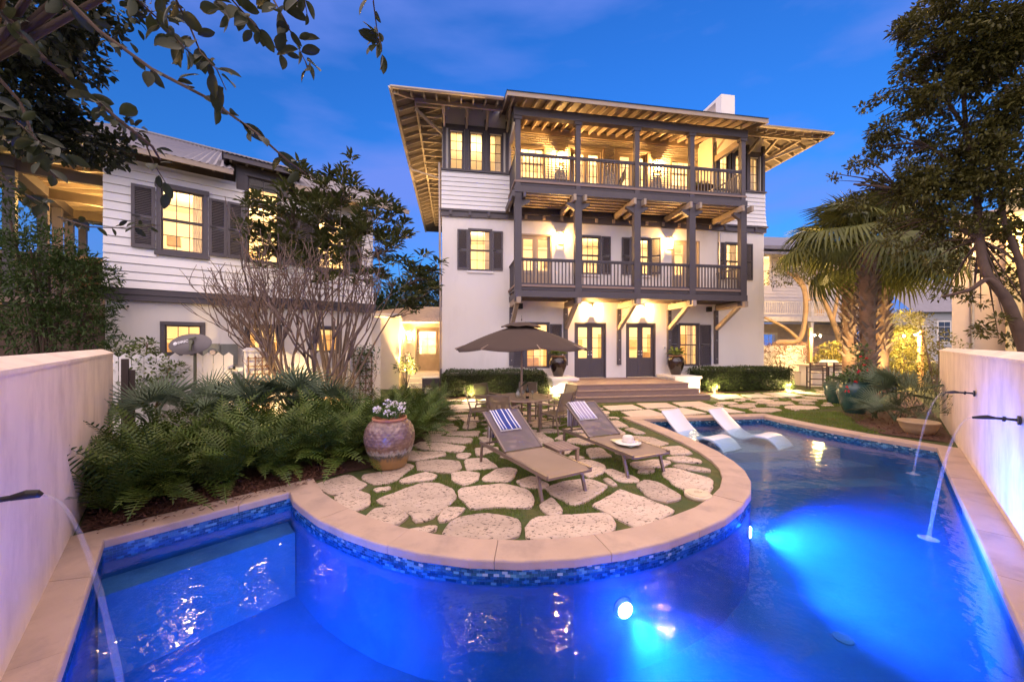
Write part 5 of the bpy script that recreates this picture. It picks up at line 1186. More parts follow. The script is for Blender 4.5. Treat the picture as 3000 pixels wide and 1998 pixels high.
lounger(L2, A2, 'brown sling sun lounger with a straw hat on its seat and a mauve striped towel')
towel(L1, A1, 'royal blue towel with white stripes over the back of the front lounger', (blue, white_t, stripes([(2,1),(3,0),(2,1),(4,0),(2,1),(9,0),(2,1),(7,0),(2,1),(4,0),(3,1)])), -.03)
towel(L2, A2, 'pale mauve towel with white stripes over the back of the rear lounger', (mauve, white_t, stripes([(2,1),(4,0),(2,1),(4,0),(2,1),(7,0),(2,1),(5,0),(2,1),(6,0),(4,1)])), -.09)
# hat, magazines
def on_l2(x, y): c, s = math.cos(A2), math.sin(A2); return (L2[0]+x*c-y*s, L2[1]+x*s+y*c)
hx_, hy_ = on_l2(-.42, .02)
t = thing('straw_hat', 'white straw hat with a wide brim on the seat of the rear lounger', 'hat', (hx_,hy_,.405), .3); hm = mat('straw_white', (.72,.66,.60), .85, var=.05, bump=.5, bscale=180)
q = MB(); q.lathe([(.02,.004),(.09,.006),(.15,.004),(.205,.0),(.212,.004),(.205,.010),(.15,.014),(.098,.018),(.094,.05),(.088,.095),(.07,.118),(.03,.122),(.005,.108)], 36, sx=1.0, sy=.92); q.build('crown_and_brim', hm, t, True)
q = MB(); q.lathe([(.1005,.018),(.0985,.034)], 36, sy=.92); q.build('band', mat('hat_band',(.55,.50,.46),.8), t, True)
q = MB()
for i in range(26): a = rng.uniform(-.9,.5); r = rng.uniform(.115,.185); q.bar((r*math.cos(a),r*.92*math.sin(a),.0165),(r*math.cos(a)+.012*rng.uniform(-1,1),r*.92*math.sin(a)+.012*rng.uniform(-1,1),.0165),.003)
q.build('stitching', mat('hat_stitch',(.25,.10,.06)), t)
for (x,y,a,c,lab,z,w,h) in ((-.36,.03,.25,(.10,.22,.16),'green covered magazine under the straw hat',.388,.16,.22),(-.60,-.02,-.2,(.55,.52,.28),'pale yellow book lying behind the straw hat',.387,.10,.15)):
    gx, gy_ = on_l2(x,y); t = thing('magazine' if w > .12 else 'book', lab, 'magazine' if w > .12 else 'book', (gx,gy_,z), A2+a); q = MB(); q.box(-w,w*.6,-h/2-.03,h/2+.03,0,.004); q.build('cover', mat('cover_%d'%int(w*100),c,.35), t); MB().box(-w+.004,w*.6-.004,-h/2-.027,h/2+.027,.0042,.012).build('pages', white_t, t); MB().box(-w,w*.6,-h/2-.03,h/2+.03,.0122,.015).build('front_cover', mat('cover_%d'%int(w*100),c,.35), t)
# slatted side table
st = thing('side_table', 'small weathered teak slatted table between the two loungers', 'side table', (.83,6.22,.02), math.atan2(-.9,.42)+math.pi/2)
for i in range(5): MB().box(-.205+i*.083,-.205+i*.083+.076,-.25,.25,.265,.285).build('slat', deck_wood, st)
for x in (-.17,.17):
    MB().box(x-.02,x+.02,-.23,.23,.225,.264).build('rail', teak, st)
    for y in (-.22,.22): MB().box(x-.024,x+.024,y-.024,y+.024,0,.264).build('leg', teak, st)
# dining table
TX, TY = .235, 9.0
tb = thing('dining_table', 'round slatted teak dining table under the brown parasol', 'table', (TX,TY,0), R(20))
tr_ = .74
for i in range(15):
    x0 = -.66+i*.088; x1 = x0+.080; h0 = math.sqrt(max(0,.665**2-max(abs(x0),abs(x1))**2))
    if h0 > .05: MB().box(x0,x1,-h0,h0,.705,.73).build('slat', teak, tb)
q = MB(); q.lathe([(.655,.70),(.74,.70),(.745,.715),(.74,.733),(.655,.733)],48); q.f = [f for f in q.f if len(f) == 4]; q.m = q.m[:len(q.f)]; q.add([],[]); 
k = 48; q.f += [(4*k+j,4*k+(j+1)%k,(j+1)%k,j) for j in range(k)]; q.m += [0]*k; q.build('rim', teak, tb)
for a in range(4):
    an = math.pi/4+a*math.pi/2; x, y = .48*math.cos(an), .48*math.sin(an); MB().box(x-.04,x+.04,y-.04,y+.04,0,.70).build('leg', teak, tb)
MB().box(-.5,.5,-.03,.03,.63,.699).build('apron', teak, tb); MB().box(-.03,.03,-.5,.5,.628,.697).build('apron', teak, tb)
# chairs
def dining_chair(loc, rz, lab, first=[None]):
    if first[0]: return copy_tree(first[0], loc, rz, lab)
    t = thing('dining_chair', lab, 'chair', loc, rz, 'sling chairs round the dining table'); first[0] = t; w = .265   # faces -y
    for x in (-w,w):
        MB().bar((x,-.25,0),(x,-.20,.64),.030,.026).build('leg', alu, t)
        MB().bar((x,.27,0),(x,.20,.40),.030,.026).build('leg', alu, t)
        MB().box(x-.028,x+.028,-.27,.25,.635,.660).build('arm_rest', teak, t)
    q = MB()
    for x in (-w+.02,w-.02): q.bar((x,-.22,.435),(x,.20,.40),.025,.03); q.bar((x,.18,.39),(x,.34,.92),.028,.03)
    q.bar((-w,.20,.38),(w,.20,.38),.022); q.bar((-w,-.21,.41),(w,-.21,.41),.022); q.bar((-w+.02,.34,.91),(w-.02,.34,.91),.022); q.bar((-w,-.23,.2),(w,-.23,.2),.018); q.bar((-w,.245,.2),(w,.245,.2),.018); q.bar((-w,-.23,.2),(-w,.245,.2),.016); q.bar((w,-.23,.2),(w,.245,.2),.016)
    q.build('frame', alu, t)
    q = MB(); vs = []
    for i in range(7):
        f = i/6
        for j in range(5): x = -w+.03+(2*w-.06)*j/4; vs.append((x,-.22+.42*f,.448-.035*f-.02*math.sin(math.pi*f)*math.sin(math.pi*j/4)))
    q.add(vs,[(i*5+j,i*5+j+1,(i+1)*5+j+1,(i+1)*5+j) for i in range(6) for j in range(4)]); q.build('seat_sling', chair_sling, t, True)
    q = MB(); vs = []
    for i in range(7):
        f = i/6
        for j in range(5): x = -w+.03+(2*w-.06)*j/4; vs.append((x,.213+.12*f+.02*math.sin(math.pi*j/4),.50+.40*f))
    q.add(vs,[(i*5+j,i*5+j+1,(i+1)*5+j+1,(i+1)*5+j) for i in range(6) for j in range(4)]); q.build('back_sling', chair_sling, t, True)
    return t
for (x, y, lab) in ((-.17,7.98,'sling dining chair with its back to the camera, nearest the blue towel'),(-.80,8.85,'sling dining chair at the left end of the table, seen side on'),(-.62,9.78,'sling dining chair behind the left of the table, in front of the clipped hedge'),
                    (.40,10.06,'sling dining chair behind the parasol pole, farthest from the camera'),(1.28,9.55,'sling dining chair right of the table, nearest the white pedestal'),(.98,8.35,'sling dining chair at the front right of the table, beside the mauve towel')):
    dxx, dyy = TX-x, TY-y; a = math.atan2(dyy,dxx)+math.pi/2; dining_chair((x,y,.03), a, lab)
# parasol
can_m = mat('brown_canvas', (.068,.043,.034), .9, var=.06, scale=3, bump=.15, bscale=250, trans=.12)
um = thing('parasol', 'brown octagonal canvas parasol on a wooden pole through the dining table', 'parasol', (TX,TY,0), R(12))
q = MB(); q.tube([(0,0,.06),(0,0,2.52)],[.026,.024],12); q.build('pole', teak, um)
q = MB(); q.lathe([(.26,0),(.26,.05),(.05,.08),(.035,.35)],24); q.build('base', black_iron, um)
q = MB(); q.lathe([(.028,1.93),(.06,1.95),(.065,1.99),(.045,2.02),(.055,2.05),(.03,2.08)],16); q.build('hub', teak, um)
q = MB(); q.lathe([(.012,2.58),(.015,2.62),(.004,2.64),(.003,2.72)],10); q.build('finial', black_iron, um)
NR = 8; RR = 1.70; vs = []; fs = []; rings_ = 9; seg = 6; K = NR*seg
def canopy_z(f): return 2.50-.60*f+.05*math.sin(f*math.pi)
for r in range(rings_+1):
    f = .12+.88*r/rings_
    for j in range(K):
        a = 2*math.pi*j/K; ph = (j % seg)/seg; rib = abs(ph-.5)*2; 
        rad = RR*f*(math.cos(math.pi/NR)/math.cos(((a+math.pi/NR) % (2*math.pi/NR))-math.pi/NR))*(1-.012*(1-rib)*f); sag = -.055*(1-rib**1.5)*f
        vs.append((rad*math.cos(a), rad*math.sin(a), canopy_z(f)+sag+(.012*math.sin(a*3) if r == rings_ else 0)))
for r in range(rings_):
    for j in range(K): fs.append((r*K+j,r*K+(j+1)%K,(r+1)*K+(j+1)%K,(r+1)*K+j))
q = MB(); q.add(vs, fs); cnp = q.build('canopy', can_m, um, True); so = cnp.modifiers.new('thickness','SOLIDIFY'); so.thickness = .006
q = MB(); vs = []
for r in range(4):
    f = .005+.29*r/3
    for j in range(K):
        a = 2*math.pi*j/K; ph = abs((j%seg)/seg-.5)*2; rad = RR*f; vs.append((rad*math.cos(a), rad*math.sin(a), 2.535-.30*f/.30*.36*f/.295+(-.028*(1-ph) if r == 3 else 0)+.018))
q.add(vs, [(r*K+j,r*K+(j+1)%K,(r+1)*K+(j+1)%K,(r+1)*K+j) for r in range(3) for j in range(K)]); q.build('vent_cap', can_m, um, True)
for k in range(NR):
    a = 2*math.pi*(k)/NR; c, s = math.cos(a), math.sin(a); MB().bar((.05*c,.05*s,2.44),(RR*.95*c,RR*.95*s,canopy_z(.95)-.035),.02,.03).build('rib', teak, um); MB().bar((.05*c,.05*s,1.99),(.8*c,.8*s,canopy_z(.47)-.04),.015,.02).build('strut', teak, um)
# things on the table
vase_m = clear('vase_glass', (.85,.88,.88), .05, .02, diff=((.5,.5,.48), .12))
t = thing('glass_vase', 'clear glass vase with dark palm leaves on the dining table', 'vase', (TX-.09,TY-.22,.733)); MB().lathe([(.045,0),(.075,.04),(.08,.09),(.04,.16),(.035,.19),(.05,.215)],20).build('bowl', vase_m, t, True)
q = MB()
for a, l in ((2.9,.42),(2.6,.36),(.3,.3),(3.3,.30)): q.tube([(0,0,.05),(.03*math.cos(a),.03*math.sin(a),.24),(l*.6*math.cos(a),l*.3*math.sin(a),.36),(l*math.cos(a),l*.5*math.sin(a),.30+.1*(a<1))],[.004,.004,.022,.003],5)
q.build('leaf', mat('dark_leaf',(.02,.03,.012),.5), t)
t = thing('wine_bottle', 'dark wine bottle with a tan label beside the glass vase', 'bottle', (TX+.13,TY-.25,.733)); MB().lathe([(.037,0),(.038,.01),(.038,.19),(.03,.22),(.014,.25),(.014,.31),(.016,.312),(.016,.325)],18).build('body', mat('bottle_glass',(.01,.012,.006),.08), t, True); q = MB(); q.lathe([(.0386,.05),(.0386,.13)],18); q.build('label_paper', mat('label_tan',(.42,.24,.10),.7), t)
for x, lab in ((.03,'empty wine glass between the vase and the bottle'),(.25,'empty wine glass right of the bottle')):
    t = thing('wine_glass', lab, 'wine glass', (TX+x,TY-.30,.733)); q = MB(); q.lathe([(.035,0),(.035,.003),(.005,.006),(.004,.085),(.03,.11),(.037,.15),(.030,.19)],16); q.build('bowl', vase_m, t, True)
# in-pool loungers
pl_m = mat('white_moulded_plastic', (.74,.70,.74), .4, var=.02)
def pool_lounger(loc, rz, lab):
    t = thing('pool_lounger', lab, 'pool lounger', loc, rz, 'white loungers on the sun shelf')
    # profile along x (foot to head), measured above the shelf
    pr = [(.0,.01),(.12,.14),(.28,.225),(.45,.235),(.62,.18),(.78,.115),(.92,.10),(1.06,.15),(1.2,.25),(1.42,.45),(1.62,.655)]
    W = .33; th = .05; vs = []; out = []
    from mathutils.geometry import interpolate_bezier
    P_ = []
    for i in range(len(pr)-1):
        p0 = pr[max(i-1,0)]; p1 = pr[i]; p2 = pr[i+1]; p3 = pr[min(i+2,len(pr)-1)]
        for s in range(4):
            u = s/4; f = lambda a,b,c,d: .5*((2*b)+(-a+c)*u+(2*a-5*b+4*c-d)*u*u+(-a+3*b-3*c+d)*u**3); P_.append((f(p0[0],p1[0],p2[0],p3[0]), f(p0[1],p1[1],p2[1],p3[1])))
    P_.append(pr[-1]); m = len(P_)
    q = MB()
    for x,z in P_: vs += [(-x,-W,z),(-x,-W*.96,z+.012),(-x,0,z+.004),(-x,W*.96,z+.012),(-x,W,z),(-x,W,z-th),(-x,-W,z-th)]
    fs = [(i*7+j,(i+1)*7+j,(i+1)*7+(j+1)%7,i*7+(j+1)%7) for i in range(m-1) for j in range(7)]+[tuple(range(6,-1,-1)),tuple((m-1)*7+j for j in range(7))]
    q.add(vs, fs); q.build('shell', pl_m, t, True)
    q = MB(); q.box(-1.2,-.8,-W+.03,W-.03,0,.06); q.build('foot', pl_m, t)
sa = math.atan2(8.08-9.45,4.85-3.95)
pool_lounger((4.86,8.10,-.34), math.atan2(-1.35,.72), 'white moulded lounger standing in the shallow pool shelf, left of the two')
pool_lounger((6.20,8.32,-.34), math.atan2(-1.35,.80), 'white moulded lounger standing in the shallow pool shelf, right of the two')

# ------------------------------------------------------------------ pots
glaze = mat('clay_jar_glaze', (.17,.10,.085), .3, var=.35, scale=8, bump=.0, col2=(.30,.20,.155), mixpos=(.5,.66), mscale=13, coat=.3)
def jar_mat():
    m = glaze; t = m.node_tree; N = t.nodes; L = t.links; b = N['Principled BSDF']
    src = b.inputs['Base Color'].links[0].from_socket; tcn = [n for n in N if n.type == 'TEX_COORD'][0]
    sp = N.new('ShaderNodeSeparateXYZ'); L.new(tcn.outputs['Object'], sp.inputs[0]); nz_ = N.new('ShaderNodeTexNoise'); nz_.inputs['Scale'].default_value = 9; mp_ = N.new('ShaderNodeMapping'); mp_.inputs['Scale'].default_value = (3,3,.5); L.new(tcn.outputs['Object'], mp_.inputs[0]); L.new(mp_.outputs[0], nz_.inputs[0])
    ma = N.new('ShaderNodeMath'); ma.operation = 'MULTIPLY_ADD'; ma.inputs[1].default_value = .22; L.new(nz_.outputs[0], ma.inputs[0]); L.new(sp.outputs[2], ma.inputs[2])
    rr = N.new('ShaderNodeValToRGB'); e = rr.color_ramp.elements; e[0].position = .26; e[0].color = (.30,.17,.065,1); e[1].position = .46; e[1].color = (1,1,1,1); e2 = rr.color_ramp.elements.new(.34); e2.color = (.06,.065,.075,1)
    L.new(ma.outputs[0], rr.inputs[0]); cm = N.new('ShaderNodeValToRGB'); cm.color_ramp.elements[0].position = .34; cm.color_ramp.elements[1].position = .44; L.new(ma.outputs[0], cm.inputs[0])
    mx = N.new('ShaderNodeMix'); mx.data_type = 'RGBA'; L.new(cm.outputs[0], mx.inputs[0]); L.new(rr.outputs[0], mx.inputs[6]); L.new(src, mx.inputs[7]); L.new(mx.outputs[2], b.inputs['Base Color'])
jar_mat()
JX, JY = -1.99, 6.0
t = thing('clay_jar', 'large glazed clay jar with white flowers on the flagstones beside the ferns', 'flower pot', (JX,JY,.03))
prof = [(.23,0),(.26,.015),(.30,.12),(.35,.28),(.385,.42),(.39,.52),(.365,.63),(.31,.715),(.255,.755),(.235,.765)]
q = MB(); n_ = 154; vs = []; rows = []
zz = [i/63*.765 for i in range(64)]
def rad_at(z):
    for (r0,z0),(r1,z1) in zip(prof,prof[1:]):
        if z <= z1+1e-6: return r0+(r1-r0)*(z-z0)/(z1-z0)
    return prof[-1][0]
for i, z in enumerate(zz):
    for k in range(n_):
        a = 2*math.pi*k/n_; row = int(z/.048); cell = (a/(2*math.pi)*22+.5*(row%2)) % 1; cz = (z/.048) % 1
        bump = .011*(math.sin(math.pi*cell)**.5)*(math.sin(math.pi*cz)**.5) if z > .24 else 0
        r = rad_at(z)+bump; vs.append((r*math.cos(a), r*math.sin(a), z))
q.add(vs, [(i*n_+k,i*n_+(k+1)%n_,(i+1)*n_+(k+1)%n_,(i+1)*n_+k) for i in range(63) for k in range(n_)]+[tuple(range(n_-1,-1,-1))]); q.build('jar', glaze, t, True)
q = MB(); q.lathe([(.225,.755),(.262,.752),(.275,.775),(.268,.80),(.235,.80),(.215,.76),(.1,.75)],40); q.build('rim', mat('terracotta_rim',(.38,.15,.075),.6,var=.15,scale=8), t, True)
fl = thing('geranium', 'white flowering geranium in the big clay jar', 'plant', (JX,JY,.80))
LV, LF = leaf_round(); N_ = 240; a = nrg.uniform(0,6.28,N_); r = .24*np.sqrt(nrg.random(N_)); P = np.stack([r*np.cos(a),r*np.sin(a),.02+.13*(1-(r/.27)**2)*nrg.random(N_)+.01],1)+np.array([JX,JY,.80]); D = np.stack([np.cos(a),np.sin(a),.5+nrg.random(N_)],1)
leaf_parts(fl, P, D, nrg.uniform(.05,.09,N_), nrg.uniform(-.6,.6,N_), LV, LF, mat('geranium_leaf',(.07,.13,.025),.6,trans=.25), limit=160)
wf = mat('white_petal', (.80,.74,.78), .7, trans=.2)
for (x,y,z,rr_) in ((-.17,-.10,.16,.06),(-.03,-.02,.25,.065),(.03,-.20,.12,.055),(.20,-.08,.15,.055),(.20,.05,.20,.06),(-.22,.06,.13,.045),(.05,.1,.22,.05),(.12,-.16,.09,.035)):
    n2 = 42; d = rdirs(n2,.25); d /= np.linalg.norm(d,axis=1,keepdims=True); LQ, FQ = leaf_round(); V, F = scatter(LQ, FQ, d*rr_*.72, d+rdirs(n2)*.7, nrg.uniform(.026,.036,n2), nrg.uniform(-3,3,n2)); put('flower_head', fast_mesh('flower_head', V, F, wf), fl, (x,y,z))
    MB().tube([(x*.5,y*.5,0),(x,y,z)],.005,5).build('stalk', mat('geranium_stalk',(.10,.16,.04)), fl)
urn_m = mat('dark_brown_glaze', (.022,.012,.009), .12, var=.3, scale=3, coat=.6)
def urn(u, w, z, lab, plab):
    p = MH @ Vector((u,w,z)); t = thing('urn', lab, 'urn', p, 0, 'dark glazed urns on the pedestals')
    MB().lathe([(.19,0),(.20,.02),(.26,.20),(.34,.42),(.365,.58),(.34,.70),(.27,.79),(.25,.81)],36).build('body', urn_m, t, True); q = MB(); q.lathe([(.245,.80),(.29,.80),(.30,.825),(.28,.85),(.24,.85),(.22,.80)],36); q.build('rim', mat('urn_rim_clay',(.24,.11,.05),.35,var=.2), t, True)
    h = thing('hosta', plab, 'plant', p+Vector((0,0,.84)), 0, 'leafy hostas in the dark urns'); hm_ = mat('hosta_leaf', (.17,.24,.06), .45, var=.15, trans=.3)
    LV = np.array([(0,0,0),(-.17,.22,.06),(-.24,.5,.07),(-.15,.8,.02),(0,1,-.12),(.15,.8,.02),(.24,.5,.07),(.17,.22,.06),(0,.3,.0),(0,.65,.0)]); LF = np.array([(0,8,1),(1,8,2),(2,8,9),(2,9,3),(3,9,4),(0,7,8),(7,6,8),(6,9,8),(6,5,9),(5,4,9)])
    n3 = 46; a = nrg.uniform(0,6.28,n3); el = nrg.uniform(.05,1.2,n3); r0 = .10+.16*nrg.random(n3)*np.cos(el); P = np.stack([p.x+r0*np.cos(a),p.y+r0*np.sin(a),p.z+.90+.22*np.sin(el)*nrg.random(n3)],1); D = np.stack([np.cos(a)*np.cos(el*.6),np.sin(a)*np.cos(el*.6),np.sin(el)*.7-.1],1)
    leaf_parts(h, P, D, nrg.uniform(.20,.30,n3), nrg.uniform(-.4,.4,n3), LV, LF, hm_)
    q = MB()
    for i in range(n3): q.tube([(0,0,.0),tuple(Vector(P[i].tolist())-h.location)],.005,4,False)
    q.build('stalk', mat('hosta_stalk',(.12,.18,.05)), h)
urn(4.72,-.62,.70,'dark brown glazed urn on the left pedestal, half hidden by the parasol','broad leaved hosta in the urn left of the doors')
urn(10.0,-.62,.70,'dark brown glazed urn on the right pedestal, in front of the shuttered window','broad leaved hosta in the urn right of the doors')
teal = mat('teal_glaze', (.030,.075,.066), .22, var=.2, scale=4, coat=.3, col2=(.06,.11,.09), mixpos=(.5,.75), mscale=3)
t = thing('teal_urn', 'big teal glazed urn under the palms, nearest the pool', 'urn', (9.98,10.75,0)); MB().lathe([(.22,0),(.24,.03),(.33,.30),(.40,.60),(.41,.74),(.37,.86),(.33,.90),(.37,.93),(.32,.93),(.29,.85)],36).build('body', teal, t, True)
t = thing('teal_urn', 'smaller teal glazed pot behind the big teal urn, with green leaves', 'urn', (11.1,12.6,0)); MB().lathe([(.22,0),(.25,.03),(.34,.35),(.37,.58),(.36,.64),(.40,.67),(.36,.67),(.33,.6)],32).build('body', teal, t, True)
t = thing('bowl_planter', 'low cream bowl planter on the mulch against the right wall', 'flower pot', (9.10,8.25,.02)); MB().lathe([(.20,0),(.22,.01),(.29,.14),(.32,.24),(.335,.25),(.33,.28),(.30,.28),(.27,.2)],36,sx=1.05).build('bowl', mat('cream_clay',(.46,.33,.20),.6,var=.12,scale=5), t, True)
t = thing('agave_pot', 'tall ribbed bronze pot with a spiky agave in the courtyard', 'flower pot', (at(1134,1010,18)[0],18,0)); MB().lathe([(.20,0),(.22,.02),(.29,.35),(.33,.62),(.36,.64),(.36,.70),(.30,.70),(.28,.6)],28).build('pot', mat('bronze_pot',(.10,.065,.035),.45,metal=.2), t, True)
t = thing('white_pot', 'small round white pot with succulents in front of the storage box', 'flower pot', (at(1258,1010,14.4)[0],14.35,0)); MB().lathe([(.10,0),(.14,.02),(.175,.12),(.17,.22),(.14,.31),(.155,.33),(.12,.33),(.11,.28)],28).build('pot', mat('white_glaze',(.74,.66,.60),.35), t, True)
q = MB()
for i in range(22): a = rng.uniform(0,6.28); r = rng.uniform(0,.10); q.tube([(r*math.cos(a),r*math.sin(a),.30),(r*1.5*math.cos(a),r*1.5*math.sin(a),.38+rng.uniform(0,.09))],[.012,.004],5)
q.build('succulent', mat('succulent',(.20,.12,.07),.6), t)
# path lights at the hedges, uplights in the beds
def path_light(p, lab, e=14):
    t = thing('path_light', lab, 'garden light', (p[0],p[1],0), 0, 'garden lights in the beds'); MB().tube([(0,0,0),(0,0,.36)],.012,6).build('stake', mat('brass_stake',(.35,.24,.12),.4,metal=.6), t); q = MB(); q.lathe([(.09,.36),(.05,.40),(.012,.42)],14); q.build('shade', mat('brass_stake',(.35,.24,.12)), t); MB().lathe([(.010,.315),(.014,.33),(.010,.352)],8).build('bulb', lamp_glow, t); point('path_bulb', (p[0],p[1]-.0,.325), e, (1,.72,.36), .03)
path_light(h2(1.25,-1.72), 'brass path light glowing at the foot of the left clipped hedge', 100)
path_light(h2(4.25,-1.50), 'brass path light at the right end of the left hedge, by the pedestal', 55)
path_light(h2(10.95,-1.95), 'brass path light at the left end of the right hedge, by the steps', 80)
path_light(h2(14.55,-1.75), 'brass path light at the right end of the right hedge', 80)
def uplight(p, tgt, lab, e, ang=70, col=(1,.66,.26)):
    t = thing('uplight', lab, 'garden light', (p[0],p[1],0), 0, 'uplights at the trees'); d = (Vector(tgt)-Vector((p[0],p[1],.12))).normalized(); c = Vector((0,0,.10)); MB().tube([c-d*.07,c+d*.03],[.035,.045],12).build('housing', black_iron, t); MB().tube([c+d*.031,c+d*.036],[.038,.036],12).build('lens', lamp_glow, t); MB().tube([(0,0,-.02),(0,0,.06)],.01,6).build('stake', black_iron, t)
    spot('uplight_beam', Vector((p[0],p[1],.10))+d*.06, tgt, e, col, R(ang), .7, .04)
uplight((-4.35,9.05), (-4.9,9.6,3.2), 'small uplight in the bed, aimed at the many stemmed tree', 70, 110)
uplight((-5.7,8.4), (-6.2,9.9,1.6), 'small uplight in the bed, aimed at the picket fence', 40, 120)
uplight((14.6,14.55), (15.2,15.2,4), 'small uplight at the foot of the right palm', 300, 60)
uplight((13.4,14.5), (14.1,15.3,4), 'small uplight at the foot of the left palm', 300, 60)
# ------------------------------------------------------------------ planting
def lm(name, c, **k): return mat(name, c, k.pop('rough',.5), var=k.pop('var',.3), scale=k.pop('scale',3), trans=k.pop('trans',.18), rnd=k.pop('rnd',.22), spec=k.pop('spec',.3), **k)
coon_m = lm('coontie_frond', (.050,.085,.013), rough=.42, spec=.25, trans=.10, col2=(.14,.155,.035), mixpos=(.52,.72), mscale=3)
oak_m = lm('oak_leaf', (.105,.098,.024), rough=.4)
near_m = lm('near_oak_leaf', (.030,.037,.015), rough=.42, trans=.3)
loq_m = lm('evergreen_leaf', (.085,.10,.03), rough=.4, col2=(.16,.13,.035), mixpos=(.62,.75), mscale=1.2)
box_m = lm('hedge_leaf', (.050,.075,.020), rough=.4, trans=.1)
pine_m = lm('feathery_leaf', (.050,.085,.022))
bark_m = mat('grey_bark', (.15,.105,.08), .85, var=.25, scale=6, bump=.6, bscale=30, stretch=(3,3,.6))
dark_bark = mat('dark_bark', (.075,.045,.032), .85, var=.25, scale=6, bump=.5, bscale=30)

def bend(pts, rs=None, k=5):
    """Catmull-Rom resampling of a limb"""
    P = [Vector(p) for p in pts]; out = []; ro = []
    for i in range(len(P)-1):
        a, b, c, d = P[max(0,i-1)], P[i], P[i+1], P[min(len(P)-1,i+2)]
        for j in range(k):
            u = j/k; out.append(.5*((2*b)+(-a+c)*u+(2*a-5*b+4*c-d)*u*u+(-a+3*b-3*c+d)*u**3)); 
            if rs: ro.append(rs[i]+(rs[i+1]-rs[i])*u)
    out.append(P[-1]); 
    if rs: ro.append(rs[-1])
    return out, ro
# --- coontie ferns massed in the left bed
def frond_mesh(L, arch, rnd):
    V = []; F = []; n = 21; pts = []
    for i in range(n+1):
        f = i/n; pts.append(Vector((0, L*(f-.10*f*f), arch*L*(f*.75-f*f*.95))))
    for i in range(n): 
        a, b = pts[i], pts[i+1]; k = len(V); V += [a+Vector((-.004,0,0)),a+Vector((.004,0,0)),b+Vector((.003,0,0)),b+Vector((-.003,0,0))]; F.append((k,k+1,k+2,k+3))
        if i < 2: continue
        f = i/n; l = .12*math.sin(math.pi*min(1,.22+f*.80))**.7*(1 if f < .93 else .7)
        for s in (-1,1):
            t = (b-a).normalized(); d = (Vector((s,0,0))*.86+t*.48+Vector((0,0,.20+rnd.uniform(-.12,.12)))).normalized(); w = t*.0105
            k = len(V); m = a+d*l*.55; V += [a-w*.5,a+w*.5,m+w,m-w*.6]; F.append((k,k+1,k+2,k+3)); k = len(V); V += [m-w*.6,m+w,a+d*l,a+d*l*.98]; F.append((k,k+1,k+2,k+3))
    return fast_mesh('frond', V, F, coon_m)
FR = [frond_mesh(l, a, rng) for l,a in ((.80,.55),(.70,.8),(.86,.35),(.62,1.0))]
cpts = []
def coon_ok(x,y): return inside_poly((x,y), BED_L) and all((x-a)**2+(y-b)**2 > .165 for a,b in cpts)
for _ in range(4000):
    if len(cpts) >= 84: break
    x, y = rng.uniform(-7.2,-1.7), rng.uniform(4.1,12)
    dd = (x+4.5)*.70+(y-3.9)*.714   # distance along the coping normal is roughly the other axis
    q_ = Vector((x,y))-Vector((-4.5,3.9)); off = q_.dot(Vector((-.72,.69)))
    if off < .17 and y < 6: continue
    if y > 9.3 and x < -3.3: continue
    if y > 10.6: continue
    if y < 7.2 and off > 2.6: continue
    if (x-JX)**2+(y-JY)**2 < .55: continue
    if off > 3.3: continue
    if coon_ok(x,y): cpts.append((x,y))
cpts.sort(key=lambda p: p[1])
for i, (x,y) in enumerate(cpts):
    t = thing('coontie_fern', 'dark green feathery coontie fern in the mass filling the left planting bed', 'fern', (x,y,.02), rng.uniform(0,6.28), 'coontie ferns massed in the left bed')
    nf = 24 if y < 8 else 18; s0_ = rng.uniform(1.3,1.6)
    for k in range(nf):
        az = 6.283*k/nf*2.618+rng.uniform(-.2,.2); el = rng.choice((rng.uniform(.12,.5),rng.uniform(.5,.95),rng.uniform(.85,1.3)))
        o = put('frond', rng.choice(FR), t, (0,0,.05)); o.rotation_euler = Euler((el,rng.uniform(-.3,.3),az),'XYZ'); sc_ = s0_*rng.uniform(.8,1.12); o.scale = (sc_,)*3

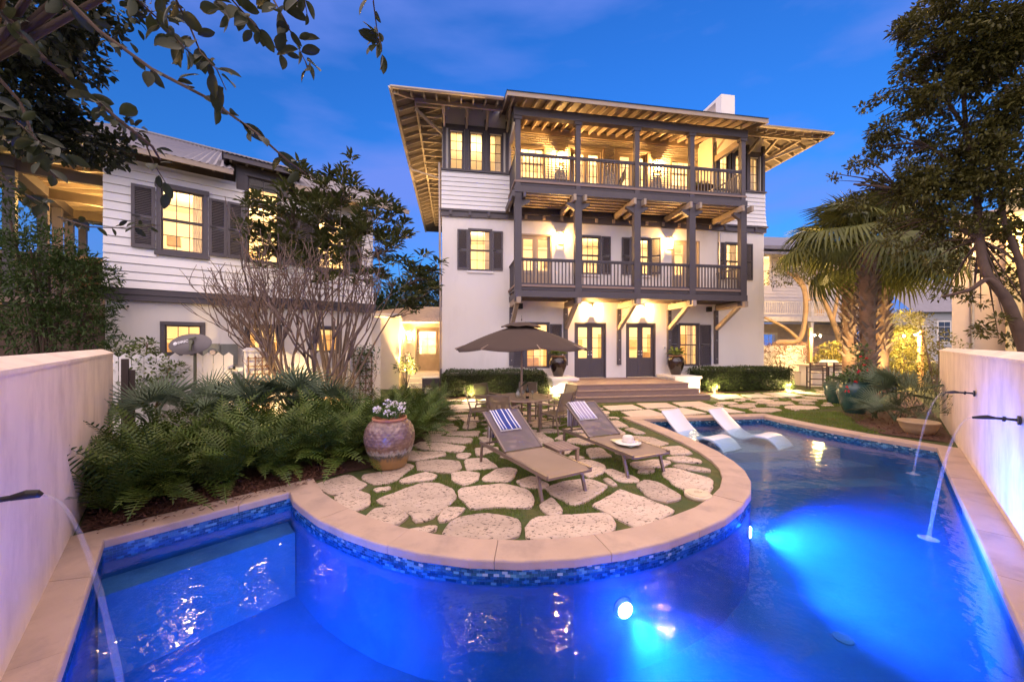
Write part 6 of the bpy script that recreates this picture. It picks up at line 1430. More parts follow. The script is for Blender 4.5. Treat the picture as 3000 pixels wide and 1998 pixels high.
# --- fan palms: saw palmettos and sabal palms
def fan_mesh(name, R_, seg, spread, droop, width, m, pet=0, rnd=rng, split=.35):
    """fan of folded blades with drooping tips at the end of a petiole along +y"""
    V = []; F = []
    if pet:
        k0 = 0; N = 6
        for i in range(N+1):
            f = i/N; z = .22*pet*math.sin(f*1.9); y = pet*f; w = .022*(1-.5*f); V += [(-w,y,z),(w,y,z),(0,y,z-.02)]
        for i in range(N):
            for a,b in ((0,1),(1,2),(2,0)): F.append((3*i+a,3*i+b,3*i+3+b,3*i+3+a))
    hub = Vector((0,pet,.22*pet*math.sin(1.9) if pet else 0)); tilt = -.45 if pet else 0
    for j in range(seg):
        a = -spread/2+spread*(j+.5)/seg; l = R_*(.72+.28*math.cos(a*.62))*rnd.uniform(.92,1.05); ca, sa_ = math.sin(a), math.cos(a)
        def pt(f, off, lift):
            d = Vector((ca,sa_,0)); s = Vector((sa_,-ca,0)); z = .06*math.cos(a)-droop*f**2.4*(1 if f > split else .5)+lift
            y = d*(l*f*(1-.16*droop*f*f))+s*off; v = Vector((y.x, y.y, y.z+z*R_*.6)); 
            if tilt: v = Vector((v.x, v.y*math.cos(tilt)-v.z*math.sin(tilt), v.y*math.sin(tilt)+v.z*math.cos(tilt)))
            return hub+v
        ws = [spread/seg*l*split*.5*1.0, width*1.0, width*.55]
        k = len(V); V += [pt(.02,0,0),pt(split,-ws[0],.012),pt(split,0,-.012),pt(split,ws[0],.012),pt(.66,-ws[1],.008),pt(.66,0,-.010),pt(.66,ws[1],.008),pt(1,0,0)]
        F += [(k,k+1,k+2,k+2),(k,k+2,k+3,k+3),(k+1,k+4,k+5,k+2),(k+2,k+5,k+6,k+3),(k+4,k+7,k+5,k+5),(k+5,k+7,k+6,k+6)]
    me = bpy.data.meshes.new(name); me.from_pydata([tuple(v) for v in V],[],[f if f[-1] != f[-2] else f[:3] for f in F]); me.materials.append(m); me.update(); return me
palmetto_m = lm('palmetto_blade', (.105,.145,.085), rough=.4, trans=.12); sabal_m = lm('sabal_blade', (.11,.12,.032), rough=.4, trans=.15)
PM = [fan_mesh('fan_leaf', .56, 18, 3.0, dr, .014, palmetto_m, pet=.40, split=.26) for dr in (.02,.08,.18)]
SM = [fan_mesh('fan_leaf', 1.10, 27, 3.7, dr, .026, sabal_m, pet=pt_, split=.42) for dr, pt_ in ((.55,1.05),(.85,1.2),(1.1,1.25),(.4,.9))]
def palmetto(loc, lab, n, s, hi=1.35):
    t = thing('saw_palmetto', lab, 'palmetto', loc, 0, 'saw palmettos in the planting beds')
    for k in range(n):
        az = 6.283*k/n*2.618+rng.uniform(-.3,.3); el = rng.choice((rng.uniform(.4,.8),rng.uniform(.8,1.45),rng.uniform(.9,1.5))); o = put('fan_leaf', rng.choice(PM), t, (rng.uniform(-.05,.05),rng.uniform(-.05,.05),.05)); o.rotation_euler = Euler((el,rng.uniform(-.5,.5),az)); sc_ = s*rng.uniform(.8,1.15); o.scale = (sc_,)*3
for i, (x,y,z,n_p,s,lab) in enumerate(((-6.75,6.95,.25,9,1.15,'saw palmetto against the end of the left garden wall'),(-6.05,7.5,.3,9,1.2,'saw palmetto below the flowering shrub, second from the left wall'),(-5.35,7.45,.25,10,1.15,'saw palmetto below the satellite dish'),
      (-4.85,8.0,.35,11,1.25,'tall saw palmetto in front of the gate pillar trellis'),(-4.15,8.2,.2,9,1.15,'blue green saw palmetto just left of the tree trunks'),(-5.6,6.6,.25,7,1.0,'low saw palmetto rising from the ferns at the left'))): palmetto((x,y,z+.14), lab, n_p, s*1.02)
for (x,y,z,n_p,s,lab) in ((9.45,9.6,.05,8,.85,'saw palmetto in front of the big teal urn'),(10.4,10.0,.3,13,1.25,'large saw palmetto against the end of the right garden wall'),(9.35,8.95,.1,8,.8,'saw palmetto behind the cream bowl planter'),(10.6,11.0,.3,11,1.35,'saw palmetto under the right palm trunk')): palmetto((x,y,z), lab, n_p, s)
boot_m = mat('palm_boot', (.17,.12,.09), .85, var=.3, scale=5, rnd=.3, bump=.5, bscale=40, stretch=(4,1,1)); trunk_m = mat('palm_trunk_fibre', (.20,.12,.075), .9, var=.25, scale=8, bump=.8, bscale=25, stretch=(1,1,5))
q = MB(); q.add([(-.085,0,0),(.085,0,0),(.085,.03,0),(-.085,.03,0),(-.055,.13,.20),(.055,.13,.20),(.055,.155,.19),(-.055,.155,.19),(-.035,.25,.36),(.035,.25,.36),(.035,.268,.345),(-.035,.268,.345)],
      [(0,1,5,4),(1,2,6,5),(2,3,7,6),(3,0,4,7),(4,5,9,8),(5,6,10,9),(6,7,11,10),(7,4,8,11),(8,9,10,11)]); BOOT = q.mesh('leaf_boot', boot_m)
def sabal(x, y, ht, r, b0, lab, nf):
    t = thing('sabal_palm', lab, 'palm tree', (x,y,0), rng.uniform(0,6), 'sabal palms in the right bed')
    MB().tube([(0,0,-.1),(0,0,.3),(.01,0,b0),(.02,0,ht*.7),(0,0,ht)],[r*1.15,r,r*.95,r,r*.9],18).build('trunk', trunk_m, t, True)
    k = 0; z = b0
    while z < ht:
        for j in range(7):
            a = 6.283*(j/7)+k*.45+rng.uniform(-.12,.12); o = put('leaf_boot', BOOT, t, (r*.84*math.cos(a),r*.84*math.sin(a),z)); o.rotation_euler = Euler((rng.uniform(-.12,.12),rng.choice((-.68,.68)),a-math.pi/2)); s = rng.uniform(.85,1.2)*(.85+.35*r/.25); o.scale = (s*.62,s*.32,s*.80)
        z += .20; k += 1
    for k in range(nf):
        az = 6.283*k/nf*2.618+rng.uniform(-.25,.25); f = k/nf; el = 1.30-1.75*f+rng.uniform(-.2,.2); me = SM[3] if f < .2 else (SM[0] if f < .45 else (SM[1] if f < .75 else SM[2]))
        o = put('fan_leaf', me, t, (.1*math.cos(az+1.57),.1*math.sin(az+1.57),ht+.12-.5*f)); o.rotation_euler = Euler((el,rng.uniform(-.25,.25),az)); s = rng.uniform(1.15,1.45); o.scale = (s,)*3
sabal(12.55,13.0,5.5,.215,1.15,'front sabal palm with the darkest criss-cross boots, in the middle of the three',30)
sabal(14.1,15.4,5.9,.24,1.5,'left sabal palm, its trunk lit gold from below behind the bar stools',32)
sabal(15.25,15.2,5.6,.22,1.6,'right sabal palm with a brightly lit pale foot',28)

# --- clipped hedges
def hedge(u0, u1, w0, w1, h, lab, n):
    c = MH @ Vector(((u0+u1)/2,(w0+w1)/2,0)); t = thing('clipped_hedge', lab, 'hedge', c, R(9)); L, D_ = (u1-u0)/2, (w1-w0)/2
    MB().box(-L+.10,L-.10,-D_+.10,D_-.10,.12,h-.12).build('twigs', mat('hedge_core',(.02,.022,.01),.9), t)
    P = []; N_ = []
    for _ in range(n):
        f = rng.random(); 
        if f < .50: p = (rng.uniform(-L,L),-D_+rng.uniform(-.03,.09),rng.uniform(.05,h)); d = (0,-1,.3)
        elif f < .80: p = (rng.uniform(-L,L),rng.uniform(-D_,D_),h+rng.uniform(-.10,.03)); d = (0,-.2,1)
        elif f < .9: p = (L+rng.uniform(-.1,.03),rng.uniform(-D_,D_),rng.uniform(.05,h)); d = (1,0,.3)
        else: p = (-L+rng.uniform(-.03,.1),rng.uniform(-D_,D_),rng.uniform(.05,h)); d = (-1,0,.3)
        k = max(0, abs(p[0])-(L-.15))*max(0, p[2]-(h-.15))*2.2; P.append((p[0]-math.copysign(k*2,p[0]),p[1]+.02*math.sin(p[0]*5+p[2]*4),p[2]-k*2+.02*math.sin(p[0]*3.1))); N_.append(d)
    D = np.array(N_)+rdirs(n)*1.0; LV, LF = leaf_quad(.55,.08); V, F = scatter(LV, LF, np.array(P), D, nrg.uniform(.045,.075,n), nrg.uniform(-1,1,n)); put('foliage', fast_mesh('foliage', V, F, box_m), t, kind='stuff')
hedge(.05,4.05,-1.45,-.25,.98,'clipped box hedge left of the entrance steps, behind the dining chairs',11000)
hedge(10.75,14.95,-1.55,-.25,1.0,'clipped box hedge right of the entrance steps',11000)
def shrub(name, lab, cat, clusters, base, n, size, m, quad=True, stems=6, bark=None, w=.45, group=None, sub=.8, flat=0):
    t = thing(name, lab, cat, (*base,0), 0, group); P, D = cloud(clusters, n, sub); D[:,2] += flat; LV, LF = leaf_quad(w,.1) if quad else leaf_shape(w)
    V, F = scatter(LV, LF, P-np.array([*base,0]), D, nrg.uniform(size*.7,size*1.3,len(P)), nrg.uniform(-1,1,len(P))); put('foliage', fast_mesh('foliage', V, F, m), t, kind='stuff')
    q = MB()
    for i in range(stems):
        c = clusters[i % len(clusters)]; e = Vector((c[0]-base[0],c[1]-base[1],c[2]))+Vector((rng.uniform(-.3,.3),rng.uniform(-.3,.3),rng.uniform(-.2,.3)))*c[3]; mid = e*.5+Vector((rng.uniform(-.1,.1),rng.uniform(-.1,.1),.1))*max(.3,c[3]); r = .012+.014*e.length; q.tube([(rng.uniform(-.05,.05),rng.uniform(-.05,.05),0),mid,e],[r,r*.6,r*.25],6)
    q.build('stem', bark or bark_m, t); return t
low_m = lm('light_green_leaf', (.10,.13,.04), rough=.5)
for u, w, lab in ((1.15,-1.5,'pale low shrub lit by the path light under the left hedge'),(4.15,-1.35,'small lit shrub at the right end of the left hedge'),(10.95,-1.75,'small lit shrub at the left end of the right hedge'),(14.5,-1.6,'small lit shrub at the right end of the right hedge')):
    x, y = h2(u,w); k = .75 if u == 1.15 else .45; shrub('low_shrub', lab, 'shrub', [(x-.2*k,y,.22,.3*k),(x+.25*k,y+.05,.26,.32*k),(x,y+.1,.30,.3*k)], (x,y), 2600, .06, low_m)
# flowering shrub by the wall end, vine leaves, back vines, courtyard plants
fx = at(440,1060,7.9); shrub('shrub', 'loose light green shrub between the left wall end and the picket gate', 'shrub', [(-8.52,8.0,1.55,.40),(-8.12,8.05,1.75,.33),(-7.87,8.1,1.5,.42),(-8.32,8.0,1.1,.45),(-7.82,8.05,1.0,.45),(-7.42,8.1,1.45,.25),(-7.62,8.1,.7,.4),(-8.72,8.0,1.9,.2),(-7.97,8.05,2.0,.2)], (-8.0,8.05), 2200, .085, lm('shrub_leaf',(.10,.13,.035)), stems=14, bark=mat('vine_bark',(.20,.11,.08)), quad=False)
P = []; 
for _ in range(420): P.append((rng.gauss(.25,.22), rng.uniform(-.10,0), rng.choice((rng.uniform(.5,1.9),rng.uniform(1.2,2.0)))))
P = np.array(P); LV, LF = leaf_shape(.4); V, F = scatter(LV, LF, P, rdirs(len(P)), nrg.uniform(.06,.12,len(P)), nrg.uniform(-1,1,len(P))); put('foliage', fast_mesh('foliage', V, F, lm('vine_leaf',(.06,.10,.03))), v2, kind='stuff')
x0 = at(1190,1010,16.3)[0]; shrub('small_tree', 'small round leafy standard tree before the link building', 'tree', [(x0,16.3,1.15,.42),(x0-.25,16.3,1.0,.3),(x0+.25,16.35,1.0,.32),(x0,16.3,1.45,.25)], (x0,16.3), 700, .11, lm('citrus_leaf',(.045,.06,.018)), quad=False, stems=5)
ag = thing('agave', 'spiky dark agave in the tall bronze courtyard pot', 'plant', (at(1134,1010,18)[0],18,.66)); q = MB()
for i in range(26): a = 6.283*i*.618; e_ = rng.uniform(.3,1.3); l = rng.uniform(.5,.75); d = Vector((math.cos(a)*math.cos(e_),math.sin(a)*math.cos(e_),math.sin(e_))); s = Vector((-math.sin(a),math.cos(a),0)); q.add([d*.05-s*.03,d*.05+s*.03,d*l*.5+s*.055+Vector((0,0,.02)),d*l*.5-s*.055+Vector((0,0,.02)),d*l],[(0,1,2,3),(3,2,4)])
q.build('leaf', lm('agave_leaf',(.03,.045,.02)), ag)
bx_ = at(2290,1010,19.8)[0]
shrub('bamboo_shrub', 'wispy olive shrub against the white back wall', 'shrub', [(bx_-.3,19.7,1.3,.55),(bx_+.3,19.7,1.0,.55),(bx_,19.7,.7,.5),(bx_-.7,19.8,1.0,.5)], (bx_,19.75), 420, .14, lm('olive_leaf',(.11,.10,.03)), w=.16, stems=16)
q = MB(); vn = thing('wall_vine', 'brown creeper trailing along the top of the white back wall', 'vine', (at(2225,1010,20.2)[0],20.2,0))
for i in range(46):
    x = rng.uniform(-.2,2.7); z = rng.uniform(1.6,2.1); pts = [(x,-.06,z)]
    for j in range(7): x += rng.uniform(-.25,.35); z += rng.uniform(-.22,.14); pts.append((x,-.06+rng.uniform(-.06,.03),min(2.15,z)))
    q.tube(pts,[.014]*7+[.004],4)
q.build('stem', mat('vine_bark',(.2,.11,.08)), vn)
hx1 = [(at(2400+i*28,1010,19.4)[0],19.4,.9+.75*((i*7)%3)/2,.62) for i in range(5)]
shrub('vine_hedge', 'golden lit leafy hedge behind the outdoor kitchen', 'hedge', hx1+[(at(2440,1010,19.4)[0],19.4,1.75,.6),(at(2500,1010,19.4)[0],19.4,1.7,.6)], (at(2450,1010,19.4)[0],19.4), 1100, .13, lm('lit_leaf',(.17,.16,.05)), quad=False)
sx1 = at(2645,1010,19)[0]
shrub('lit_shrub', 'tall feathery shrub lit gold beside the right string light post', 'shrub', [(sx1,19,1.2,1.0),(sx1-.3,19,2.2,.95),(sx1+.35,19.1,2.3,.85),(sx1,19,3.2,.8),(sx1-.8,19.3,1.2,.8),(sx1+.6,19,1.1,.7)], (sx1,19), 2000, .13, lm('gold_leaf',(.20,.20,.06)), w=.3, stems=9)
rx1 = at(2745,1010,15.5)[0]
shrub('dark_shrub', 'dark evergreen shrub between the right post and the garden wall', 'shrub', [(rx1,15.5,1.3,.75),(rx1-.1,15.6,2.2,.7),(rx1+.5,15.4,1.8,.6),(rx1-.2,15.6,.6,.6),(rx1-.35,15.8,3.0,.5)], (rx1,15.5), 620, .12, oak_m, stems=7)
ux, uy = 9.98,10.75
shrub('red_flowering_vine', 'red flowering vine climbing from the big teal urn', 'plant', [(ux,uy,1.15,.28),(ux+.12,uy,1.5,.26),(ux+.15,uy,1.85,.22),(ux-.25,uy-.1,1.02,.22)], (ux,uy), 1500, .10, lm('vine_leaf',(.06,.10,.03)), quad=False, stems=4)
rv = [o for o in bpy.data.objects if o.name == 'red_flowering_vine'][0]; red = mat('red_petal',(.50,.012,.02),.6)
for i in range(9):
    p = rng.choice(((.0,-.2,1.2),(.15,-.15,1.6),(.2,-.1,2.0),(-.35,-.25,1.0),(-.45,-.3,.75),(.1,-.25,1.35))); d = rdirs(9,.1); LQ, FQ = leaf_round(); V, F = scatter(LQ, FQ, np.zeros((9,3)), d, np.full(9,.05), nrg.uniform(-2,2,9)); put('flower', fast_mesh('flower', V, F, red), rv, (p[0]+rng.uniform(-.12,.12),p[1]+rng.uniform(-.1,.05),p[2]+rng.uniform(-.1,.1)))
shrub('pot_plant', 'leafy green plant in the smaller teal pot', 'plant', [(11.1,12.6,.80,.26),(10.9,12.55,.76,.18),(11.3,12.6,.78,.18)], (11.1,12.6), 1300, .10, lm('geranium2_leaf',(.07,.13,.03)), quad=False, stems=3)
P, D = cloud([(9.10,8.25,.75,.5),(8.75,8.2,.6,.35),(9.5,8.35,.65,.38),(9.15,8.3,1.05,.35)], 900, .8)
t = thing('wispy_fern', 'wispy grey green asparagus fern in the cream bowl planter', 'plant', (9.10,8.25,.25)); LV, LF = leaf_quad(.10,.02); D = np.stack([P[:,0]-9.10,P[:,1]-8.25,P[:,2]-.2],1)+rdirs(len(P))*.35; V, F = scatter(LV, LF, P-np.array([9.10,8.25,.25]), D, nrg.uniform(.10,.2,len(P)), nrg.uniform(-1,1,len(P))); put('foliage', fast_mesh('foliage', V, F, lm('wispy_leaf',(.07,.085,.04))), t, kind='stuff')

# --- the many stemmed evergreen and the bare tree in the left bed
def stems_tree(base, tips, q, r0, rnd, jit=.16):
    """limbs that share lower parts: each runs from the foot to a tip with a bend"""
    for e in tips:
        e = Vector(e)-base; m1 = Vector((e.x*.22,e.y*.22,e.z*.28)); m2 = Vector((e.x*.58,e.y*.58,e.z*.62)); n_ = 9; pts = []
        ph = rnd.uniform(0,6)
        for i in range(n_+1):
            f = i/n_; p = m1*(3*f*(1-f)**2)+m2*(3*f*f*(1-f))+e*f**3; p += Vector((math.sin(f*7+ph),math.cos(f*6+ph*2),0))*jit*.35*f*(1.1-f); pts.append(p)
        q.tube(pts, [r0*(1-.86*(i/n_)**.7) for i in range(n_+1)], 6)
        yield pts
tb_ = Vector((-4.55,9.45,0)); t = thing('evergreen_tree', 'many stemmed evergreen tree with long leaf rosettes, lit from below in the left bed', 'tree', tb_)
tipw = []; crown = [(-4.6,9.5,5.0,1.0),(-5.4,9.5,5.0,.8),(-4.0,9.5,4.0,.8),(-5.0,9.4,4.3,.6),(-4.6,9.5,6.7,.5),(-3.5,9.6,5.6,.6),(-6.5,9.4,5.0,.6),(-5.3,9.5,5.9,.7),(-5.0,9.4,3.8,.5),(-3.1,9.6,5.0,.6),(-2.2,9.7,3.5,.3),(-2.1,9.7,4.1,.3),(-2.5,9.7,3.1,.35),(-6.4,9.4,4.2,.4),(-4.9,9.6,5.6,1.25),(-6.0,9.4,5.3,.9),(-3.9,9.6,5.2,1.15),(-4.6,9.5,6.2,.85),(-3.4,9.6,4.5,.75),(-5.6,9.4,4.5,.8),(-4.2,9.5,4.5,.9),(-2.9,9.6,3.9,.55),(-2.4,9.7,3.9,.35),(-6.2,9.2,4.6,.4),(-2.75,9.6,3.2,.45)]
for c in crown:
    for _ in range(max(5,int(17*c[3]**2))):
        d = Vector(rdirs(1)[0].tolist())*c[3]*rng.uniform(.55,1.15); tipw.append(Vector((c[0]+d.x,c[1]+d.y*.8,c[2]+d.z*.85)))
q = MB(); limbs = [Vector((-5.9,9.4,4.3)),Vector((-5.6,9.5,5.0)),Vector((-4.4,9.5,5.6)),Vector((-3.8,9.6,4.9)),Vector((-2.7,9.7,3.6)),Vector((-4.9,9.4,3.4)),Vector((-5.3,9.5,4.2)),Vector((-4.7,9.6,5.2)),Vector((-4.2,9.5,4.8)),Vector((-3.6,9.6,4.3)),Vector((-3.1,9.6,3.5)),Vector((-5.0,9.3,4.0)),Vector((-4.0,9.8,5.0))]
ends = []
for pts in stems_tree(tb_, limbs, q, .062, rng): ends.append([p+tb_ for p in pts])
for tp in tipw:
    best = min((p for e in ends for p in e[4:]), key=lambda p: (p-tp).length+max(0,p.z-tp.z+.2)*2)
    mid = best.lerp(tp,.5)+Vector((rng.uniform(-.1,.1),rng.uniform(-.1,.1),-.08)); q.tube([best-tb_,mid-tb_,tp-tb_],[.013,.009,.005],5)
q.build('trunk', bark_m, t, True)
Ps, Ds, Ss = [], [], []
for tp in tipw:
    for lev in range(2):
        up = Vector((tp.x+4.5,tp.y-9.5,tp.z-3.2)).normalized(); k = rng.randint(7,10)
        for i in range(k):
            a = 6.283*i/k+rng.uniform(-.3,.3); d = Vector((math.cos(a),math.sin(a),rng.uniform(-.35,.9)))+up*.35; Ps.append(tuple(tp-up*(.12*lev)+d*.03)); Ds.append(tuple(d)); Ss.append(rng.uniform(.20,.32)*(1.05 if lev else .85))
LV, LF = leaf_shape(.30,.05); LV[3] = (0,1,-.12); leaf_parts(t, np.array(Ps), np.array(Ds), np.array(Ss), nrg.uniform(-.5,.5,len(Ps)), LV, LF, loq_m)
bt_ = Vector((-4.85,9.05,0)); t = thing('bare_tree', 'leafless pale branched tree fanning out to the left in front of the evergreen', 'tree', bt_)
q = MB()
def grow(p, d, l, r, lev):
    pts = [p]; n_ = 4
    for i in range(n_):
        d = (d+Vector((rng.uniform(-.24,.24),rng.uniform(-.18,.18),rng.uniform(-.04,.16)))).normalized(); p = p+d*l/n_; pts.append(p)
    q.tube(pts, [r*(1-.35*i/n_) for i in range(n_+1)], 6 if lev < 2 else 4)
    if lev >= 5 or r < .003: return
    for s in range(2 if lev > 1 else 3):
        sp = .42 if lev else .0
        nd = (d+Vector((rng.uniform(-.72,.58),rng.uniform(-.45,.35),rng.uniform(-.05,.35)))*(.9 if lev else .8)).normalized(); grow(pts[-1] if s else pts[-2], nd, l*rng.uniform(.70,.92), r*.68, lev+1)
for d0 in ((-1.05,-.05,.8),(-.7,-.05,.8),(-.35,-.1,1),(.1,0,1),(-.55,.1,.9),(.35,.1,1)): grow(Vector((rng.uniform(-.08,.08),0,0)), Vector(d0).normalized(), 1.22, .055, 0)
q.build('trunk', mat('pale_bark',(.17,.115,.095),.8,var=.25,scale=6), t, True)

# --- oak beyond the right wall
ob = Vector((10.3,7.25,0)); t = thing('oak_tree', 'dark leaning oak behind the right garden wall, its crown filling the top right corner', 'tree', ob)
ocl = []
for (px,py,Y,r) in ((2760,40,7.6,.75),(2880,60,7.2,.9),(2960,200,7.4,1.0),(2830,190,7.6,.85),(2690,150,7.9,.55),(2640,210,8.0,.42),(2740,300,8,.8),(2900,340,7.5,1.0),(2620,330,8.3,.5),(2560,300,8.4,.28),(2680,420,8.2,.75),(2820,460,8,.9),(2950,480,7.6,1.0),
      (2570,430,8.6,.55),(2505,480,8.8,.34),(2440,515,9,.2),(2600,540,8.6,.7),(2500,570,9,.3),(2720,570,8.3,.8),(2860,600,8,.8),(2970,620,7.8,.7),(2600,640,8.8,.45),(2680,670,8.5,.5),(2780,690,8.2,.55),(2650,730,8.6,.3),(2740,760,8.4,.4),(2600,700,9,.25),(2990,60,7,1),(2860,760,8.2,.35),(2960,860,8,.4),(2900,950,7.6,.4),(2990,980,7.4,.4),(2800,100,7.4,.7),(2640,60,8,.3),(2950,720,7.7,.45),(2790,850,8.1,.3),(2880,880,7.9,.3),(2970,800,7.6,.35)):
    ocl.append((*at(px,py,Y),r))
oc2 = []
for (x,y,z,r) in ocl:
    for _ in range(max(4,int(11*r))): d = Vector(rdirs(1)[0].tolist()).normalized()*r*rng.uniform(.35,1.08); oc2.append((x+d.x,y+d.y,z+d.z*.8,r*rng.uniform(.26,.44)))
P, D = cloud(oc2, 2900, .75, .05); S = nrg.uniform(.08,.13,len(P)); D[:,2] -= .1; LV, LF = leaf_shape(.38,.07); leaf_parts(t, P, D, S, nrg.uniform(-1,1,len(P)), LV, LF, oak_m, stuff='foliage')
q = MB(); O = lambda px,py,Y: Vector(at(px,py,Y))-ob
for pts, r in (([Vector((0,0,-.1)),Vector((-.05,.0,1.2)),O(2960,900,7.4),O(2890,800,7.6),O(2870,700,7.8),O(2860,560,7.9),O(2830,380,7.9)],.11),([O(2960,900,7.4),O(2900,820,7.5),O(2840,850,7.6),O(2760,870,7.9)],.06),([O(3010,880,7.3),O(2985,760,7.5),O(2940,640,7.6),O(2930,500,7.6),O(2950,250,7.3)],.065),
     ([O(2870,700,7.8),O(2760,640,8.1),O(2640,560,8.4),O(2500,540,8.8)],.05),([O(2830,380,7.9),O(2740,260,8),O(2640,220,8)],.04),([O(2860,560,7.9),O(2720,430,8.2),O(2580,430,8.5)],.04),([Vector((0,0,.5)),O(3010,880,7.3)],.09),([O(2830,380,7.9),O(2810,160,7.6),O(2760,20,7.6)],.04)):
    pb, rb = bend(pts, [r*(1-.6*i/(len(pts)-1)) for i in range(len(pts))]); q.tube(pb, rb, 8)
for c in ocl: 
    e = Vector(c[:3])-ob; b = min((O(*z) for z in ((2870,700,7.8),(2830,380,7.9),(2760,640,8.1),(2930,500,7.6),(2740,260,8),(2720,430,8.2),(2640,560,8.4),(2810,160,7.6))), key=lambda v: (v-e).length)
    for k in range(3): e2 = e+Vector((rng.uniform(-1,1),rng.uniform(-1,1),rng.uniform(-1,1)))*c[3]*.7; q.tube([b,b.lerp(e2,.5)+Vector((0,0,.08)),e2],[.02,.013,.004],5)
q.build('trunk', dark_bark, t, True)

# --- oak boughs hanging in from the left, close to the camera
nb_ = Vector((-3.6,1.2,0)); t = thing('overhanging_oak', 'dark oak boughs with large leaves hanging into the top left corner', 'tree', nb_)
lines = [([(120,-60),(204,6),(287,89),(446,204),(606,287),(750,389),(845,474),(900,512)],1.75,.011),([(-80,-60),(0,32),(134,178),(255,274),(351,354),(446,430),(470,470)],1.9,.014),([(380,-30),(402,0),(478,70),(542,143),(583,178),(620,205)],1.7,.005),([(505,-20),(558,83),(587,153),(635,204),(663,265)],1.7,.005),
         ([(610,-30),(630,0),(666,42)],1.8,.004),([(660,-30),(679,0),(750,78),(807,140),(833,161)],1.8,.005),([(780,-40),(801,0),(833,57),(874,140),(905,203)],1.8,.005),([(880,-30),(892,0),(902,55)],1.8,.004),([(1088,-40),(1093,0),(1103,78),(1119,151)],1.85,.005),
         ([(-60,330),(40,350),(120,420),(200,470)],2.0,.006),([(-40,480),(60,560),(130,600)],2.2,.005),([(180,640),(260,665),(330,668),(420,665),(470,660)],3.2,.006),([(-50,180),(60,300),(110,440),(160,520)],2.1,.010),([(430,430),(450,480),(500,560)],2.1,.004)]
q = MB(); Ps, Ds, Ss = [], [], []
for pts, Y, r in lines:
    W = [Vector(at(px,py,Y+.12*math.sin(i*1.7+px*.01)+(.35 if px < 60 else 0)*0)) for i,(px,py) in enumerate(pts)]
    q.tube([w-nb_ for w in W], [r*(1-.65*i/(len(W)-1)) for i in range(len(W))], 6)
    tot = sum((b-a).length for a,b in zip(W,W[1:])); step = .052 if Y < 2.5 else .07
    for a, b in zip(W, W[1:]):
        L = (b-a).length; m = max(1,int(L/step)); d = (b-a).normalized()
        for i in range(m):
            p = a.lerp(b,(i+rng.random())/m)
            if px_skip(p) if 'px_skip' in globals() else False: continue
            for k in range(rng.choice((1,1,2))):
                v = (d*.5+Vector(rdirs(1)[0].tolist())*.9+Vector((0,0,-.25))).normalized(); s = rng.uniform(.045,.105)*(1.15 if Y < 2.2 else .9); tw = p+v*rng.uniform(.0,.03); Ps.append(tuple(tw)); Ds.append(tuple(v)); Ss.append(s)
# trunk and heavy boughs out of the frame, with the denser crown behind
q.tube([Vector((0,0,-.2)),Vector((.05,.3,2.2)),Vector((.6,.9,3.6)),Vector(at(-80,200,2.2))-nb_],[.10,.08,.035,.016],10)
for Y, tgt in ((1.75,(120,-60)),(1.9,(-80,-60)),(1.7,(380,-30)),(1.8,(660,-30)),(1.8,(780,-40)),(1.85,(1088,-40))): q.tube([Vector((.6,.9,3.6)),(Vector((.6,.9,3.6))+Vector(at(*tgt,Y))-nb_)*.5+Vector((0,0,.35)),Vector(at(*tgt,Y))-nb_],[.022,.013,.006],6)
q.build('branch', dark_bark, t, True)
LV, LF = leaf_fine(.50)
back = [(*at(px,py,Y),r) for px,py,Y,r in ((20,60,3.2,.45),(60,180,3.4,.42),(110,90,3.4,.35),(30,280,3.4,.40),(120,290,3.6,.32),(200,380,3.8,.28),(280,430,3.9,.25),(150,400,3.8,.28),(60,380,3.5,.25),(230,180,3.4,.22),(330,440,4,.18),(250,60,3.2,.22),(180,20,3.1,.25),(380,380,4,.12),(60,20,2.9,.4),(320,20,3.1,.2),(450,10,3.2,.14))]
P2, D2 = cloud(back, 4600, .9, .1); n2 = len(P2)
P = np.concatenate([np.array(Ps),P2]); D = np.concatenate([np.array(Ds),D2]); S = np.concatenate([np.array(Ss),nrg.uniform(.05,.085,n2)])
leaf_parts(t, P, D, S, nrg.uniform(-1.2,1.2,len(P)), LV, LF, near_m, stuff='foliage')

# --- feathery trees behind the left wall
bc = [(*at(px,py,Y),r) for px,py,Y,r in ((40,660,7.6,.55),(130,730,7.6,.6),(220,780,7.8,.5),(60,760,7.4,.75),(160,830,7.6,.75),(270,810,8,.5),(40,900,7.4,.8),(120,960,7.5,.7),(230,930,7.8,.6),(290,880,8,.4),(10,560,7.8,.3),(310,800,8.1,.22),(280,980,8,.4),(350,1010,8.0,.22))]
base = (at(150,1010,7.7)[0],7.7); shrub('feathery_tree', 'green feathery leaved tree behind the left garden wall', 'tree', bc, base, 1900, .12, pine_m, w=.24, stems=8, bark=dark_bark)

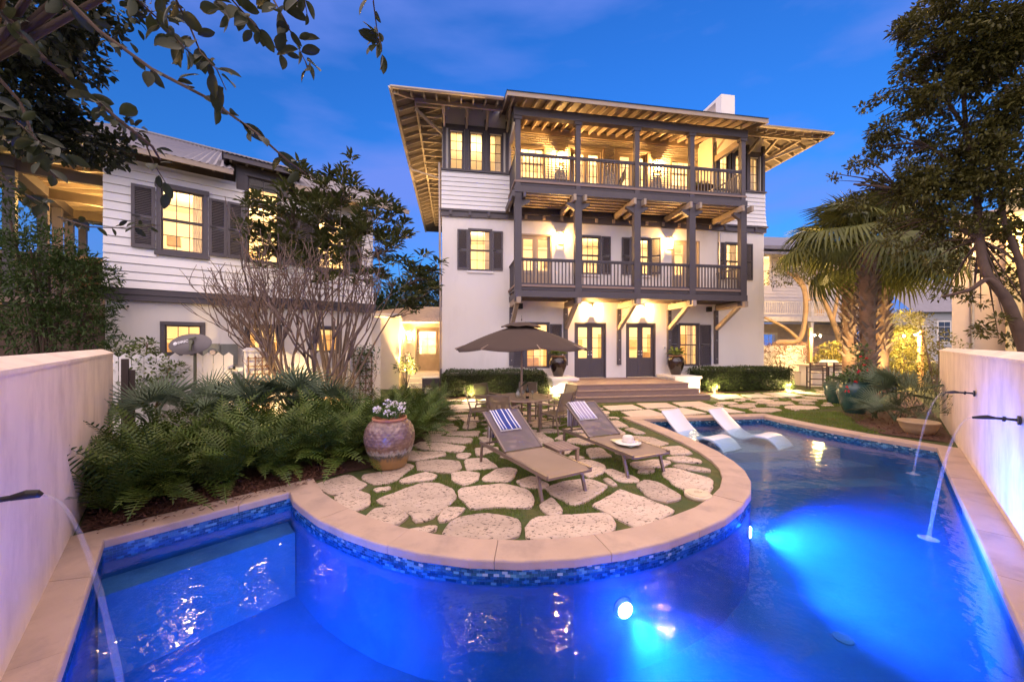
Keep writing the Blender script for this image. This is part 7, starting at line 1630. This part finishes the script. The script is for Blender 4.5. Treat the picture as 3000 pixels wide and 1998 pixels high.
# --- far tree masses and trees with pale limbs
fm = lm('far_foliage', (.030,.050,.018))
for (cl_, lab) in (([(*at(1180,890,30),2.6),(*at(1230,870,31),2.6),(*at(1290,880,31),2.8),(*at(1120,940,30),2.5),(*at(1160,960,27),2.2)],'dark round topped tree behind the link building'),([(*at(1030,930,34),3.5),(*at(940,950,36),3.2),(*at(1090,930,34),3)],'dark tree mass behind the guest house')):
    shrub('far_tree', lab, 'tree', cl_, (cl_[0][0],cl_[0][1]), 170, .38, fm, stems=6, bark=dark_bark)
for (pts, lab) in (([[(2270,1010),(2345,990),(2360,860),(2330,800)],[(2345,1000),(2300,960),(2240,930)],[(2360,900),(2350,840),(2300,790)]],'bent pale limbed tree before the neighbour house, left of the string lights'),([[(2462,1010),(2440,940),(2410,870),(2390,800)],[(2440,940),(2455,850),(2440,780)]],'slanting pale trunked tree behind the string lights')):
    b0 = at(*pts[0][0],22.5); t = thing('leaning_tree', lab, 'tree', (b0[0],22.5,0)); q = MB(); bb = Vector((b0[0],22.5,0))
    for j, L_ in enumerate(pts):
        W = [Vector(at(px,py,22.5))-bb for px,py in L_]; 
        if j == 0: W = [Vector((W[0].x,0,0))]+W
        pb, rb = bend(W,[.18*(1-.45*i/(len(W)-1)) if j == 0 else .11*(1-.4*i/(len(W)-1)) for i in range(len(W))]); q.tube(pb, rb, 8)
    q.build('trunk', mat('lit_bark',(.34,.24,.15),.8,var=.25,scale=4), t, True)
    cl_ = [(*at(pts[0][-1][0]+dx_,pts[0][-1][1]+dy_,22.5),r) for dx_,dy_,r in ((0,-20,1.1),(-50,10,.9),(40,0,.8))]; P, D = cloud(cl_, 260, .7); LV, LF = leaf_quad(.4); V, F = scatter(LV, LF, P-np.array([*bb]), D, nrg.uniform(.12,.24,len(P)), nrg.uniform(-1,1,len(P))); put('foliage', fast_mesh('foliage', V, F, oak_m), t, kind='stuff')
# balcony furniture
bfm = mat('dark_wicker', (.07,.04,.03), .7, var=.3, scale=30)
def bloc(u, w, z): return MH @ Vector((u,w,z))
t = thing('balcony_bench', 'long dark slatted bench behind the left railing of the top balcony', 'bench', bloc(4.15,-.75,8.19), R(9)); MB().box(-1.0,1.0,-.28,.28,.36,.42).build('seat', bfm, t)
for x in (-.95,.95):
    for y in (-.24,.24): MB().box(x-.03,x+.03,y-.03,y+.03,0,.36).build('leg', bfm, t)
for i in range(14): x = -.94+i*.145; MB().box(x-.02,x+.02,-.29,-.25,.10,.36).build('slat', bfm, t)
t = thing('lounge_chair', 'dark reclined lounge chair on the top balcony beside the third post', 'chair', bloc(7.0,-.6,8.19), R(-20)); MB().bar((-.3,0,.38),(.35,0,.32),.6,.05).build('seat', bfm, t); MB().bar((.3,0,.32),(.62,0,1.0),.6,.05).build('backrest', bfm, t)
for x in (-.28,.3):
    for y in (-.27,.27): MB().box(x-.025,x+.025,y-.025,y+.025,0,.36).build('leg', bfm, t)
t = thing('round_table', 'round dark wicker table on the top balcony, right hand bay', 'table', bloc(11.2,-.7,8.19), R(9)); MB().lathe([(.45,.62),(.47,.64),(.45,.66)],28).build('table_top', bfm, t); MB().lathe([(.30,0),(.16,.2),(.16,.45),(.38,.615)],20).build('base', bfm, t)
palmetto(bloc(11.35,-.3,8.75), 'potted fan palm on the top balcony behind the round table', 8, .75); MB().lathe([(.16,-.55),(.22,-.2),(.2,0)],18).build('pot', urn_m, [o for o in bpy.data.objects if o.get('label','').startswith('potted fan palm')][0])
